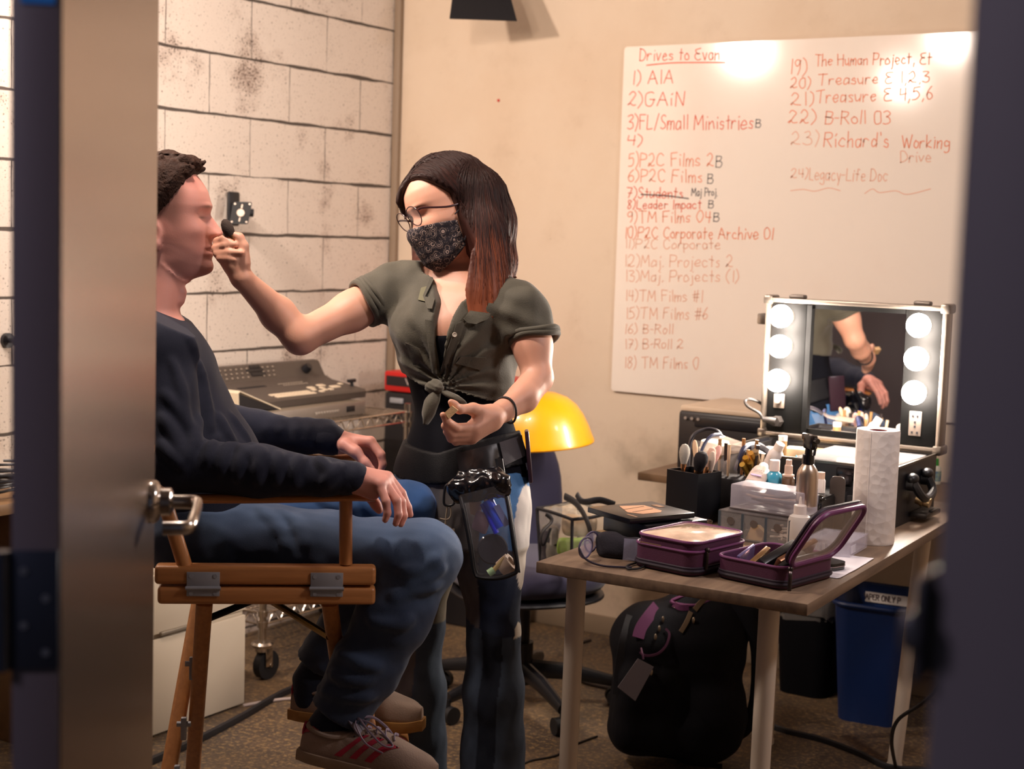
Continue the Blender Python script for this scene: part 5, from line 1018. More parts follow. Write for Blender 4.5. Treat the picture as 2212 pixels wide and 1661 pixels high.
inp2('black_palette', 'black palette farthest back in the open purple case', 'palette', (.05, -.03, .032), (.012, .09, .045), M('lacquer_black'), (.2, .5, .0))
# ---------------------------------------------------------------- palettes, tin, glasses, mask
ps = math.radians(-24); pc = np.array([2.045, -1.735, 0])
def pal(z0, z1, w_, d_, dx, dy, label, name='make_up_palette', mat='lacquer_black', cat='palette'):
    t = thing(name, label, cat, (pc[0]+dx, pc[1]+dy, z0), ps); MB().box((0, 0, (z1-z0)/2), (w_, d_, z1-z0), bevel=.002).build('palette_case', M(mat), t, smooth=30); return t
pal(TB, .768, .13, .16, .0, .02, 'black palette at the bottom of the stack by the glasses')
t = pal(.769, .779, .165, .19, .005, .005, 'wide thin black palette second from the bottom of the stack')
t = pal(.780, .818, .155, .175, .012, .012, 'thick black palette under the top one in the stack')
for z in (.012, .024): MB().cyl((.0775, -.06, z), (.079, -.06, z), .003, seg=10).build('rivet', M('rivet_steel', '88858a', .3, .8), t)
rt = MB().sheet([[np.array([-.07+.1*u, -.085-.004*math.sin(u*9), .0395+.001*math.sin(u*14)])+np.array([0, .04*v, 0]) for v in (0, 1)] for u in np.linspace(0, 1, 12)], .001).build('red_tissue', M('red_tissue', '8a2033', .8)); rt.location = WMAT[t].translation; rt.rotation_euler = (0, 0, ps); tag(rt, 'red tissue squeezed under the top palette of the stack', 'tissue')
t = pal(.8215, .834, .155, .185, -.012, -.012, 'black palette with a tan window on top of the stack')
MB().prism([(-.055, -.02), (.015, -.05), (.045, -.03), (.045, .02), (.03, .035), (-.04, .04)], .0125, .0132).build('shade_window', M('shade_tan', 'cf9d78', .4, var=(30, .5, 'b27e5c')), t, smooth=0)
MB().box((-.02, .065, .0128), (.03, .016, .0008)).box((.05, -.065, .0128), (.035, .006, .0008)).build('gold_print', M('gold_print', 'a07a5c', .4, .3), t, smooth=0)
for x in (-.02, .012): MB().box((x, -.005, .0135), (.0015, .07, .0006), rot=rotz(.2)).build('window_rib', M('rib_dark', '4a342a', .5), t, smooth=0)
q = PZ(1512, 1140, TB); t = thing('metal_tin', 'small round silver tin between the palettes and the clear organiser', 'tin', q); MB().lathe([(0, 0), (.026, 0), (.028, .002), (.030, .018), (.0285, .018), (.0265, .003), (0, .003)], seg=32).build('tin_body', M('tin_silver', 'c9b8a6', .2, 1.0), t)
gq = PZ(1268, 1207, TB); t = thing('eyeglasses', 'clear framed eyeglasses lying folded open at the left table corner', 'glasses', gq+np.array([0, 0, .004]), math.radians(-3))
GLM = M('glasses_frame', '5b5470', .25); LENS = M('lens_glass', 'd9d0ea', .05, alpha=.3, coat=.6)
for i, (ox, oy, rz_) in enumerate(((-.012, .034, .12), (.012, -.026, -.12))):
    pts = [np.array([ox+.014*0, oy+.026*math.cos(a)*(1+.1*math.sin(a)), .026+.022*math.sin(a)]) for a in np.linspace(0, 2*PI, 21)[:-1]]
    MB().tube(pts, .0022, 8, closed=True).build('rim', GLM, t); k = len(pts); MB().add(np.array(pts+[p+np.array([.001, 0, 0]) for p in pts]), [list(range(k)), list(range(2*k-1, k-1, -1))]).build('lens', LENS, t, smooth=0)
MB().tube(smoothline([(-.012, .008, .032), (0, .003, .036), (.012, -.002, .032)], 4), .002, 8).build('bridge', GLM, t)
for p in ([(.012, -.052, .03), (.03, -.055, .01), (.065, -.05, .0), (.105, -.03, -.001), (.118, -.012, -.002)], [(-.012, .06, .03), (.01, .062, .006), (.06, .055, -.001), (.11, .05, -.002)]): MB().tube(smoothline(p, 6), .0024, 8).build('temple', M('temple_dark', '2b2636', .3), t)
mq = (2.05, -1.865, TB); mk = SDF(); mk.ell((0, 0, .012), (.055, .038, .028), k=.02).ell((-.025, 0, .03), (.03, .03, .02), k=.02).ell((.02, -.015, .022), (.04, .02, .02), k=.02)
t = thing('cloth_pouch', 'soft dark cloth bundle between the glasses and the closed purple case', 'cloth', mq, math.radians(20)); mk.mesh(.004, post=lambda p, f: np.maximum(f+.003*wob(p, 18, 3), -p[:, 2])).build('cloth_body', M('dark_cloth', '1f1c26', .9, bump=(300, .4)), t, smooth=180)
MB().sheet([[(.01+.04*u, -.05+.012*v, .002+.045*v) for v in np.linspace(0, 1, 5)] for u in np.linspace(0, 1, 5)], .001).build('clear_sleeve', M('sleeve_clear', 'a9a6bd', .15, alpha=.35), t)
q = smoothline([PZ(x, y, TB+.0035) for x, y in ((1394, 1200), (1380, 1213), (1355, 1222), (1358, 1229), (1380, 1228), (1394, 1222))], 6); tag(MB().tube(q, .0025, 6).build('elastic_cord', M('elastic_black', '141318', .6)), 'thin black elastic loop before the closed purple case', 'cord')
# ---------------------------------------------------------------- people
from mathutils.bvhtree import BVHTree
def PP(*a): return np.array([P(*q) for q in a])
def head_fn(o, fx, fy, fz, T):
    """T: tables over local z: z, Fb (face plane), Fp (profile), Bk (back), W (half width), wn (width of the mid-face relief); features"""
    R_ = np.array([fx, fy, fz]).T; z_ = T['z']
    def surf(c, s_, z):
        I = lambda k: np.interp(z, z_, T[k])
        Fb, Fp, Bk, W, wn = I('Fb'), I('Fp'), I('Bk'), I('W'), I('wn'); A = np.where(c >= 0, Fb, Bk); n = 2.3
        r = ((np.abs(c)/A)**n+(s_/W)**n)**(-1/n); ys = r*s_; fr_ = np.clip(c, 0, 1)**.5
        G = lambda y0, wy, z0, wz: np.exp(-((ys-y0)/wy)**2-((z-z0)/wz)**2)
        b = (Fp-Fb)*np.exp(-(ys/wn)**2)
        b += -.012*G(.031, .015, T['ze'], .011)+.0075*G(.031, .0115, T['ze']-.001, .0085)-.0022*G(.031, .012, T['ze']-.004, .0022)
        b += .004*G(.027, .02, T['zb'], .006)+T.get('wing', .006)*G(.0125, .0055, T['zn'], .007)-.004*G(.0065, .004, T['zn']-.006, .003)
        b += .004*G(.05, .018, T['ze']-.03, .018)-.0035*np.exp(-(ys/.021)**4-((z-T['zm'])/.0026)**2)
        return r+b*fr_
    def fn(p):
        q = (p-o)@R_
        if 'jaw' in T: q = q.copy(); q[:, 2] -= T['jaw']*sstepn(.062-q[:, 0], 0, .085)*sstepn(-q[:, 2], .035, .085)
        rho = np.maximum(np.hypot(q[:, 0], q[:, 1]), 1e-6); c = q[:, 0]/rho; s_ = np.abs(q[:, 1])/rho
        f = (rho-surf(c, s_, q[:, 2]))*.72; dz = np.maximum(z_[0]-q[:, 2], q[:, 2]-z_[-1]); return np.where(dz > 0, np.maximum(f, 0)*.5+dz, f)
    return fn, surf, R_
def smooth_tab(T, n=160):
    z = T['z']; zz = np.linspace(z[0], z[-1], n); out = {k: v for k, v in T.items() if np.isscalar(v)}
    for k, v in T.items():
        if np.isscalar(v): continue
        y = np.interp(zz, z, v); ker = np.array([1, 2, 3, 2, 1.])/9; pad = np.r_[y[:1].repeat(2), y, y[-1:].repeat(2)]; out[k] = np.convolve(pad, ker, 'valid')
    out['z'] = zz; return out
def skin_mat(name):
    m, N, L, b = node_mat(name); a = N.new('ShaderNodeAttribute'); a.attribute_name = 'Col'; L.new(a.outputs['Color'], b.inputs['Base Color'])
    b.inputs['Roughness'].default_value = .5; b.inputs['Subsurface Weight'].default_value = .25; b.inputs['Subsurface Radius'].default_value = (.012, .005, .003); b.inputs['Subsurface Scale'].default_value = .5
    tc = N.new('ShaderNodeTexCoord'); bp = N.new('ShaderNodeBump'); bp.inputs['Strength'].default_value = .15; bp.inputs['Distance'].default_value = .001
    L.new(nse(N, L, tc.outputs['Object'], 350, 4), bp.inputs['Height']); L.new(bp.outputs[0], b.inputs['Normal']); return m
def horiz(v): v = np.array(v, float); v[2] = 0; return v/np.linalg.norm(v)
def build_at(mb, name, mat, parent, cols=None, **k): return mb.build(name, mat, parent, world=True, cols=cols, **k)
def sstepn(x, a, b): t = np.clip((x-a)/(b-a), 0, 1); return t*t*(3-2*t)
RTh, FWh = horiz(RT), horiz(FW)
# ================================================================ the seated man
mf = fwd.copy(); ms = sid.copy()       # his forward and his left (away from the camera)
ZM = 3.33; sM = F/ZM
man = thing('person', 'man in a navy sweater and jeans sitting in the wooden chair, eyes closed', 'person', (CH0[0]+.05, CH0[1], 0))
hO = P(360, 470, ZM)
hx_ = _n(mf*.995+np.array([0, 0, -.035])); hz_ = _n(np.array([0, 0, 1.])-hx_*hx_[2]); hy_ = np.cross(hz_, hx_)
def tb(pairs, y, x0=360.): a = np.array(pairs, float); return (np.interp(y, a[:, 0], a[:, 1])-x0)/sM
yy = np.array([336, 337.5, 341, 347, 355, 365, 374, 383, 391, 399, 407, 415, 424, 432, 439, 444, 448, 454, 459, 467, 474, 480, 487, 493, 497, 501, 504, 509, 515, 521.6, 527, 530, 533.5, 537, 541, 547, 553, 560, 567, 573, 578, 583, 587, 592, 597, 604.])
prof = [(336, 362), (337.5, 372), (341, 385), (347, 396), (355, 405), (365, 413), (374, 420), (391, 434), (407, 445), (424, 450.5), (439, 456), (448, 454), (459, 453), (467, 461), (480, 471), (493, 481), (497, 482.5), (501, 479), (504, 472), (509, 463), (515, 459.5), (521.6, 459), (527, 463), (530, 462), (533.5, 458), (537, 461.5), (541, 464.5), (547, 462), (553, 459.5), (560, 462.5), (567, 465), (573, 465), (578, 463), (583, 459), (587, 453), (592, 440), (597, 425), (604, 410)]
base = [(336, 362), (337.5, 372), (341, 385), (347, 396), (355, 405), (365, 413), (374, 420), (391, 433), (407, 442), (424, 447), (439, 449), (459, 446), (480, 449), (497, 452), (515, 452), (527, 451), (541, 450), (553, 448), (567, 446), (578, 440), (587, 431), (592, 422), (597, 412), (604, 400)]
back = [(336, 358), (337.5, 345), (341, 328), (347, 312), (355, 297), (365, 284), (385, 270), (410, 261), (440, 258), (470, 262), (500, 274), (530, 288), (560, 300), (604, 315)]
wid = [(336, .004), (337.5, .018), (341, .033), (347, .045), (355, .054), (365, .062), (385, .071), (410, .0765), (440, .078), (470, .0765), (500, .073), (530, .069), (553, .064), (567, .059), (578, .053), (587, .046), (597, .034), (604, .022)]
wnn = [(336, .05), (424, .045), (445, .02), (459, .0105), (480, .0125), (497, .0165), (508, .017), (515, .022), (530, .024), (547, .024), (567, .026), (604, .03)]
o = np.argsort(-yy); ys_ = yy[o]
MT = dict(z=(470-ys_)/sM, Fp=tb(prof, ys_), Fb=tb(base, ys_), Bk=-tb(back, ys_), W=np.interp(ys_, *np.array(wid).T), wn=np.interp(ys_, *np.array(wnn).T), ze=(470-462)/sM, zb=(470-441)/sM, zn=(470-499)/sM, zm=(470-533.5)/sM, jaw=.048)
MT['Fb'] = np.maximum(MT['Fb'], .002); MT['Bk'] = np.maximum(MT['Bk'], .002); MT['Fp'] = np.maximum(MT['Fp'], MT['Fb']-.01)
mhead, msurf, mR = head_fn(hO, hx_, hy_, hz_, smooth_tab(MT))
mb_ = SDF()
mb_.add(mhead, hO-.17, hO+.17, .018)
def ear(sd, o, R_, x, y, z, side, sc=1.):
    c = o+R_@np.array([x, side*y, z]); ER = R_@np.array(Matrix.Rotation(side*math.radians(-20), 3, 'Z')@Matrix.Rotation(math.radians(-12), 3, 'Y'))
    sd.ell(c+R_@np.array([-.006, side*.006, .004]), np.array([.0175, .0065, .030])*sc, ER, .006).ell(c+R_@np.array([.002, side*.004, -.022]), np.array([.009, .006, .011])*sc, ER, .006)
    sd.ell(c+R_@np.array([-.001, side*.013, .002]), np.array([.0095, .007, .017])*sc, ER, .004, True)
for sg in (-1, 1): ear(mb_, hO, mR, -.012, .073, -.037, sg, 1.02)
mb_.cone(P(345, 570, ZM), P(322, 705, ZM), .056, .062, .032).cone(P(392, 632, ZM), P(388, 648, ZM), .012, .012, .012)
# body under the clothes: trunk, arms, legs
def levels(rows, fu, fw, Z):
    C, U, W = [], [], []
    for y, cx_, u, w_ in sorted(rows, key=lambda r: -r[0]): c = P(cx_, y, Z); C.append(c); U.append(fu*u); W.append(fw*w_)
    return C, U, W
TR = [(690, 328, .075, .10), (722, 335, .10, .175), (760, 345, .112, .20), (820, 362, .118, .185), (880, 385, .126, .17), (960, 425, .136, .165), (1040, 445, .14, .165), (1130, 440, .145, .175), (1205, 445, .12, .16)]
mb_.loft(*levels([(y, c, u*.9, w_*.9) for y, c, u, w_ in TR], mf, ms, ZM), k=.03)
nSh, nEl, nWr = P(350, 752, 3.13), P(378, 1000, 3.06), P(758, 1033, 3.05)
fSh, fEl, fWr = P(352, 750, 3.54), P(440, 905, 3.60), P(722, 953, 3.57)
mb_.chain([nSh, nEl, nWr], [.042, .032, .026], .02).chain([fSh, fEl, P(640, 943, 3.59), fWr], [.042, .03, .026, .027], .01)
nHp, nKn, nAn = P(450, 1150, 3.27), P(918, 1200, 3.17), P(712, 1568, 3.18)
fHp, fKn, fAn = P(470, 1135, 3.42), P(880, 1100, 3.40), P(672, 1480, 3.51)
mb_.chain([nHp, nKn, nAn], [.078, .052, .036], .03).chain([fHp, fKn, fAn], [.072, .046, .028], .03)
def finger(sd, pts, rs, k=.004): sd.chain(PP(*pts), rs, k)
# near (right) hand drooping over the armrest
W0 = (762, 1031, 3.05)
for m_, r in (((822, 1046, 3.035), .0125), ((828, 1041, 3.05), .013), ((832, 1034, 3.068), .013), ((836, 1030, 3.085), .0125)): sd = mb_; sd.cone(P(*W0), P(*m_), .022, r, .012)
mb_.cone(P(768, 1046, 3.05), P(806, 1066, 3.045), .019, .014, .012)
finger(mb_, [(820, 1047, 3.033), (834, 1083, 3.02), (837, 1108, 3.02), (832, 1123, 3.022)], [.0105, .0088, .0078, .0068])
finger(mb_, [(828, 1041, 3.05), (857, 1081, 3.035), (861, 1112, 3.032), (855, 1131, 3.035)], [.011, .0095, .0082, .007])
finger(mb_, [(834, 1035, 3.068), (867, 1084, 3.058), (872, 1114, 3.055), (866, 1132, 3.057)], [.011, .0095, .0084, .0072])
finger(mb_, [(838, 1030, 3.085), (868, 1066, 3.08), (881, 1096, 3.078), (886, 1112, 3.08)], [.011, .0092, .0082, .007])
finger(mb_, [(782, 1046, 3.085), (800, 1072, 3.10), (812, 1090, 3.10), (819, 1102, 3.095)], [.015, .0115, .010, .0085], .008)
# far (left) hand
for m_, r in (((800, 954, 3.535), .013), ((800, 960, 3.56), .013), ((796, 966, 3.58), .0125), ((790, 972, 3.60), .0115)): mb_.cone(P(722, 953, 3.57), P(*m_), .024, r, .014)
finger(mb_, [(800, 953, 3.535), (823, 982, 3.525), (827, 1003, 3.525), (823, 1015, 3.525)], [.012, .0105, .009, .0078])
finger(mb_, [(802, 962, 3.56), (818, 990, 3.56), (812, 1010, 3.56), (803, 1016, 3.56)], [.0115, .010, .009, .0078])
finger(mb_, [(798, 968, 3.58), (812, 992, 3.585), (803, 1010, 3.585), (794, 1012, 3.585)], [.011, .0098, .0088, .0075])
finger(mb_, [(792, 974, 3.60), (803, 995, 3.605), (796, 1008, 3.605), (788, 1010, 3.605)], [.0105, .009, .008, .007])
finger(mb_, [(745, 962, 3.53), (768, 976, 3.515), (788, 1000, 3.51), (803, 1014, 3.512)], [.018, .0135, .011, .009], .01)
man_mesh = mb_.mesh(.0033)
def skincols(V, base, o, R_, stub=None, lips=None, zlo=-.14):
    c = np.tile(np.array(lin(base)), (len(V), 1)); q = (V-o)@R_
    n = wob(V, 14, 5)[:, None]*.04; c = c*(1+n)
    def mixm(m, col):
        nonlocal c; c = c*(1-m[:, None])+np.array(lin(col))*m[:, None]
    hd = (np.abs(q[:, 2]) < .16)&(np.hypot(q[:, 0], q[:, 1]) < .14)
    G = lambda x0, y0, z0, sx, sy, sz: np.exp(-((q[:, 0]-x0)/sx)**2-((np.abs(q[:, 1])-y0)/sy)**2-((q[:, 2]-z0)/sz)**2)*hd
    return c, q, hd, G, mixm
MV = man_mesh.v[0]; mc, q, hd, G, mixm = skincols(MV, 'd8998b', hO, mR)
def MIX(c, m, col): return c*(1-m[:, None])+np.array(lin(col))*m[:, None]
ze, zm = MT['ze'], MT['zm']
st1 = sstepn(q[:, 2]+.36*np.maximum(q[:, 0], 0), -.030, -.058)*sstepn(q[:, 2], -.150, -.120)*hd*sstepn(q[:, 0], -.012, .012); st1 *= 1-G(.1, 0, zm, .03, .03, .006)*.8
st1 = np.maximum(st1, hd*sstepn(q[:, 2], -.035, -.05)*sstepn(q[:, 0], .03, .0)*sstepn(q[:, 0], -.02, .0)*sstepn(q[:, 2], -.14, -.12))
st1 = np.maximum(st1, G(.1, 0, -.052, .03, .022, .008)*.45)
mc = MIX(mc, np.clip(st1, 0, 1)*.36, '75585a')
fade = hd*sstepn(q[:, 2], -.045, .015)*sstepn(q[:, 0], .058, .022)*(1-sstepn(np.hypot(q[:, 0]+.012, q[:, 2]+.037), .045, .03)); mc = MIX(mc, fade*.62, '4a342b')
mc = MIX(mc, G(.095, .0, zm, .02, .022, .0075)*.6, 'a5524f'); mc = MIX(mc, G(.085, .030, ze-.003, .02, .013, .0028)*.75, '3a2624'); mc = MIX(mc, G(.085, .028, MT['zb']+.001, .03, .018, .0042)*.65, '5a3a2c')
mc = MIX(mc, G(.10, .010, MT['zn']-.006, .02, .005, .003)*.6, '5a2b2a'); mc = MIX(mc, hd*sstepn(q[:, 2], .06, .085)*.25, 'd88276')
SKINM = skin_mat('skin_man'); build_at(man_mesh, 'body', SKINM, man, mc, smooth=180)
# hair: short sides, textured quiff on top, as a blended cap with locks over it
hr = SDF()
def HP(px, py, dz=0.): return P(px, py, ZM+dz)
def hairbase(p):
    q = (p-hO)@mR; ln = np.interp(q[:, 0], [-.12, -.06, -.012, .012, .03, .045, .060, .08], [-.07, -.02, .004, .034, .062, .086, .100, .115])
    th = .002+.010*sstepn(q[:, 2]-ln, 0, .045); return np.maximum(mhead(p)-th, (ln-q[:, 2]+.003*np.sin(q[:, 0]*900))*.8)
hr.add(hairbase, hO+np.array([-.17, -.17, -.08]), hO+.17, .004)
rs = np.random.RandomState(8)
for i in range(95):
    a = rs.uniform(-.062, .062); x = rs.uniform(-.10, .05); zt_ = .098+.036*math.sqrt(max(0, 1-(a/.075)**2))*(1-((x+.03)/.14)**2)
    b0 = hO+mR@np.array([x, a, zt_-.012]); d = mR@np.array([rs.uniform(.006, .028), rs.uniform(-.01, .01), rs.uniform(.006, .02)])
    hr.cone(b0, b0+d, .010, .0045, .006)
for i in range(34):
    a = rs.uniform(-.05, .05); x = .044-.25*a*a/.05+rs.uniform(-.006, .004); b0 = hO+mR@np.array([x-.012, a, .104]); m_ = hO+mR@np.array([x+.006, a, .126+rs.uniform(-.006, .006)]); e = hO+mR@np.array([x+.022+rs.uniform(-.006, .004), a+rs.uniform(-.006, .006), .122+rs.uniform(-.01, .008)])
    hr.cone(b0, m_, .011, .009, .006).cone(m_, e, .009, .004, .006)
for i in range(60):
    sgn = -1 if i % 2 else 1; x = rs.uniform(-.11, .035); zt_ = rs.uniform(.065, .095); y = .070*math.sqrt(max(.05, 1-((x+.035)/.115)**2)); b0 = hO+mR@np.array([x, sgn*y, zt_]); e = b0+mR@np.array([rs.uniform(-.012, .004), sgn*.004, -rs.uniform(.018, .032)]); hr.cone(b0, e, .009, .004, .006)
HAIRM = M('man_hair_brown', '2b1b14', .7, bump=(260, .8, .003), stretch=(1, 1, 1), var=(60, .4, '4a2f22'), spec=.2)
build_at(hr.mesh(.003, post=lambda p, f: f+.0012*np.sin(wob(p, 60, 2)*9)), 'hair', HAIRM, man, smooth=180)
# sweater
sw = SDF(); INF = .012
sw.loft(*levels([(y, c, u+.002, w_+.004) for y, c, u, w_ in TR if y < 1150]+[(1150, 445, .15, .185)], mf, ms, ZM), k=.03)
sw.cone(P(334, 690, ZM), P(326, 735, ZM), .066, .10, .03)
sw.cone(P(334, 722, ZM-.06), nSh, .075, .068, .03).cone(P(334, 722, ZM+.06), fSh, .075, .068, .03)
sw.chain([nSh, nEl], [.068, .060], .025).chain([nEl, P(560, 1018, 3.05), P(700, 1030, 3.05), P(764, 1031, 3.05)], [.058, .052, .037, .0335], .02)
sw.chain([fSh, fEl], [.068, .058], .025).chain([fEl, P(560, 930, 3.6), P(660, 945, 3.59), P(724, 953, 3.57)], [.055, .046, .037, .034], .02)
FOLD = [((470, 940, 3.0), (452, 985, 2.99)), ((500, 955, 3.0), (488, 1010, 2.99)), ((535, 965, 3.0), (520, 1030, 2.99)), ((575, 972, 3.0), (566, 1038, 2.99)), ((610, 980, 3.0), (606, 1040, 3.0)), ((655, 985, 3.01), (640, 1045, 3.0)), ((690, 990, 3.01), (720, 1030, 3.01)), ((700, 1045, 3.01), (735, 1005, 3.01))]
def surf_folds(sd, rows, h, r, k, depth=.003, post=None):
    """ridges that follow the surface seen along each pixel row of points"""
    c_ = sd.mesh(h, relax=0); tr = BVHTree.FromPolygons([tuple(v) for v in c_.v[0]], c_.f)
    for row in rows:
        pts = []
        for x, y in smoothline(row, 4):
            d = Vector((P(x, y, 1.)-CAM).tolist()).normalized(); hh = tr.ray_cast(Vector(CAM.tolist()), d)
            if hh[0] is not None: pts.append(np.array(hh[0])+np.array(d)*depth)
        n_ = len(pts)
        for i in range(n_-1):
            if np.linalg.norm(pts[i+1]-pts[i]) < .06: sd.cone(pts[i], pts[i+1], r*math.sin(PI*(i+.6)/n_)**.5+.0005, r*math.sin(PI*min(i+1.4, n_-.3)/n_)**.5+.0005, k)
surf_folds(sw, [[(468, 945), (456, 970), (450, 1000)], [(495, 958), (484, 985), (480, 1020)], [(528, 968), (520, 1000), (512, 1035)], [(566, 975), (560, 1005), (556, 1040)], [(602, 985), (600, 1010), (596, 1040)], [(650, 990), (640, 1015), (636, 1045)], [(688, 992), (705, 1010), (722, 1030)], [(700, 1046), (718, 1025), (735, 1008)],
 [(402, 720), (430, 790), (448, 870), (455, 930)], [(350, 900), (375, 940), (392, 985)], [(355, 850), (395, 900), (425, 960)], [(470, 900), (500, 950), (545, 985)], [(500, 900), (535, 950), (570, 990)], [(372, 780), (390, 840), (400, 900)], [(430, 905), (420, 950), (400, 1000)], [(346, 960), (370, 985), (395, 1010)]], .010, .0062, .016)
for x in (575, 605, 640, 668, 695, 715): sw.cone(P(x, 908+.05*(x-560), 3.585), P(x+3, 928, 3.56), .010, .008, .02)
nz_cut = P(384, 668, ZM)
def swpost(p, f):
    d = p-CAM; f = f+.0016*wob(p, 9, 4)
    cn_ = _n(mf*.42+np.array([0, 0, 1.])); cut = (p-(P(352, 672, ZM)))@cn_; return np.maximum(f, cut)
SWM = M('navy_knit', '10162c', .9, bump=(700, .3), sheen=.06)
build_at(sw.mesh(.0045, post=swpost), 'sweater', SWM, man, smooth=180)
# neckband and cuffs
ring = []
cn_ = _n(mf*.42+np.array([0, 0, 1.])); c0 = P(338, 672, ZM); u_ = _n(mf-cn_*mf.dot(cn_)); v_ = np.cross(cn_, u_)
MB_ = MB().tube([c0+u_*.064*math.cos(a)+v_*.072*math.sin(a)+np.array([0, 0, -.004]) for a in np.linspace(0, 2*PI, 33)[:-1]], .0085, 8, closed=True, flat=.7); build_at(MB_, 'neckband', SWM, man)
def cuff(c, d, r, name='cuff'):
    f_ = frame(d); m_ = MB().lathe([(r*.8, -.028), (r, -.026), (r*1.04, -.012), (r*1.02, .006), (r*.98, .011), (r*.86, .010), (r*.8, -.028)], c, 28, f_); build_at(m_, name, SWM, man)
cuff(P(752, 1032, 3.05), nWr-P(700, 1030, 3.05), .0345); cuff(P(716, 951, 3.572), P(724, 953, 3.57)-P(640, 943, 3.59), .0355)
# jeans
jn = SDF()
jn.loft(*levels([(1075, 452, .145, .172), (1130, 445, .158, .19), (1205, 450, .135, .175)], mf, ms, ZM), k=.03)
jn.chain([nHp, P(700, 1188, 3.215), nKn], [.088, .081, .072], .03).chain([nKn, P(850, 1330, 3.17), P(790, 1440, 3.175), P(738, 1530, 3.18)], [.072, .076, .070, .065], .03)
jn.chain([fHp, P(720, 1112, 3.41), fKn], [.086, .076, .060], .03).chain([fKn, P(800, 1270, 3.45), P(690, 1432, 3.51)], [.062, .066, .056], .03)
surf_folds(jn, [[(560, 1100), (600, 1130), (620, 1180)], [(600, 1105), (640, 1130), (660, 1175)], [(880, 1262), (920, 1250), (955, 1225)], [(850, 1290), (900, 1275), (945, 1262)], [(870, 1235), (910, 1228), (950, 1200)], [(690, 1440), (740, 1465), (800, 1470)], [(680, 1480), (740, 1505), (805, 1505)], [(720, 1400), (770, 1430), (820, 1440)], [(690, 1075), (720, 1090), (745, 1110)], [(760, 1065), (790, 1085), (805, 1108)], [(720, 1065), (750, 1085), (770, 1110)], [(800, 1340), (850, 1350), (885, 1340)]], .010, .006, .018)
zc = _n(P(800, 1430, 3.175)-P(738, 1530, 3.18)); zc2 = _n(fKn-P(690, 1432, 3.51))
def jpost(p, f):
    f = f+.0022*wob(p, 11, 9)+.0009*wob(p, 28, 19); c1 = -((p-P(736, 1548, 3.18))@zc); c2 = -((p-P(694, 1436, 3.51))@zc2); nd = np.abs((p-P(738, 1500, 3.12))@ms) < .16
    near_ = (p-P(738, 1480, 3.345))@ms < 0; lowz = p[:, 2] < P(738, 1400, 3.12)[2]; return np.where(lowz, np.maximum(f, np.where(near_, c1, c2)), f)
jm_ = jn.mesh(.005, post=jpost); V = jm_.v[0]
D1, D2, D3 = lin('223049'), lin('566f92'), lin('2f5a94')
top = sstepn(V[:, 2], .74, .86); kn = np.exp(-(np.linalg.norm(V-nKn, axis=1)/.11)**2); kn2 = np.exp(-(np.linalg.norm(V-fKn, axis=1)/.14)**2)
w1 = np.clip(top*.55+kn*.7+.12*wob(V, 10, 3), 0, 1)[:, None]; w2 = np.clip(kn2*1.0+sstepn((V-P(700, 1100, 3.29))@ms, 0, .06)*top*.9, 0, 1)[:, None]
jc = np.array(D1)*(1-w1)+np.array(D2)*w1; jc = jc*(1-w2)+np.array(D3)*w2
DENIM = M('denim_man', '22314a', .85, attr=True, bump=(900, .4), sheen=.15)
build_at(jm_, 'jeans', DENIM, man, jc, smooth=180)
def leg_ring(c, ax, r, name, mat, t=.0018, fl=1.): f_ = frame(ax); return build_at(MB().tube([c+f_@np.array([r*math.cos(a), r*fl*math.sin(a), 0]) for a in np.linspace(0, 2*PI, 33)[:-1]], t, 6, closed=True), name, mat, man)
# socks
SOCK_ = M('sock_navy', '141a2c', .9, bump=(500, .3))
for a, b, c in ((P(745, 1515, 3.18), P(705, 1580, 3.18), P(690, 1606, 3.18)), (P(716, 1392, 3.505), P(674, 1468, 3.51), P(668, 1505, 3.51))):
    s_ = SDF().chain([a, b, c], [.042, .040, .038], .02); build_at(s_.mesh(.004, post=lambda p, f: f+.001*wob(p, 25, 3)), 'sock', SOCK_, man, smooth=180)
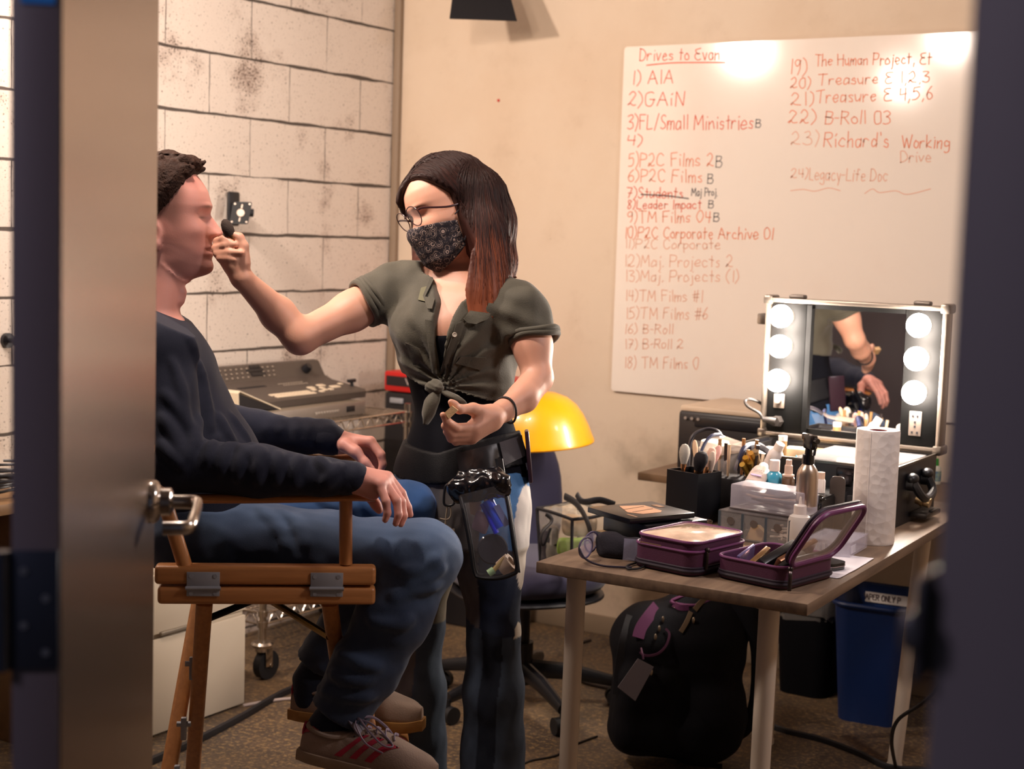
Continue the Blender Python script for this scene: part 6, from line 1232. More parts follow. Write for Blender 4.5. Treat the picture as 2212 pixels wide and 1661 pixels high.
# sneakers
def sneaker(heel, toe, side, lab):
    """heel/toe: world points under the sole; built in a local frame x to the toe"""
    x_ = _n(toe-heel); L_ = np.linalg.norm(toe-heel); y_ = _n(np.cross([0, 0, 1.], x_)); z_ = np.cross(x_, y_); B_ = np.array([x_, y_, z_]).T; k = L_/.30
    t = bpy.data.objects.new('sneaker', None); COL.objects.link(t); t.parent = man; WMAT[t] = WMAT[man]; t['label'] = lab
    X = np.array([0, .02, .06, .10, .14, .18, .22, .25, .275, .292, .30]); HW = np.array([.018, .03, .034, .034, .036, .041, .046, .046, .040, .026, .006]); HT = np.array([.040, .056, .052, .054, .070, .072, .058, .047, .040, .033, .024])
    def W_(p): return heel+B_@(np.array(p)*k)
    def prof_(x):
        xs = np.linspace(0, .30, 61); sm = lambda A: np.convolve(np.r_[A[:1].repeat(2), np.interp(xs, X, A), A[-1:].repeat(2)], np.ones(5)/5, 'valid'); return np.interp(x, xs, sm(HW)), np.interp(x, xs, sm(HT))
    def up(x, ph, off=0.):
        w_, h_ = prof_(x); c, s_ = math.cos(ph), math.sin(ph); n_ = 2.6
        return W_((x, (w_*.94+off)*math.copysign(abs(c)**(2/n_), c), .022+(h_-.0+off)*abs(s_)**(2/n_)))
    rings = [[up(x, ph) for ph in np.linspace(0, PI, 25)]+[W_((x, -prof_(x)[0]*.94*math.cos(a), .018)) for a in np.linspace(0, PI, 9)[1:-1]] for x in np.linspace(.001, .299, 42)]
    build_at(MB().loft(rings), 'upper', M('suede_tan', '9b8474', .85, bump=(300, .4), var=(9, .5, '80695b')), t, smooth=60)
    rings = []
    for x in np.linspace(-.004, .304, 40):
        w_ = prof_(min(max(x, .0), .30))[0]+.004; w_ = max(w_, .004); rings.append([W_((x, w_, .024)), W_((x, w_*1.03, .016)), W_((x, w_*1.0, .004)), W_((x, w_*.9, .0)), W_((x, -w_*.9, .0)), W_((x, -w_*1.0, .004)), W_((x, -w_*1.03, .016)), W_((x, -w_, .024))])
    build_at(MB().loft(rings), 'sole', M('sole_gum' if side > 0 else 'sole_tan', 'a8793f' if side > 0 else '97806a', .6, bump=(120, .2)), t, smooth=40)
    RED = M('stripe_red', 'a51f38', .55)
    for sd_ in (0, 1):
        for i in range(3):
            g = []
            for u in np.linspace(0, 1, 9):
                ph = .12+.95*u; row = []
                for v in (0, .5, 1): x = .150-.034*i+.052*u+.016*v; row.append(up(x+.0, ph if not sd_ else PI-ph, .0016))
                g.append(row)
            build_at(MB().sheet(g, .0006), 'side_stripe', RED, t, smooth=0)
    g = [[up(.002+.05*v*(1-.75*u), a, .0018) for a in np.linspace(.15+.5*u, PI-.15-.5*u, 17)] for v in np.linspace(0, 1, 5) for u in (v,)]
    ht_ = [[up(max(.0015, .036*v*v), PI*(.28+.44*a), .002) for a in np.linspace(0, 1, 15)] for v in np.linspace(0, 1, 6)]
    build_at(MB().sheet(ht_, .001), 'heel_tab', RED, t)
    hh = [[W_((.004+.010*(1-abs(a))*0, .018*a, .056+.024*(1-a*a)*v)) for a in np.linspace(-1, 1, 9)] for v in np.linspace(0, 1, 4)]
    build_at(MB().sheet(hh, .004), 'heel_tab', RED, t)
    cl = [W_((.008+.0*0+.052*(1-math.cos(a))*.95, .027*math.sin(a), .074-.012*math.sin(a/2)**2*1.2+.016*math.sin(a/2)**8)) for a in np.linspace(0, 2*PI, 33)[:-1]]
    build_at(MB().tube(cl, .0052, 8, closed=True), 'collar', M('collar_tan', '8d7868', .85), t)
    tg = [[W_((.098+.03*u, .019*a, .098+.014*(1-u)-.016*u-.006*a*a)) for a in np.linspace(-1, 1, 9)] for u in np.linspace(-.55, 1, 6)]
    build_at(MB().sheet(tg, .004), 'tongue', M('tongue_grey', '6f6670', .8), t)
    lf = MB()
    for i in range(3): lf.sheet([[W_((.089+.006*u, .005*(i-1)*(1+u)+.0015*a, .108+.009*u*(1 if i == 1 else .8))) for a in (-1, 1)] for u in np.linspace(0, 1, 4)], .0008)
    build_at(lf, 'tongue_mark', M('mark_white', 'cfc8cf', .6), t, smooth=0)
    LC = M('lace_lilac', '97889a', .7)
    for i in range(5):
        x = .118+.02*i; w_, h_ = prof_(x); pts = [W_((x+.004, .017, .022+h_*.97+.001)), W_((x, 0, .025+h_+.003)), W_((x+.006, -.017, .022+h_*.97+.001))]; build_at(MB().tube(smoothline(pts, 5), .003, 6, flat=.5), 'lace', LC, t)
    if side < 0:
        for pts in ([(.112, 0, .108), (.125, -.02, .116), (.15, -.032, .10), (.185, -.038, .080), (.205, -.030, .078), (.19, -.02, .088), (.15, -.006, .106), (.114, .0, .109)], [(.112, 0, .108), (.12, -.03, .105), (.15, -.045, .078), (.19, -.047, .066)], [(.112, 0, .108), (.14, .012, .115), (.17, .018, .10), (.19, .01, .088)]): build_at(MB().tube(smoothline([W_(e) for e in pts], 6), .003, 6, flat=.55), 'lace', LC, t)
        ey = MB()
        for i in range(6): x = .118+.019*i; w_, h_ = prof_(x); ey.ball(up(x, PI-1.05, .001), .0022, seg=8, rings=6)
        build_at(ey, 'eyelets', BLACKP, t)
    return t
sneaker(P(650, 1634, 3.17), P(940, 1700, 3.11), -1, 'near sneaker, tan suede with red stripes and lilac laces tied in a bow'); sneaker(P(632, 1548, 3.52), P(912, 1575, 3.46), 1, 'far sneaker, tan suede on a gum sole resting on the footrest')
# ================================================================ the standing make-up artist
_P0 = P
def P(px, py, z): return _P0(px, py, z+.09)
ZW = 3.42; sW = F/ZW
wom = thing('person', 'masked woman in an olive knotted shirt standing and brushing make-up on the man', 'person', (*P(1000, 1200, ZW)[:2], 0))
wa = horiz(RTh*.92-FWh*.40)            # towards her left shoulder
wn_ = horiz(-RTh*.40-FWh*.92)          # out of her chest
wO = P(965, 447, ZW)                   # head centre at eye level
wx = _n(-RT*.81-FW*.44-UP*.34); wz = np.array(UP*.93-RT*.27); wz = _n(wz-wx*wz.dot(wx)); wy = np.cross(wz, wx)
zt = np.array([-.125, -.118, -.11, -.10, -.088, -.078, -.07, -.062, -.055, -.045, -.036, -.028, -.02, -.01, 0, .01, .02, .035, .055, .075, .09, .102, .109, .113])
WT = dict(z=zt, Fb=np.array([.045, .062, .074, .080, .082, .083, .084, .085, .086, .087, .088, .088, .088, .087, .086, .088, .091, .092, .088, .075, .058, .038, .018, .002]),
 Fp=np.array([.05, .070, .084, .09, .088, .092, .091, .0905, .093, .094, .108, .107, .101, .094, .090, .091, .093, .093, .089, .075, .058, .038, .018, .002]),
 Bk=np.array([.03, .035, .04, .05, .06, .065, .07, .072, .075, .08, .085, .088, .09, .092, .094, .096, .097, .097, .093, .083, .07, .05, .025, .002]),
 W=np.array([.025, .033, .04, .047, .053, .056, .058, .06, .062, .064, .066, .067, .068, .069, .070, .071, .072, .072, .069, .062, .052, .036, .018, .002]), wn=np.full(24, .015), ze=0., zb=.021, zn=-.034, zm=-.066)
whead, wsurf, wR = head_fn(wO, wx, wy, wz, smooth_tab(WT))
WTM = {k: (v.copy() if not np.isscalar(v) else v) for k, v in WT.items()}; 
ws_ = SDF(); ws_.add(whead, wO-.17, wO+.17, .012)
for sg in (-1, 1): ear(ws_, wO, wR, -.012, .066, -.02, sg, .85)
nk0, nk1 = P(985, 565, ZW+.01), P(990, 640, ZW+.03)
ws_.cone(wO+wR@np.array([-.02, 0, -.06]), nk1, .046, .05, .03)
TRW = [(585, 988, .055, .05), (607, 986, .105, .06), (632, 985, .155, .082), (665, 980, .162, .095), (700, 981, .148, .106), (750, 985, .138, .108), (800, 990, .128, .10), (850, 994, .118, .094), (895, 1000, .114, .09), (950, 1001, .132, .104), (1000, 1000, .15, .118), (1050, 996, .158, .125), (1110, 992, .16, .125), (1160, 992, .155, .12)]
ws_.loft(*levels([(y, c, u*.93, w_*.93) for y, c, u, w_ in TRW], wa, wn_, ZW), k=.03)
for px in (935, 1010): ws_.ell(P(px, 712, ZW)+wn_*.068, .042, None, .05)
rS, rE, rW = P(838, 628, 3.46), P(648, 728, 3.34), P(522, 600, 3.235)
ws_.chain([P(900, 625, 3.47), rS, P(760, 672, 3.42), rE], [.06, .050, .043, .0375], .03).chain([rE, P(600, 678, 3.33), rW], [.0375, .038, .0235], .02)
lS, lE, lW = P(1126, 676, 3.35), P(1161, 816, 3.30), P(1086, 888, 3.20)
ws_.chain([P(1070, 650, 3.38), lS, P(1150, 745, 3.32), lE], [.052, .046, .0405, .0355], .03).chain([lE, P(1130, 858, 3.25), lW], [.035, .034, .0235], .010)
# right hand: palm to the camera, fingers curled, thumb on the brush
def f_(p, r, k=.004): ws_.chain(PP(*p), r, k)
ws_.cone(P(522, 600, 3.235), P(503, 566, 3.230), .023, .026, .012).cone(P(512, 575, 3.235), P(486, 552, 3.240), .022, .017, .012).cone(P(508, 572, 3.230), P(520, 552, 3.225), .020, .016, .012)
f_([(526, 568, 3.225), (525, 532, 3.220), (517, 513, 3.218), (506, 507, 3.216)], [.016, .0115, .0095, .0075], .008)
f_([(487, 545, 3.250), (470, 522, 3.235), (484, 516, 3.218), (497, 522, 3.212)], [.0125, .0098, .0088, .0072])
f_([(484, 552, 3.248), (466, 537, 3.230), (486, 530, 3.214), (507, 528, 3.208)], [.0125, .0098, .0088, .0072])
f_([(484, 560, 3.242), (470, 548, 3.225), (496, 545, 3.208), (522, 546, 3.202)], [.0122, .0096, .0086, .007])
f_([(488, 567, 3.236), (476, 558, 3.220), (493, 558, 3.208), (508, 561, 3.206)], [.0112, .0086, .0076, .0064])
# left hand pinching a sponge in front of the waist
lW2 = P(1060, 902, 3.17)
ws_.cone(lW, lW2, .0225, .025, .012).cone(P(1062, 902, 3.165), P(1024, 925, 3.135), .026, .020, .012).cone(P(1062, 912, 3.17), P(1020, 944, 3.14), .018, .015, .012).cone(P(1060, 895, 3.165), P(1022, 884, 3.13), .019, .013, .012)
f_([(1022, 883, 3.13), (992, 884, 3.10), (981, 875, 3.085), (974, 868, 3.078)], [.0125, .0095, .0085, .0068], .008)
f_([(1022, 924, 3.13), (985, 924, 3.095), (966, 910, 3.075), (957, 896, 3.07)], [.0125, .0098, .0088, .007])
f_([(1024, 934, 3.135), (976, 937, 3.10), (962, 920, 3.085), (972, 912, 3.10)], [.0122, .0098, .0088, .0072])
f_([(1022, 943, 3.14), (975, 947, 3.11), (966, 932, 3.10), (982, 926, 3.118)], [.012, .0095, .0085, .007])
f_([(1020, 950, 3.148), (984, 954, 3.125), (974, 943, 3.118), (990, 937, 3.13)], [.011, .0085, .0076, .0062])
# legs under the jeans
rH, rK, rA = P(922, 1110, 3.46), P(903, 1370, 3.50), P(898, 1690, 3.52)
lH, lK, lA = P(1062, 1110, 3.38), P(1066, 1360, 3.40), P(1064, 1690, 3.42)
ws_.chain([rH, rK, rA], [.075, .045, .032], .03).chain([lH, lK, lA], [.075, .045, .032], .03)
wmesh = ws_.mesh(.0033); WV = wmesh.v[0]; wc, q, hd, G, mixm = skincols(WV, 'dca58c', wO, wR)
wc = MIX(wc, G(.09, .030, -.002, .025, .014, .0026)*.8, '3a2420'); wc = MIX(wc, G(.09, .031, .019, .035, .019, .0038)*.85, '40261d'); wc = MIX(wc, G(.088, .030, .006, .02, .014, .006)*.35, 'a05f4a')
build_at(wmesh, 'body', skin_mat('skin_woman'), wom, wc, smooth=180)
def nails(tips, dirs, par, name='fingernail'):
    for (p, d) in zip(tips, dirs): pass
# ---- mask: a bulged shell over nose, mouth and chin
def maskpt(th, z, off):
    c, s_ = math.cos(th), math.sin(th)
    r = np.interp(z, [-.138, -.125, -.11, -.085, -.06, -.042, -.030, -.022, 0], [.078, .094, .106, .112, .117, .122, .119, .112, .10]); side = np.interp(z, [-.138, -.09, -.03, 0], [.056, .066, .074, .076])
    n = 1.75; A = r; rr = ((abs(c)/A)**n+(abs(s_)/side)**n)**(-1/n)+off
    return wO+wR@np.array([rr*c, rr*s_, z])
g = []
for u in np.linspace(0, 1, 26):
    row = []
    for v in np.linspace(-1, 1, 41):
        th = v*1.25; top = -.022-.020*abs(v)**1.2; bot = -.137+.036*abs(v)**1.6
        row.append(maskpt(th, top*(1-u)+bot*u, .0015*math.sin(u*26)*(.3)))
    g.append(row)
m, N, L, b = node_mat('paisley_cloth'); tc = N.new('ShaderNodeTexCoord'); v_ = tc.outputs['Object']
vo = N.new('ShaderNodeTexVoronoi'); vo.inputs['Scale'].default_value = 62; L.new(v_, vo.inputs['Vector'])
wv = mth(N, L, 'SINE', mth(N, L, 'MULTIPLY', vo.outputs['Distance'], 26)); ring_ = sstep(N, L, wv, .25, .6)
gate = sstep(N, L, nse(N, L, v_, 95, 2), .40, .52); edge = sstep(N, L, vo.outputs['Distance'], .62, .45)
fine = sstep(N, L, nse(N, L, v_, 260, 3, .7), .56, .62)
k_ = mth(N, L, 'MULTIPLY', mth(N, L, 'MAXIMUM', mth(N, L, 'MULTIPLY', mth(N, L, 'MULTIPLY', ring_, gate), edge), mth(N, L, 'MULTIPLY', fine, .35)), .9)
L.new(mixc(N, L, k_, '1c1620', 'b39c90'), b.inputs['Base Color']); b.inputs['Roughness'].default_value = .85
build_at(MB().sheet(g, .0018), 'face_mask', m, wom, smooth=180)
for sg in (-1, 1):
    for z0, z1 in ((-.028, -.008), (-.092, -.035)):
        th = sg*1.25; a = maskpt(th, z0, .001); e = wO+wR@np.array([-.018, sg*.073, z1]); build_at(MB().tube(smoothline([a, (a+e)/2+wR@np.array([0, sg*.004, 0]), e], 5), .0016, 6), 'mask_loop', M('mask_elastic', '241d24', .7), wom)
# ---- eyeglasses
GF = M('specs_frame', '3a1f22', .3); ctrs = {}
gl = bpy.data.objects.new('eyeglasses', None); COL.objects.link(gl); gl.parent = wom; WMAT[gl] = WMAT[wom]
for sg in (-1, 1):
    c = wO+wR@np.array([.103, sg*.033, .0]); tl = wR@np.array(Matrix.Rotation(sg*math.radians(4), 3, 'Z')@Matrix.Rotation(math.radians(12), 3, 'Y'))
    pts = [c+tl@np.array([0, 0.0275*math.cos(a)*(1+.08*math.sin(a)), 0.0225*math.sin(a)+(.003 if math.sin(a) > 0 else 0)]) for a in np.linspace(0, 2*PI, 29)[:-1]]
    build_at(MB().tube(pts, .0013, 6, closed=True), 'rim', GF, gl); k = len(pts)
    build_at(MB().add(np.array(pts+[p-wx*.0008 for p in pts]), [list(range(k)), list(range(2*k-1, k-1, -1))]), 'lens', M('specs_lens', 'f2e6e6', .04, alpha=.13, coat=.4), gl, smooth=0)
    h0 = c+tl@np.array([-.002, sg*.028, .010]); ctrs[sg] = c+tl@np.array([.001, -sg*.0225, .006])
    build_at(MB().tube(smoothline([h0, h0+wR@np.array([-.014, sg*.006, -.001]), wO+wR@np.array([.03, sg*.0785, -.008]), wO+wR@np.array([-.03, sg*.077, -.006])], 6), .0024, 8, flat=.6), 'temple', GF, gl)
build_at(MB().tube(smoothline([ctrs[-1], (ctrs[-1]+ctrs[1])/2+wx*.004+wz*.003, ctrs[1]], 5), .0012, 6), 'bridge', GF, gl)
# ---- hair: parted bob, dark at the roots and auburn at the tips
hv = SDF()
hv.ell(wO+wR@np.array([-.022, 0, .030]), (.103, .088, .096), wR, .02).add(lambda p: whead(p)-.013+.02*sstepn(-((p-wO)@wR)[:, 2], -.03, .03), wO+np.array([-.13, -.13, -.02]), wO+.14, .015)
near = [(1015, 440, 3.385, .058), (1032, 510, 3.365, .060), (1036, 580, 3.345, .058), (1036, 640, 3.325, .052), (1036, 680, 3.315, .046)]
for i in range(len(near)-1):
    a, b_ = near[i], near[i+1]; hv.cone(P(*a[:3]), P(*b_[:3]), a[3], b_[3], .03, flat=.55, fdir=FW)
nb = [(1042, 425, 3.44, .060), (1058, 480, 3.45, .056), (1066, 570, 3.46, .05), (1062, 650, 3.45, .036)]
for i in range(3): hv.cone(P(*nb[i][:3]), P(*nb[i+1][:3]), nb[i][3], nb[i+1][3], .03)
hv.cone(P(1020, 470, 3.52), P(1000, 600, 3.52), .07, .055, .03)
hv.cone(P(985, 400, 3.42), P(930, 402, 3.44), .034, .028, .02)
fs_ = [(930, 402, 3.44, .030), (908, 422, 3.465, .022), (904, 455, 3.49, .018), (908, 520, 3.50, .02), (915, 590, 3.485, .026), (925, 612, 3.48, .018)]
for i in range(5): hv.cone(P(*fs_[i][:3]), P(*fs_[i+1][:3]), fs_[i][3], fs_[i+1][3], .012)
cl_lo = wO+wR@np.array([.055, 0, .04])
def facecut(p):
    q = (p-wO)@wR; inside = np.maximum.reduce([q[:, 1]-.10, -.050-q[:, 1], .016-q[:, 0], (q[:, 2]-np.minimum(.082-np.where(q[:, 1] < .016, .95, .0)*np.maximum(np.abs(q[:, 1]-.016)-.008, 0), .020+(q[:, 0]-.016)*1.25))*.7, -.30-q[:, 2]])
    return inside
def hpost(p, f):
    q = p-P(1000, 470, ZW); az = np.arctan2(q@FWh, q@RTh); lq = (p-wO)@wR; st = np.sin(az*37+wob(p, 7, 6)*2.0)*.5*sstepn(q[:, 2], .10, .0)+.6*np.sin(lq[:, 0]*610+lq[:, 1]*60+wob(p, 6, 8)*2)*sstepn(q[:, 2], .0, .10)+np.sin(az*83+wob(p, 9, 7)*3)*.3
    hgt = sstepn(q[:, 2], .09, -.02); f = f+.0032*st*(.85+.15*hgt)
    part = np.abs(((p-wO)@wR)[:, 1]-.016); hz__ = ((p-wO)@wR)[:, 2]; f = f+.003*np.exp(-(part/.004)**2)*sstepn(hz__, .06, .085)
    zb_ = P(1035, 683, 3.38)[2]; f = np.maximum(f, zb_-p[:, 2]); fc = facecut(p); k = .012; h = np.clip(.5+.5*(-fc-f)/k, 0, 1); return f*(1-h)-fc*h+k*h*(1-h)
hm_ = hv.mesh(.0036, post=hpost); HV = hm_.v[0]
def haircol(V, jit=None):
    t = (P(1000, 390, ZW)[2]-V[:, 2])/(P(1000, 390, ZW)[2]-P(1035, 683, 3.38)[2]); t = t+.09*wob(V, 9, 12)+(0 if jit is None else jit)
    a, b_, c_ = np.array(lin('2a1a17')), np.array(lin('43251f')), np.array(lin('8f4e33')); w1 = sstepn(t, .15, .55)[:, None]; w2 = sstepn(t, .45, 1.05)[:, None]
    c = a*(1-w1)+b_*w1; return c*(1-w2)+c_*w2
m, N, L, b = node_mat('hair_auburn'); a_ = N.new('ShaderNodeAttribute'); a_.attribute_name = 'Col'; L.new(a_.outputs['Color'], b.inputs['Base Color']); b.inputs['Roughness'].default_value = .5; b.inputs['Specular IOR Level'].default_value = .22
HAIRW = m
hob = build_at(hm_, 'hair', HAIRW, wom, haircol(HV), smooth=180)
# locks over the volume
tree = BVHTree.FromPolygons([tuple(v) for v in HV], hm_.f)
lk = MB(); rs = np.random.RandomState(21); cols = []
axis0 = P(1022, 470, 3.43)
def onhair(d, org):
    o_ = Vector((org+d*.5).tolist()); h = tree.ray_cast(o_, Vector((-d).tolist())); return None if h[0] is None else np.array(h[0])
for i in range(900):
    az = rs.uniform(-PI, PI*.52) if rs.rand() < .8 else rs.uniform(-2.6, -.4); dh = RTh*math.cos(az)+FWh*math.sin(az)
    y0, y1 = rs.uniform(.055, .09), rs.uniform(-.20, -.05); pts = []; drift = rs.uniform(-.12, .12)
    for t in np.linspace(0, 1, 13):
        zz = y0*(1-t)+y1*t; a2 = az+drift*t*t; d2 = RTh*math.cos(a2)+FWh*math.sin(a2); el = min(max(zz, 0)*9, .9); dv = _n(d2+np.array([0, 0, el])); h = onhair(dv, axis0+np.array([0, 0, zz]))
        if h is None: break
        fc = facecut(h[None])[0]
        if fc < .004: break
        if pts and np.linalg.norm(h-pts[-1]) > .05: break
        pts.append(h+dv*rs.uniform(.0, .0012))
    if len(pts) < 5: continue
    pts = smoothline(pts, 2); r = rs.uniform(.0006, .0013); n0 = lk.n; lk.tube(pts, [r, r, r*.25], 4); cols.append(np.full(lk.n-n0, rs.uniform(-.2, .34)))
for i in range(700):
    sd_ = 1 if rs.rand() < .5 else -1; x0 = rs.uniform(-.095, .082); pts = []; a0 = .19*sd_*0+.20; dr = rs.uniform(-.01, .01)
    for t in np.linspace(0, 1, 15):
        an = a0+sd_*t*1.9; xx = x0-(.045*t if sd_ > 0 else -.012*t)+dr*t; dv = _n(wy*math.sin(an)+wz*math.cos(an)); h = onhair(dv, wO+wx*xx+wz*.02)
        if h is None or facecut(h[None])[0] < .002: break
        if pts and np.linalg.norm(h-pts[-1]) > .05: break
        pts.append(h+dv*rs.uniform(-.0002, .0009))
    if len(pts) < 4: continue
    pts = smoothline(pts, 2); r = rs.uniform(.0005, .0011); n0 = lk.n; lk.tube(pts, [r*.6, r, r*.4], 4); cols.append(np.full(lk.n-n0, rs.uniform(-.15, .42)))
build_at(lk, 'hair_strands', HAIRW, wom, haircol(np.vstack(lk.v), np.concatenate(cols)), smooth=180)
lk = MB()
for i in range(6): lk.tube(smoothline([P(1080, 590+i, 3.44), P(1100, 600-.6*i+4, 3.43), P(1117-i*.5, 596-.4*i+3, 3.42)], 5), [.0012, .0012, .0004], 4)
build_at(lk, 'hair_flip', HAIRW, wom, np.tile(np.array(lin('6e3723')), (lk.n, 1)), smooth=180)
# ---- black tank top under the shirt
tk = SDF(); tk.loft(*levels([(y, c, u*1.0+.004, w_*1.0+.004) for y, c, u, w_ in TRW if 690 < y < 1080]+[(1085, 994, .166, .13)], wa, wn_, ZW), k=.03)
for px in (935, 1010): tk.ell(P(px, 712, ZW)+wn_*.068, .046, None, .05)
def tpost(p, f): f = f+.0016*wob(p, 8, 31); return np.maximum(f, p[:, 2]-P(958, 728, 3.3)[2]-.05*np.abs((p-P(955, 700, ZW))@wa)**1.0)
build_at(tk.mesh(.005, post=tpost), 'tank_top', M('black_jersey', '0d0e16', .9, bump=(600, .25), spec=.15), wom, smooth=180)
# ---- olive shirt, open at the front and knotted at the waist
sh_ = SDF(); IN = .012
sh_.loft(*levels([(y, c, u+IN, w_+IN) for y, c, u, w_ in TRW if y < 905], wa, wn_, ZW), k=.03)
for px in (935, 1010): sh_.ell(P(px, 712, ZW)+wn_*.068, .051, None, .07)
sh_.chain([P(905, 622, 3.46), P(845, 628, 3.455), P(806, 648, 3.44)], [.068, .060, .059], .03)
sh_.chain([P(1070, 648, 3.37), P(1124, 674, 3.345), P(1147, 728, 3.33)], [.062, .060, .056], .03)
KN = P(946, 836, 3.27); RSD = _n(P(845, 628, 3.455)-P(790, 655, 3.43)); LSD = _n(P(1138, 664, 3.345)-P(1152, 740, 3.325))
def shpost(p, f):
    d = p-KN; a_ = d@wa; h_ = d[:, 2]; r_ = np.hypot(a_, h_); ang = np.arctan2(h_, a_); front = sstepn(d@wn_, -.16, -.03)
    f0 = f; f = f+front*.0075*np.sin(ang*15+wob(p, 5, 41)*1.5)*np.exp(-(r_/.19)**2)+.004*wob(p, 8, 42)+.0026*wob(p, 19, 43)
    f = f+.0045*np.sin((p@_n(wa*.5+np.array([0, 0, 1.])))*120+wob(p, 4, 44)*2)*sstepn(a_, .05, .13)*front
    f = f0+np.clip(f-f0, -.014, .0052)
    hem = P(960, 846, 3.3)[2]+np.where(a_ < 0, .16*np.abs(a_), -.10*a_)-.012*sstepn(a_, .02, .1)+.004*np.sin(ang*9)
    f = np.maximum(f, hem-p[:, 2])
    q = p-P(958, 700, 3.28); aa = (p-P(952, 790, 3.3))@wa; hh = p[:, 2]-P(952, 815, 3.3)[2]; w_ = np.clip(.004+hh*.135, .002, .05)+sstepn(hh, .16, .22)*.03; cen = -.004+.035*hh
    wedge = np.maximum(np.abs(aa-cen)-w_, np.maximum(-(d@wn_)-.13, -hh)); f = np.maximum(f, -wedge)
    ax = _n(np.array([0, 0, 1.])+wn_*.28); qn = p-nk1; hn = qn@ax; rn = np.linalg.norm(qn-hn[:, None]*ax, axis=1); f = np.maximum(f, np.minimum(.066+.25*np.clip(hn-.02, 0, .2)-rn, hn+.06)); f = np.maximum(f, (p[:, 2]-P(985, 566, ZW)[2]))
    c1 = -((p-P(786, 652, 3.43))@RSD); c2 = -((p-P(1152, 728, 3.328))@LSD); sl = np.abs((p-P(985, 640, ZW))@wa)
    left_ = ((p-P(985, 640, ZW))@wa) < -.15; right_ = ((p-P(985, 640, ZW))@wa) > .165
    return np.where(left_, np.maximum(f, c1), np.where(right_&(p[:, 2] < P(1150, 640, 3.33)[2]), np.maximum(f, np.where((p-lS)@wa > -.045, c2, -1)), f))
OLIVE = M('olive_cotton', '4f4b3e', .8, bump=(420, .4), var=(22, .35, '3f3c33'), sheen=.15)
shm = sh_.mesh(.0042, post=shpost)
SHTREE = BVHTree.FromPolygons([tuple(v) for v in shm.v[0]], shm.f)
build_at(shm, 'shirt', OLIVE, wom, smooth=180)
def onshirt(px, py, off=.002, tr=None):
    d = Vector((P(px, py, 1.)-CAM).tolist()).normalized(); h = (tr or SHTREE).ray_cast(Vector(CAM.tolist()), d); return (np.array(h[0])-np.array(d)*off) if h[0] is not None else P(px, py, 3.3)
def roll(c, d, r, n=3, sq=1.):
    f2 = frame(d); mm = MB()
    for i in range(n): mm.tube([c+f2@np.array([(r+.0015*i)*math.cos(a), (r+.0015*i)*math.sin(a)*sq, -.011+.010*i+.003*math.sin(3*a+i)]) for a in np.linspace(0, 2*PI, 37)[:-1]], .0072-.0008*i, 8, closed=True)
    return build_at(mm, 'sleeve_cuff', OLIVE, wom, smooth=180)
roll(P(796, 651, 3.43), RSD, .0545, 3, .98); roll(P(1152, 722, 3.328), LSD, .056, 2, .98)
def patch(name, outline, mat, off=.003, t=.0012, nu=6):
    """cloth strip lying on the shirt: list of (left, right) pixel pairs"""
    gr = [[onshirt(a[0]+(b_[0]-a[0])*v, a[1]+(b_[1]-a[1])*v, off) for v in np.linspace(0, 1, nu)] for a, b_ in outline]
    return build_at(MB().sheet(gr, t), name, mat, wom, smooth=60)
patch('placket', [((985+0, 700), (1006, 690)), ((979, 720), (996, 722)), ((968, 750), (984, 756)), ((958, 780), (972, 788)), ((950, 806), (960, 814))], OLIVE)
patch('placket', [((918, 690), (936, 694)), ((922, 730), (939, 733)), ((928, 770), (942, 773)), ((934, 805), (944, 808))], OLIVE)
patch('pocket_flap', [((876, 740), (905, 752)), ((884, 766), (912, 772)), ((893, 788), (905, 786))], OLIVE)
patch('pocket_flap', [((995, 770), (1050, 772)), ((985, 785), (1040, 800))], OLIVE)
patch('shoulder_tab', [((910, 622), (925, 618)), ((903, 648), (920, 652))], M('olive_light', '6b6850', .8))
patch('collar', [((930, 600), (950, 612)), ((915, 640), (938, 650)), ((924, 668), (934, 668))], OLIVE, .006, .003)
patch('collar', [((1000, 690), (1016, 672)), ((1010, 698), (1060, 678)), ((1030, 700), (1052, 690))], OLIVE, .006, .003)
for px, py in ((982, 723), (957, 794)):
    c = onshirt(px, py, .0055); f2 = frame(CAM-c); build_at(MB().lathe([(0, .0012), (.0035, .0012), (.0048, .002), (.0055, .001), (.0055, -.001), (0, -.001)], c, 16, f2), 'button', M('button_cream', 'c9bfae', .35), wom)
kn_ = SDF().ell(KN+wn_*.012, (.017, .015, .020), np.array([wa, wn_, [0, 0, 1.]]).T, .008).cone(KN+wn_*.016-wa*.012, KN+wn_*.02+wa*.012, .012, .012, .006)
build_at(kn_.mesh(.003, post=lambda p, f: f+.0012*np.sin(((p-KN)@_n(wa*.3+np.array([0, 0, 1])))*700)), 'knot', OLIVE, wom, smooth=180)
def tail(pts, w0, name='knot_tail'):
    p = smoothline(PP(*pts), 5); n = len(p); gr = []
    for i, c in enumerate(p):
        u = i/(n-1); w_ = np.interp(u, [0, .3, .7, 1], [w0*.5, w0, w0*.85, .002]); gr.append([c+wa*w_*s_+wn_*(.004*math.cos(s_*2.6)+.006*(1-s_*s_)) for s_ in np.linspace(-1, 1, 9)])
    return build_at(MB().sheet(gr, .0022), name, OLIVE, wom, smooth=180)
tail([(942, 846, 3.255), (932, 868, 3.245), (925, 892, 3.245), (920, 916, 3.25)], .018); tail([(957, 845, 3.25), (975, 855, 3.235), (992, 866, 3.235), (1006, 876, 3.245)], .016)
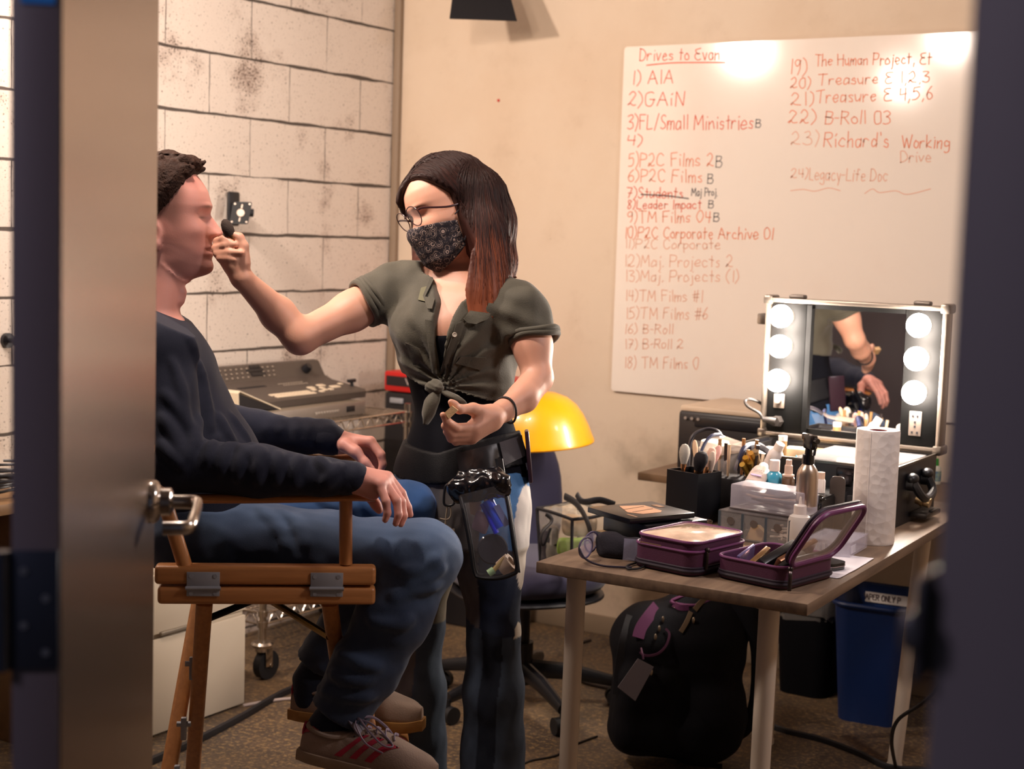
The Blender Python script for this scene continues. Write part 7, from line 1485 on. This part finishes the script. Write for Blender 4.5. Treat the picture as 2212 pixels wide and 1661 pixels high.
# ---- bell-bottom patchwork jeans
wj = SDF(); wj.loft(*levels([(1005, 1000, .157, .124), (1050, 996, .166, .132), (1110, 992, .168, .134), (1165, 992, .16, .128)], wa, wn_, ZW), k=.03)
wj.chain([rH, P(915, 1230, 3.48), rK, P(900, 1500, 3.51), P(896, 1780, 3.54)], [.082, .070, .056, .066, .086], .03)
wj.chain([lH, P(1060, 1230, 3.39), P(1067, 1370, 3.40), P(1066, 1500, 3.41), P(1063, 1780, 3.44)], [.084, .072, .0585, .067, .088], .03)
zf = .012
wjm = wj.mesh(.005, post=lambda p, f: np.maximum(f+.0022*wob(p, 9, 51)+.0012*wob(p, 24, 52), zf-p[:, 2])); V = wjm.v[0]
cl = np.tile(np.array(lin('5f5a5c')), (len(V), 1)); zl = lambda y, z=3.4: P(1060, y, z)[2]
la_ = (V-P(992, 1200, ZW))@wa; isL = la_ > 0
cxl = np.where(isL, (P(1063, 1300, 3.4)-P(992, 1200, ZW))@wa, (P(908, 1300, 3.49)-P(992, 1200, ZW))@wa); x = (la_-cxl)/.065; nf = (V-np.where(isL[:, None], lK, rK))@wn_
low = V[:, 2] < zl(1345)-.02*x; mid = V[:, 2] < zl(1170)
x = x+.02*wob(V, 4, 60)
def setc(mk, c):
    cl[mk] = np.array(lin(c))
setc(isL & (x < .05+.25*((zl(1345)-V[:, 2]) > 0)*np.clip((zl(1345)-V[:, 2])*1.2, 0, .5)), '6a6465'); setc(isL & (x >= .0) , '16223a'); setc(isL & low & (x < .12), '3d4a5e'); setc(isL & low & (x >= .12), '101a2c'); setc(isL & (x > 1.10) & ~low, 'cfc4b4'); setc(isL & low & (x > .8), '3a4658')
setc(isL & ~mid & (x > .15), '3f70a4'); setc(isL & ~mid & (x > 1.09), 'd9d2cb'); setc(isL & ~mid & (x < .15), '55504f')
setc(~isL & (x < .3), '6b6464'); setc(~isL & low & (x >= .3), '4a5666'); setc(~isL & ~low & (x > .5), '857a68'); setc(~isL & ~mid, '4b4a50'); setc(~isL & ~mid & (x < -.35), '3d4656')
cl *= (1+.12*wob(V, 30, 61)[:, None])
build_at(wjm, 'jeans', M('denim_patchwork', '4a5666', .85, attr=True, bump=(800, .4)), wom, cl, smooth=180)
for p_, d_ in ((P(1063, 1780, 3.44), 1), (P(896, 1780, 3.54), -1)):
    c = np.array([p_[0], p_[1], .0])+wn_*.06; s_ = SDF().ell(c+np.array([0, 0, .028]), (.042, .12, .032), np.array([wa, wn_, [0, 0, 1.]]).T); build_at(s_.mesh(.006, post=lambda p, f: np.maximum(f, .003-p[:, 2])), 'shoe', M('shoe_black', '17161a', .6), wom, smooth=180)
# ---- waist belt with apron and pouch
bl_ = SDF(); bl_.loft(*levels([(y, c, u+.013, w_+.013) for y, c, u, w_ in TRW if 880 < y < 1120], wa, wn_, ZW), k=.02)
def bpost(p, f):
    a_ = (p-P(990, 990, ZW))@wa; zt_ = np.interp(a_, [-.16, -.08, 0, .09, .16], [P(860, 948, ZW)[2], P(915, 968, 3.35)[2], P(985, 982, 3.3)[2], P(1075, 955, 3.28)[2], P(1130, 935, 3.3)[2]]); zb_ = np.interp(a_, [-.16, -.08, 0, .09, .16], [P(850, 1018, ZW)[2], P(915, 1040, 3.35)[2], P(985, 1050, 3.3)[2], P(1075, 1045, 3.28)[2], P(1138, 1010, 3.3)[2]])
    return np.maximum(np.maximum(f+.001*wob(p, 9, 71), p[:, 2]-zt_), zb_-p[:, 2])
BELT = M('black_belt_fabric', '0e0e13', .6, bump=(500, .3), spec=.2); bm_ = bl_.mesh(.0045, post=bpost); BTREE = BVHTree.FromPolygons([tuple(v) for v in bm_.v[0]], bm_.f)
belt = bpy.data.objects.new('tool_belt', None); COL.objects.link(belt); belt.parent = wom; WMAT[belt] = WMAT[wom]; belt['label'] = 'wide black make-up belt with a side panel'
build_at(bm_, 'belt_band', BELT, belt, smooth=180)
def onbelt(px, py, off=.003): return onshirt(px, py, off, BTREE)
def bpatch(name, rows, mat, off=.004, t=.002):
    gr = [[onbelt(a[0]+(b_[0]-a[0])*v, a[1]+(b_[1]-a[1])*v, off) for v in np.linspace(0, 1, 8)] for a, b_ in rows]; return build_at(MB().sheet(gr, t), name, mat, belt, smooth=60)
bpatch('belt_panel', [((985, 980), (1072, 958)), ((990, 1006), (1078, 985)), ((995, 1030), (1085, 1018))], M('belt_gloss', '1b1a1e', .3, coat=.3), .004)
bpatch('side_panel', [((1078, 956), (1126, 940)), ((1090, 1006), (1134, 985))], M('belt_grey', '37343a', .7, bump=(500, .4)), .004)
st_ = [(1081, 990, 3.245), (1086, 1020, 3.238), (1094, 1060, 3.225), (1108, 1150, 3.215), (1119, 1236, 3.215)]
gs = smoothline(PP(*st_), 5); build_at(MB().sheet([[c-wa*.006, c, c+wa*.006] for c in gs], .003), 'belt_strap', M('strap_black', '0f0f14', .5), belt)
# clear pouch hanging from the belt
pch = thing('clear_hip_pouch', 'clear vinyl hip pouch with black edging hanging from the woman\'s belt', 'pouch', P(1060, 1250, 3.2))
ed = PP((992, 1066, 3.20), (1003, 1110, 3.195), (1016, 1180, 3.19), (1024, 1235, 3.19), (1036, 1247, 3.19), (1075, 1249, 3.185), (1105, 1241, 3.185), (1117, 1226, 3.185), (1108, 1160, 3.19), (1098, 1095, 3.2), (1088, 1045, 3.21))
bk = [p+FW*.045 for p in ed]
EDGEB = M('edging_black', '0e0e13', .45)
build_at(MB().tube(smoothline(ed, 5), .0048, 8), 'edging', EDGEB, pch); build_at(MB().tube(smoothline(bk, 5), .0045, 8), 'edging', EDGEB, pch)
VIN = M('clear_vinyl', 'e8e2e6', .06, alpha=.07, coat=.4)
fr2 = [[P(990+38*u+(98-8*u)*v, 1070-25*v*(1-u)+u*178-4*u*v, 3.193-.012*math.sin(PI*v)) for v in np.linspace(0, 1, 10)] for u in np.linspace(0, 1, 12)]
build_at(MB().sheet(fr2), 'vinyl_front', VIN, pch, smooth=180)
bk2 = [[p+FW*.048 for p in r] for r in fr2]; build_at(MB().sheet(bk2), 'vinyl_back', M('vinyl_back', 'b9b2ae', .15, alpha=.15), pch, smooth=180)
tp = SDF().cone(P(985, 1052, 3.21), P(1085, 1040, 3.205), .020, .020, .015).cone(P(992, 1070, 3.215), P(1088, 1058, 3.21), .018, .017, .015).cone(P(1000, 1028, 3.225), P(1075, 1020, 3.22), .014, .014, .015)
build_at(tp.mesh(.0042, post=lambda p, f: f+.0022*np.sin(wob(p, 22, 81)*5)), 'pouch_top', M('glossy_black_vinyl', '131217', .18, coat=.5), pch, smooth=180)
def inpouch(name, label, cat, mb2, mat, parts=()):
    o = mb2.build(name, mat, smooth=35); return tag(o, label, cat)
def cyl_at(a, b, r, **k): return MB().cyl(P(*a), P(*b), r, **k)
t = thing('blue_vial', 'deep blue printed bottle slanting inside the hip pouch', 'bottle', P(1075, 1115, 3.215)); build_at(cyl_at((1054, 1080, 3.215), (1083, 1138, 3.21), .0125), 'bottle_body', M('vial_blue', '3a5cf0', .25), t); build_at(cyl_at((1050, 1073, 3.215), (1054, 1080, 3.215), .009), 'cap', WCAP, t)
build_at(MB().sheet([[P(1066+6*v+24*u, 1094-3*v+44*u, 3.199) for v in (0, 1, 2)] for u in (0, .5, 1)], .0006), 'print_strip', M('vial_print', '8a93c8', .3), t)
inpouch('blue_pencil', 'bright blue stick under the printed bottle in the hip pouch', 'pencil', cyl_at((1042, 1088, 3.216), (1073, 1152, 3.206), .0062), M('stick_blue', '1a2ad2', .3))
inpouch('powder_puff', 'lilac square powder puff inside the hip pouch', 'puff', MB().box(P(1040, 1128, 3.222), (.038, .012, .046), rot=frame(_n(np.array([0, 0, 1.])+wa*.3), wa), bevel=.006), M('puff_lilac', 'b9a3b8', .9))
inpouch('paper_sheet', 'cream paper slip at the top left inside the hip pouch', 'paper', MB().sheet([[P(1012+26*v+4*u, 1072+10*v+38*u, 3.225) for v in np.linspace(0, 1, 4)] for u in np.linspace(0, 1, 5)], .001), M('slip_cream', 'c9b6a3', .7))
t = thing('black_jar', 'round black lidded jar inside the hip pouch', 'jar', P(1064, 1186, 3.218)); f2 = frame(CAM-P(1064, 1186, 3.218), RT)
build_at(MB().lathe([(0, -.012), (.034, -.012), (.034, .004), (.031, .007), (0, .007)], P(1064, 1186, 3.218), 36, f2), 'jar_body', M('jar_black', '2c2a31', .25, coat=.4), t)
f2 = frame(_n(P(1118, 1205, 3.2)-P(1072, 1238, 3.215)), UP); t = thing('tape_roll', 'tan tape roll at the bottom of the hip pouch', 'tape', P(1095, 1222, 3.212))
build_at(MB().lathe([(.011, -.014), (.021, -.014), (.021, .014), (.011, .014), (.011, -.014)], P(1094, 1220, 3.214), 28, f2), 'tape_body', M('tape_tan', 'cdb39a', .5), t)
t = thing('cosmetic_stick', 'thin gold stick with a pale green cap at the bottom of the hip pouch', 'stick', P(1066, 1238, 3.198)); build_at(cyl_at((1090, 1206, 3.204), (1066, 1232, 3.198), .0055), 'stick_body', M('stick_gold', 'b9a06a', .3, .4), t); build_at(cyl_at((1067, 1231, 3.198), (1055, 1239, 3.197), .0085), 'cap', M('cap_green', '9fc08f', .4), t)
# carabiner with a tag
cbn = thing('carabiner', 'black carabiner clipped to the woman\'s belt', 'carabiner', P(972, 1070, 3.262))
build_at(MB().tube(smoothline(PP((962, 1052, 3.262), (959, 1085, 3.262), (966, 1092, 3.262), (978, 1090, 3.262), (983, 1080, 3.262), (982, 1052, 3.262), (972, 1046, 3.262)), 5, True), .003, 8, closed=True), 'hook_body', EDGEB, cbn); build_at(MB().tube(PP((981, 1056, 3.262), (981, 1082, 3.262)), .0034, 8), 'gate', M('gate_steel', '8d8d92', .3, .9), cbn)
pg = thing('pouch_tag', 'beige tag and cord hanging from the carabiner by the man\'s knee', 'tag', P(963, 1185, 3.262))
build_at(MB().tube(smoothline(PP((967, 1090, 3.262), (964, 1110, 3.262), (962, 1132, 3.262)), 5), .002, 6).tube(smoothline(PP((972, 1090, 3.262), (974, 1112, 3.262), (966, 1122, 3.262), (950, 1120, 3.262)), 5), .002, 6), 'cord', M('tag_cord', '9a8b78', .7), pg)
build_at(MB().sheet([[P(955+18*v-.02*u+4*u, 1130+8*v+42*u, 3.262-.004*math.sin(3*v)) for v in np.linspace(0, 1, 5)] for u in np.linspace(0, 1, 4)], .004), 'tag_flap', M('tag_beige', '8f8172', .7), pg)
build_at(MB().sheet([[P(970+12*v-2*u, 1140+2*v+48*u-10*v*u, 3.268) for v in np.linspace(0, 1, 5)] for u in np.linspace(0, 1, 4)], .003), 'tag_flap', M('tag_cream', 'a3937f', .7), pg)
# phone in the back pocket, bracelet, brush and sponge
f2 = frame(np.array([0, 0, 1.]), RTh); ph = thing('phone', 'dark phone sticking out of the woman\'s back pocket', 'phone', P(1142, 1000, 3.37)); build_at(MB().box(P(1142, 985, 3.37), (.010, .065, .12), rot=frame(_n(np.array([0, 0, 1.])-wa*.12), RTh), bevel=.004), 'phone_body', M('phone_plum', '33202c', .3), ph)
f2 = frame(_n(lW-P(1130, 862, 3.25)), UP); br_ = build_at(MB().tube([P(1094, 886, 3.207)+f2@np.array([.0305*math.cos(a), .0285*math.sin(a), .003*math.sin(2*a)]) for a in np.linspace(0, 2*PI, 33)[:-1]], .0026, 8, closed=True), 'wrist_band', M('hair_tie', '1c1418', .6), wom)
bt = thing('make_up_brush', 'dark bristled make-up brush in the woman\'s right hand at the man\'s nose', 'brush', P(498, 512, 3.218)); a, b_ = P(512, 540, 3.222), P(485, 478, 3.212); u = _n(b_-a); l = np.linalg.norm(b_-a); f2 = frame(u)
build_at(MB().tube([a-u*.05, a+u*.02], [.003, .0045], 10), 'handle', M('brush_handle'), bt); build_at(MB().lathe([(.0045, .018), (.0075, .024), (.0105, .036), (.0105, .038), (.004, .018)], a, 18, f2), 'ferrule', M('ferrule_copper'), bt)
build_at(MB().lathe([(.0100, .034), (.0128, .043), (.0132, .052), (.0108, .064), (.006, .071), (0, .0735)], a, 22, f2), 'bristles', M('bristle_dark', '3c302a', .9, bump=(500, .6)), bt)
sp_ = thing('make_up_sponge', 'cream wedge sponge pinched in the woman\'s left hand', 'sponge', P(975, 890, 3.075)); w4 = PP((961, 891, 3.062), (977, 876, 3.062), (990, 886, 3.064), (970, 905, 3.062))
build_at(MB().add(np.vstack([w4-FW*.012, w4+FW*.012]), [(3, 2, 1, 0), (4, 5, 6, 7), (0, 1, 5, 4), (1, 2, 6, 5), (2, 3, 7, 6), (3, 0, 4, 7)]), 'sponge_body', M('sponge_cream', 'e3bd8c', .9, bump=(250, .3)), sp_, smooth=0)

P = _P0
# ---------------------------------------------------------------- backpack under the table
bp0 = PZ(1455, 1612, 0.0); BK = thing('backpack', 'stuffed black backpack with purple trim under the table', 'backpack', (*P(1455, 1500, 4.16)[:2], 0))
bR = np.array([RTh, FWh, [0, 0, 1.]]).T; Zb = 4.16
sd = SDF(); sd.box(P(1455, 1475, Zb), (.172, .115, .195), bR, .085, .03).ell(P(1500, 1370, Zb), (.15, .12, .13), bR, .05).box(P(1395, 1525, Zb-.07), (.085, .07, .125), bR, .05, .03).ell(P(1530, 1555, Zb-.05), (.11, .10, .12), bR, .04).ell(P(1395, 1400, Zb-.03), (.075, .10, .13), bR, .04)
sd.cone(P(1560, 1300, Zb), P(1600, 1330, Zb), .05, .06, .03)
def bkpost(p, f): return np.maximum(f+.006*wob(p, 4, 90)+.003*wob(p, 9, 91), .004-p[:, 2])
bm2 = sd.mesh(.008, post=bkpost); BPT = BVHTree.FromPolygons([tuple(v) for v in bm2.v[0]], bm2.f); NYL = M('black_nylon', '0b0b11', .8, bump=(400, .3), spec=.15)
build_at(bm2, 'pack_body', NYL, BK, smooth=180)
def onbp(x, y, off=.004): return onshirt(x, y, off, BPT)
def bstrip(name, pts, w, mat, off=.005, t=.003):
    c = [onbp(*q, off) for q in pts]; c = smoothline(c, 4); g_ = np.gradient(c, axis=0); gr = []
    for q, d in zip(c, g_): s_ = _n(np.cross(d, FW)); gr.append([q-s_*w, q, q+s_*w])
    return build_at(MB().sheet(gr, t), name, mat, BK, smooth=60)
PUC = M('purple_cloth', '5c2450', .8, bump=(300, .3)); PUD = M('purple_edge', '4a1a3c', .6)
bstrip('purple_panel', [(1418, 1310), (1402, 1330), (1385, 1355), (1378, 1378)], .016, PUC); bstrip('purple_panel', [(1455, 1305), (1470, 1312), (1488, 1312)], .008, PUC)
bstrip('purple_trim', [(1382, 1408), (1395, 1416), (1420, 1412), (1438, 1395), (1446, 1370), (1438, 1358)], .003, PUD); bstrip('shoulder_strap', [(1362, 1330), (1348, 1380), (1338, 1440), (1332, 1500)], .012, M('strap_webbing', '17161c', .7))
bstrip('tan_strap', [(1492, 1322), (1482, 1345), (1470, 1365)], .006, M('strap_tan', '6f5d48', .8)); bstrip('tan_strap', [(1525, 1290), (1510, 1305), (1500, 1318)], .007, M('strap_tan'))
for (x, y) in ((1432, 1338), (1424, 1358), (1416, 1376), (1498, 1340), (1407, 1452)): 
    c = onbp(x, y, .006); build_at(MB().ball(c, (.004, .004, .009)), 'vial_glint', M('glint_steel', 'a99b88', .3, .9), BK)  # bright beads standing in for glints on clear vials
tg = [onbp(1388, 1415, .012), onbp(1400, 1440, .014)]
gr = [[P(1378+(1412-1378)*v-(44-4*v)*u, 1422+18*v+u*(62+12*v), Zb-.215-.01*u) for v in np.linspace(0, 1, 5)] for u in np.linspace(0, 1, 6)]
lg = MB().sheet(gr, .003); tgo = build_at(lg, 'luggage_tag', M('tag_grey', '6a6368', .9, bump=(300, .3)), BK, smooth=60); tgo['label'] = 'grey cloth tag'; build_at(MB().tube([P(1385, 1400, Zb-.19), P(1388, 1412, Zb-.21), P(1390, 1424, Zb-.214)], .0025, 6), 'tag_loop', PUD, tgo)
build_at(MB().tube(smoothline(PP((1570, 1300, Zb-.05), (1612, 1335, Zb-.06), (1634, 1385, Zb-.06), (1638, 1450, Zb-.05), (1632, 1520, Zb-.04), (1612, 1572, Zb-.03), (1585, 1592, Zb-.02)), 6), .021, 10, flat=.35, hint=RT), 'shoulder_strap', NYL, BK)
build_at(MB().tube(smoothline([P(1500, 1600, Zb-.05), PZ(1470, 1632, .006), PZ(1490, 1648, .006), PZ(1560, 1655, .006)], 6), .010, 8, flat=.4), 'waist_strap', NYL, BK)
pc2 = thing('purple_pencil_case', 'purple edged clear case lying on top of the backpack', 'case', P(1500, 1296, Zb-.03)); 
build_at(MB().tube(smoothline(PP((1450, 1300, Zb-.06), (1490, 1284, Zb-.04), (1540, 1276, Zb-.02), (1548, 1290, Zb-.05), (1500, 1308, Zb-.08)), 5, True), .005, 8, closed=True), 'edging', PUC, pc2)
gr = [[P(1450+90*v+6*u, 1300-22*v+14*u+6*math.sin(PI*v)*u, Zb-.055+.03*v-.02*u) for v in np.linspace(0, 1, 8)] for u in np.linspace(0, 1, 4)]; build_at(MB().sheet(gr, .002), 'clear_panel', M('case_clear_brown', '8d7868', .15, alpha=.6), pc2)
# ---------------------------------------------------------------- clear tote on the office chair seat
tq = PZ(1240, 1243, .475); tt = thing('clear_tote', 'clear vinyl tote bag with black trim on the navy chair seat', 'bag', tq)
Zt = 4.25; c8 = {k: P(*v) for k, v in dict(a=(1160, 1098, Zt+.03), b=(1236, 1122, Zt-.04), c=(1318, 1108, Zt), d=(1250, 1080, Zt+.10), e=(1168, 1222, Zt+.03), f=(1234, 1244, Zt-.04), g=(1312, 1232, Zt), h=(1250, 1215, Zt+.10)).items()}
TRM = M('tote_trim', '131217', .5)
for pr in ('ab', 'bc', 'cd', 'da', 'ef', 'fg', 'gh', 'he', 'ae', 'bf', 'cg', 'dh'):
    a, b_ = c8[pr[0]], c8[pr[1]]; mid = (a+b_)/2+np.array([0, 0, .006*math.sin(ord(pr[0]))])
    build_at(MB().tube(smoothline([a, mid, b_], 4), .005, 6), 'trim', TRM, tt)
CV = M('tote_vinyl', 'd9cdb9', .06, alpha=.22, coat=.7)
rs = np.random.RandomState(9)
for q4 in ('abfe', 'bcgf', 'cdhg', 'daeh', 'abcd'):
    a, b_, c, d = [c8[k] for k in q4]; gr = [[(a*(1-u)*(1-v)+b_*u*(1-v)+c*u*v+d*(1-u)*v)+rs.normal(size=3)*.0035*min(u, 1-u, v, 1-v)*6 for v in np.linspace(0, 1, 9)] for u in np.linspace(0, 1, 9)]; build_at(MB().sheet(gr), 'vinyl_panel', CV, tt, smooth=180)
build_at(MB().tube(smoothline(PP((1220, 1072, Zt+.05), (1245, 1088, Zt), (1268, 1125, Zt-.07), (1278, 1170, Zt-.08), (1272, 1205, Zt-.06)), 6), .011, 8, flat=.35), 'handle_strap', TRM, tt)
build_at(MB().tube(smoothline(PP((1180, 1110, Zt-.03), (1192, 1125, Zt-.04), (1172, 1148, Zt-.04), (1168, 1170, Zt-.04), (1176, 1176, Zt-.04), (1190, 1140, Zt-.05)), 6), .007, 8, flat=.4), 'handle_strap', TRM, tt)
build_at(MB().tube(smoothline(PP((1246, 1068, Zt+.08), (1260, 1084, Zt+.06), (1296, 1080, Zt+.06), (1328, 1090, Zt+.05)), 6), .011, 8, flat=.4), 'handle_strap', TRM, tt)
for nm, lab, px, py, z, sz, col in (('green_pouch', 'lime green pouch inside the clear tote', 1238, 1180, Zt+.0, (.09, .03, .05), '7d9a3c'), ('teal_box', 'teal box at the bottom of the clear tote', 1232, 1228, Zt+.0, (.09, .03, .02), '2f6f86'), ('tan_bundle', 'tan cloth bundle in the upper part of the clear tote', 1252, 1135, Zt+.03, (.10, .06, .06), '8f7456'), ('brown_bag', 'dark bundle at the left inside the clear tote', 1188, 1175, Zt+.04, (.05, .06, .11), '2f2a2e')):
    s_ = SDF().box(P(px, py, z), np.array(sz)/2, bR, min(sz)*.3); o = s_.mesh(.005, post=lambda p, f: f+.002*wob(p, 14, 5)).build(nm, M('in_'+nm, col, .5, bump=(80, .4)), smooth=180); tag(o, lab, 'pouch')
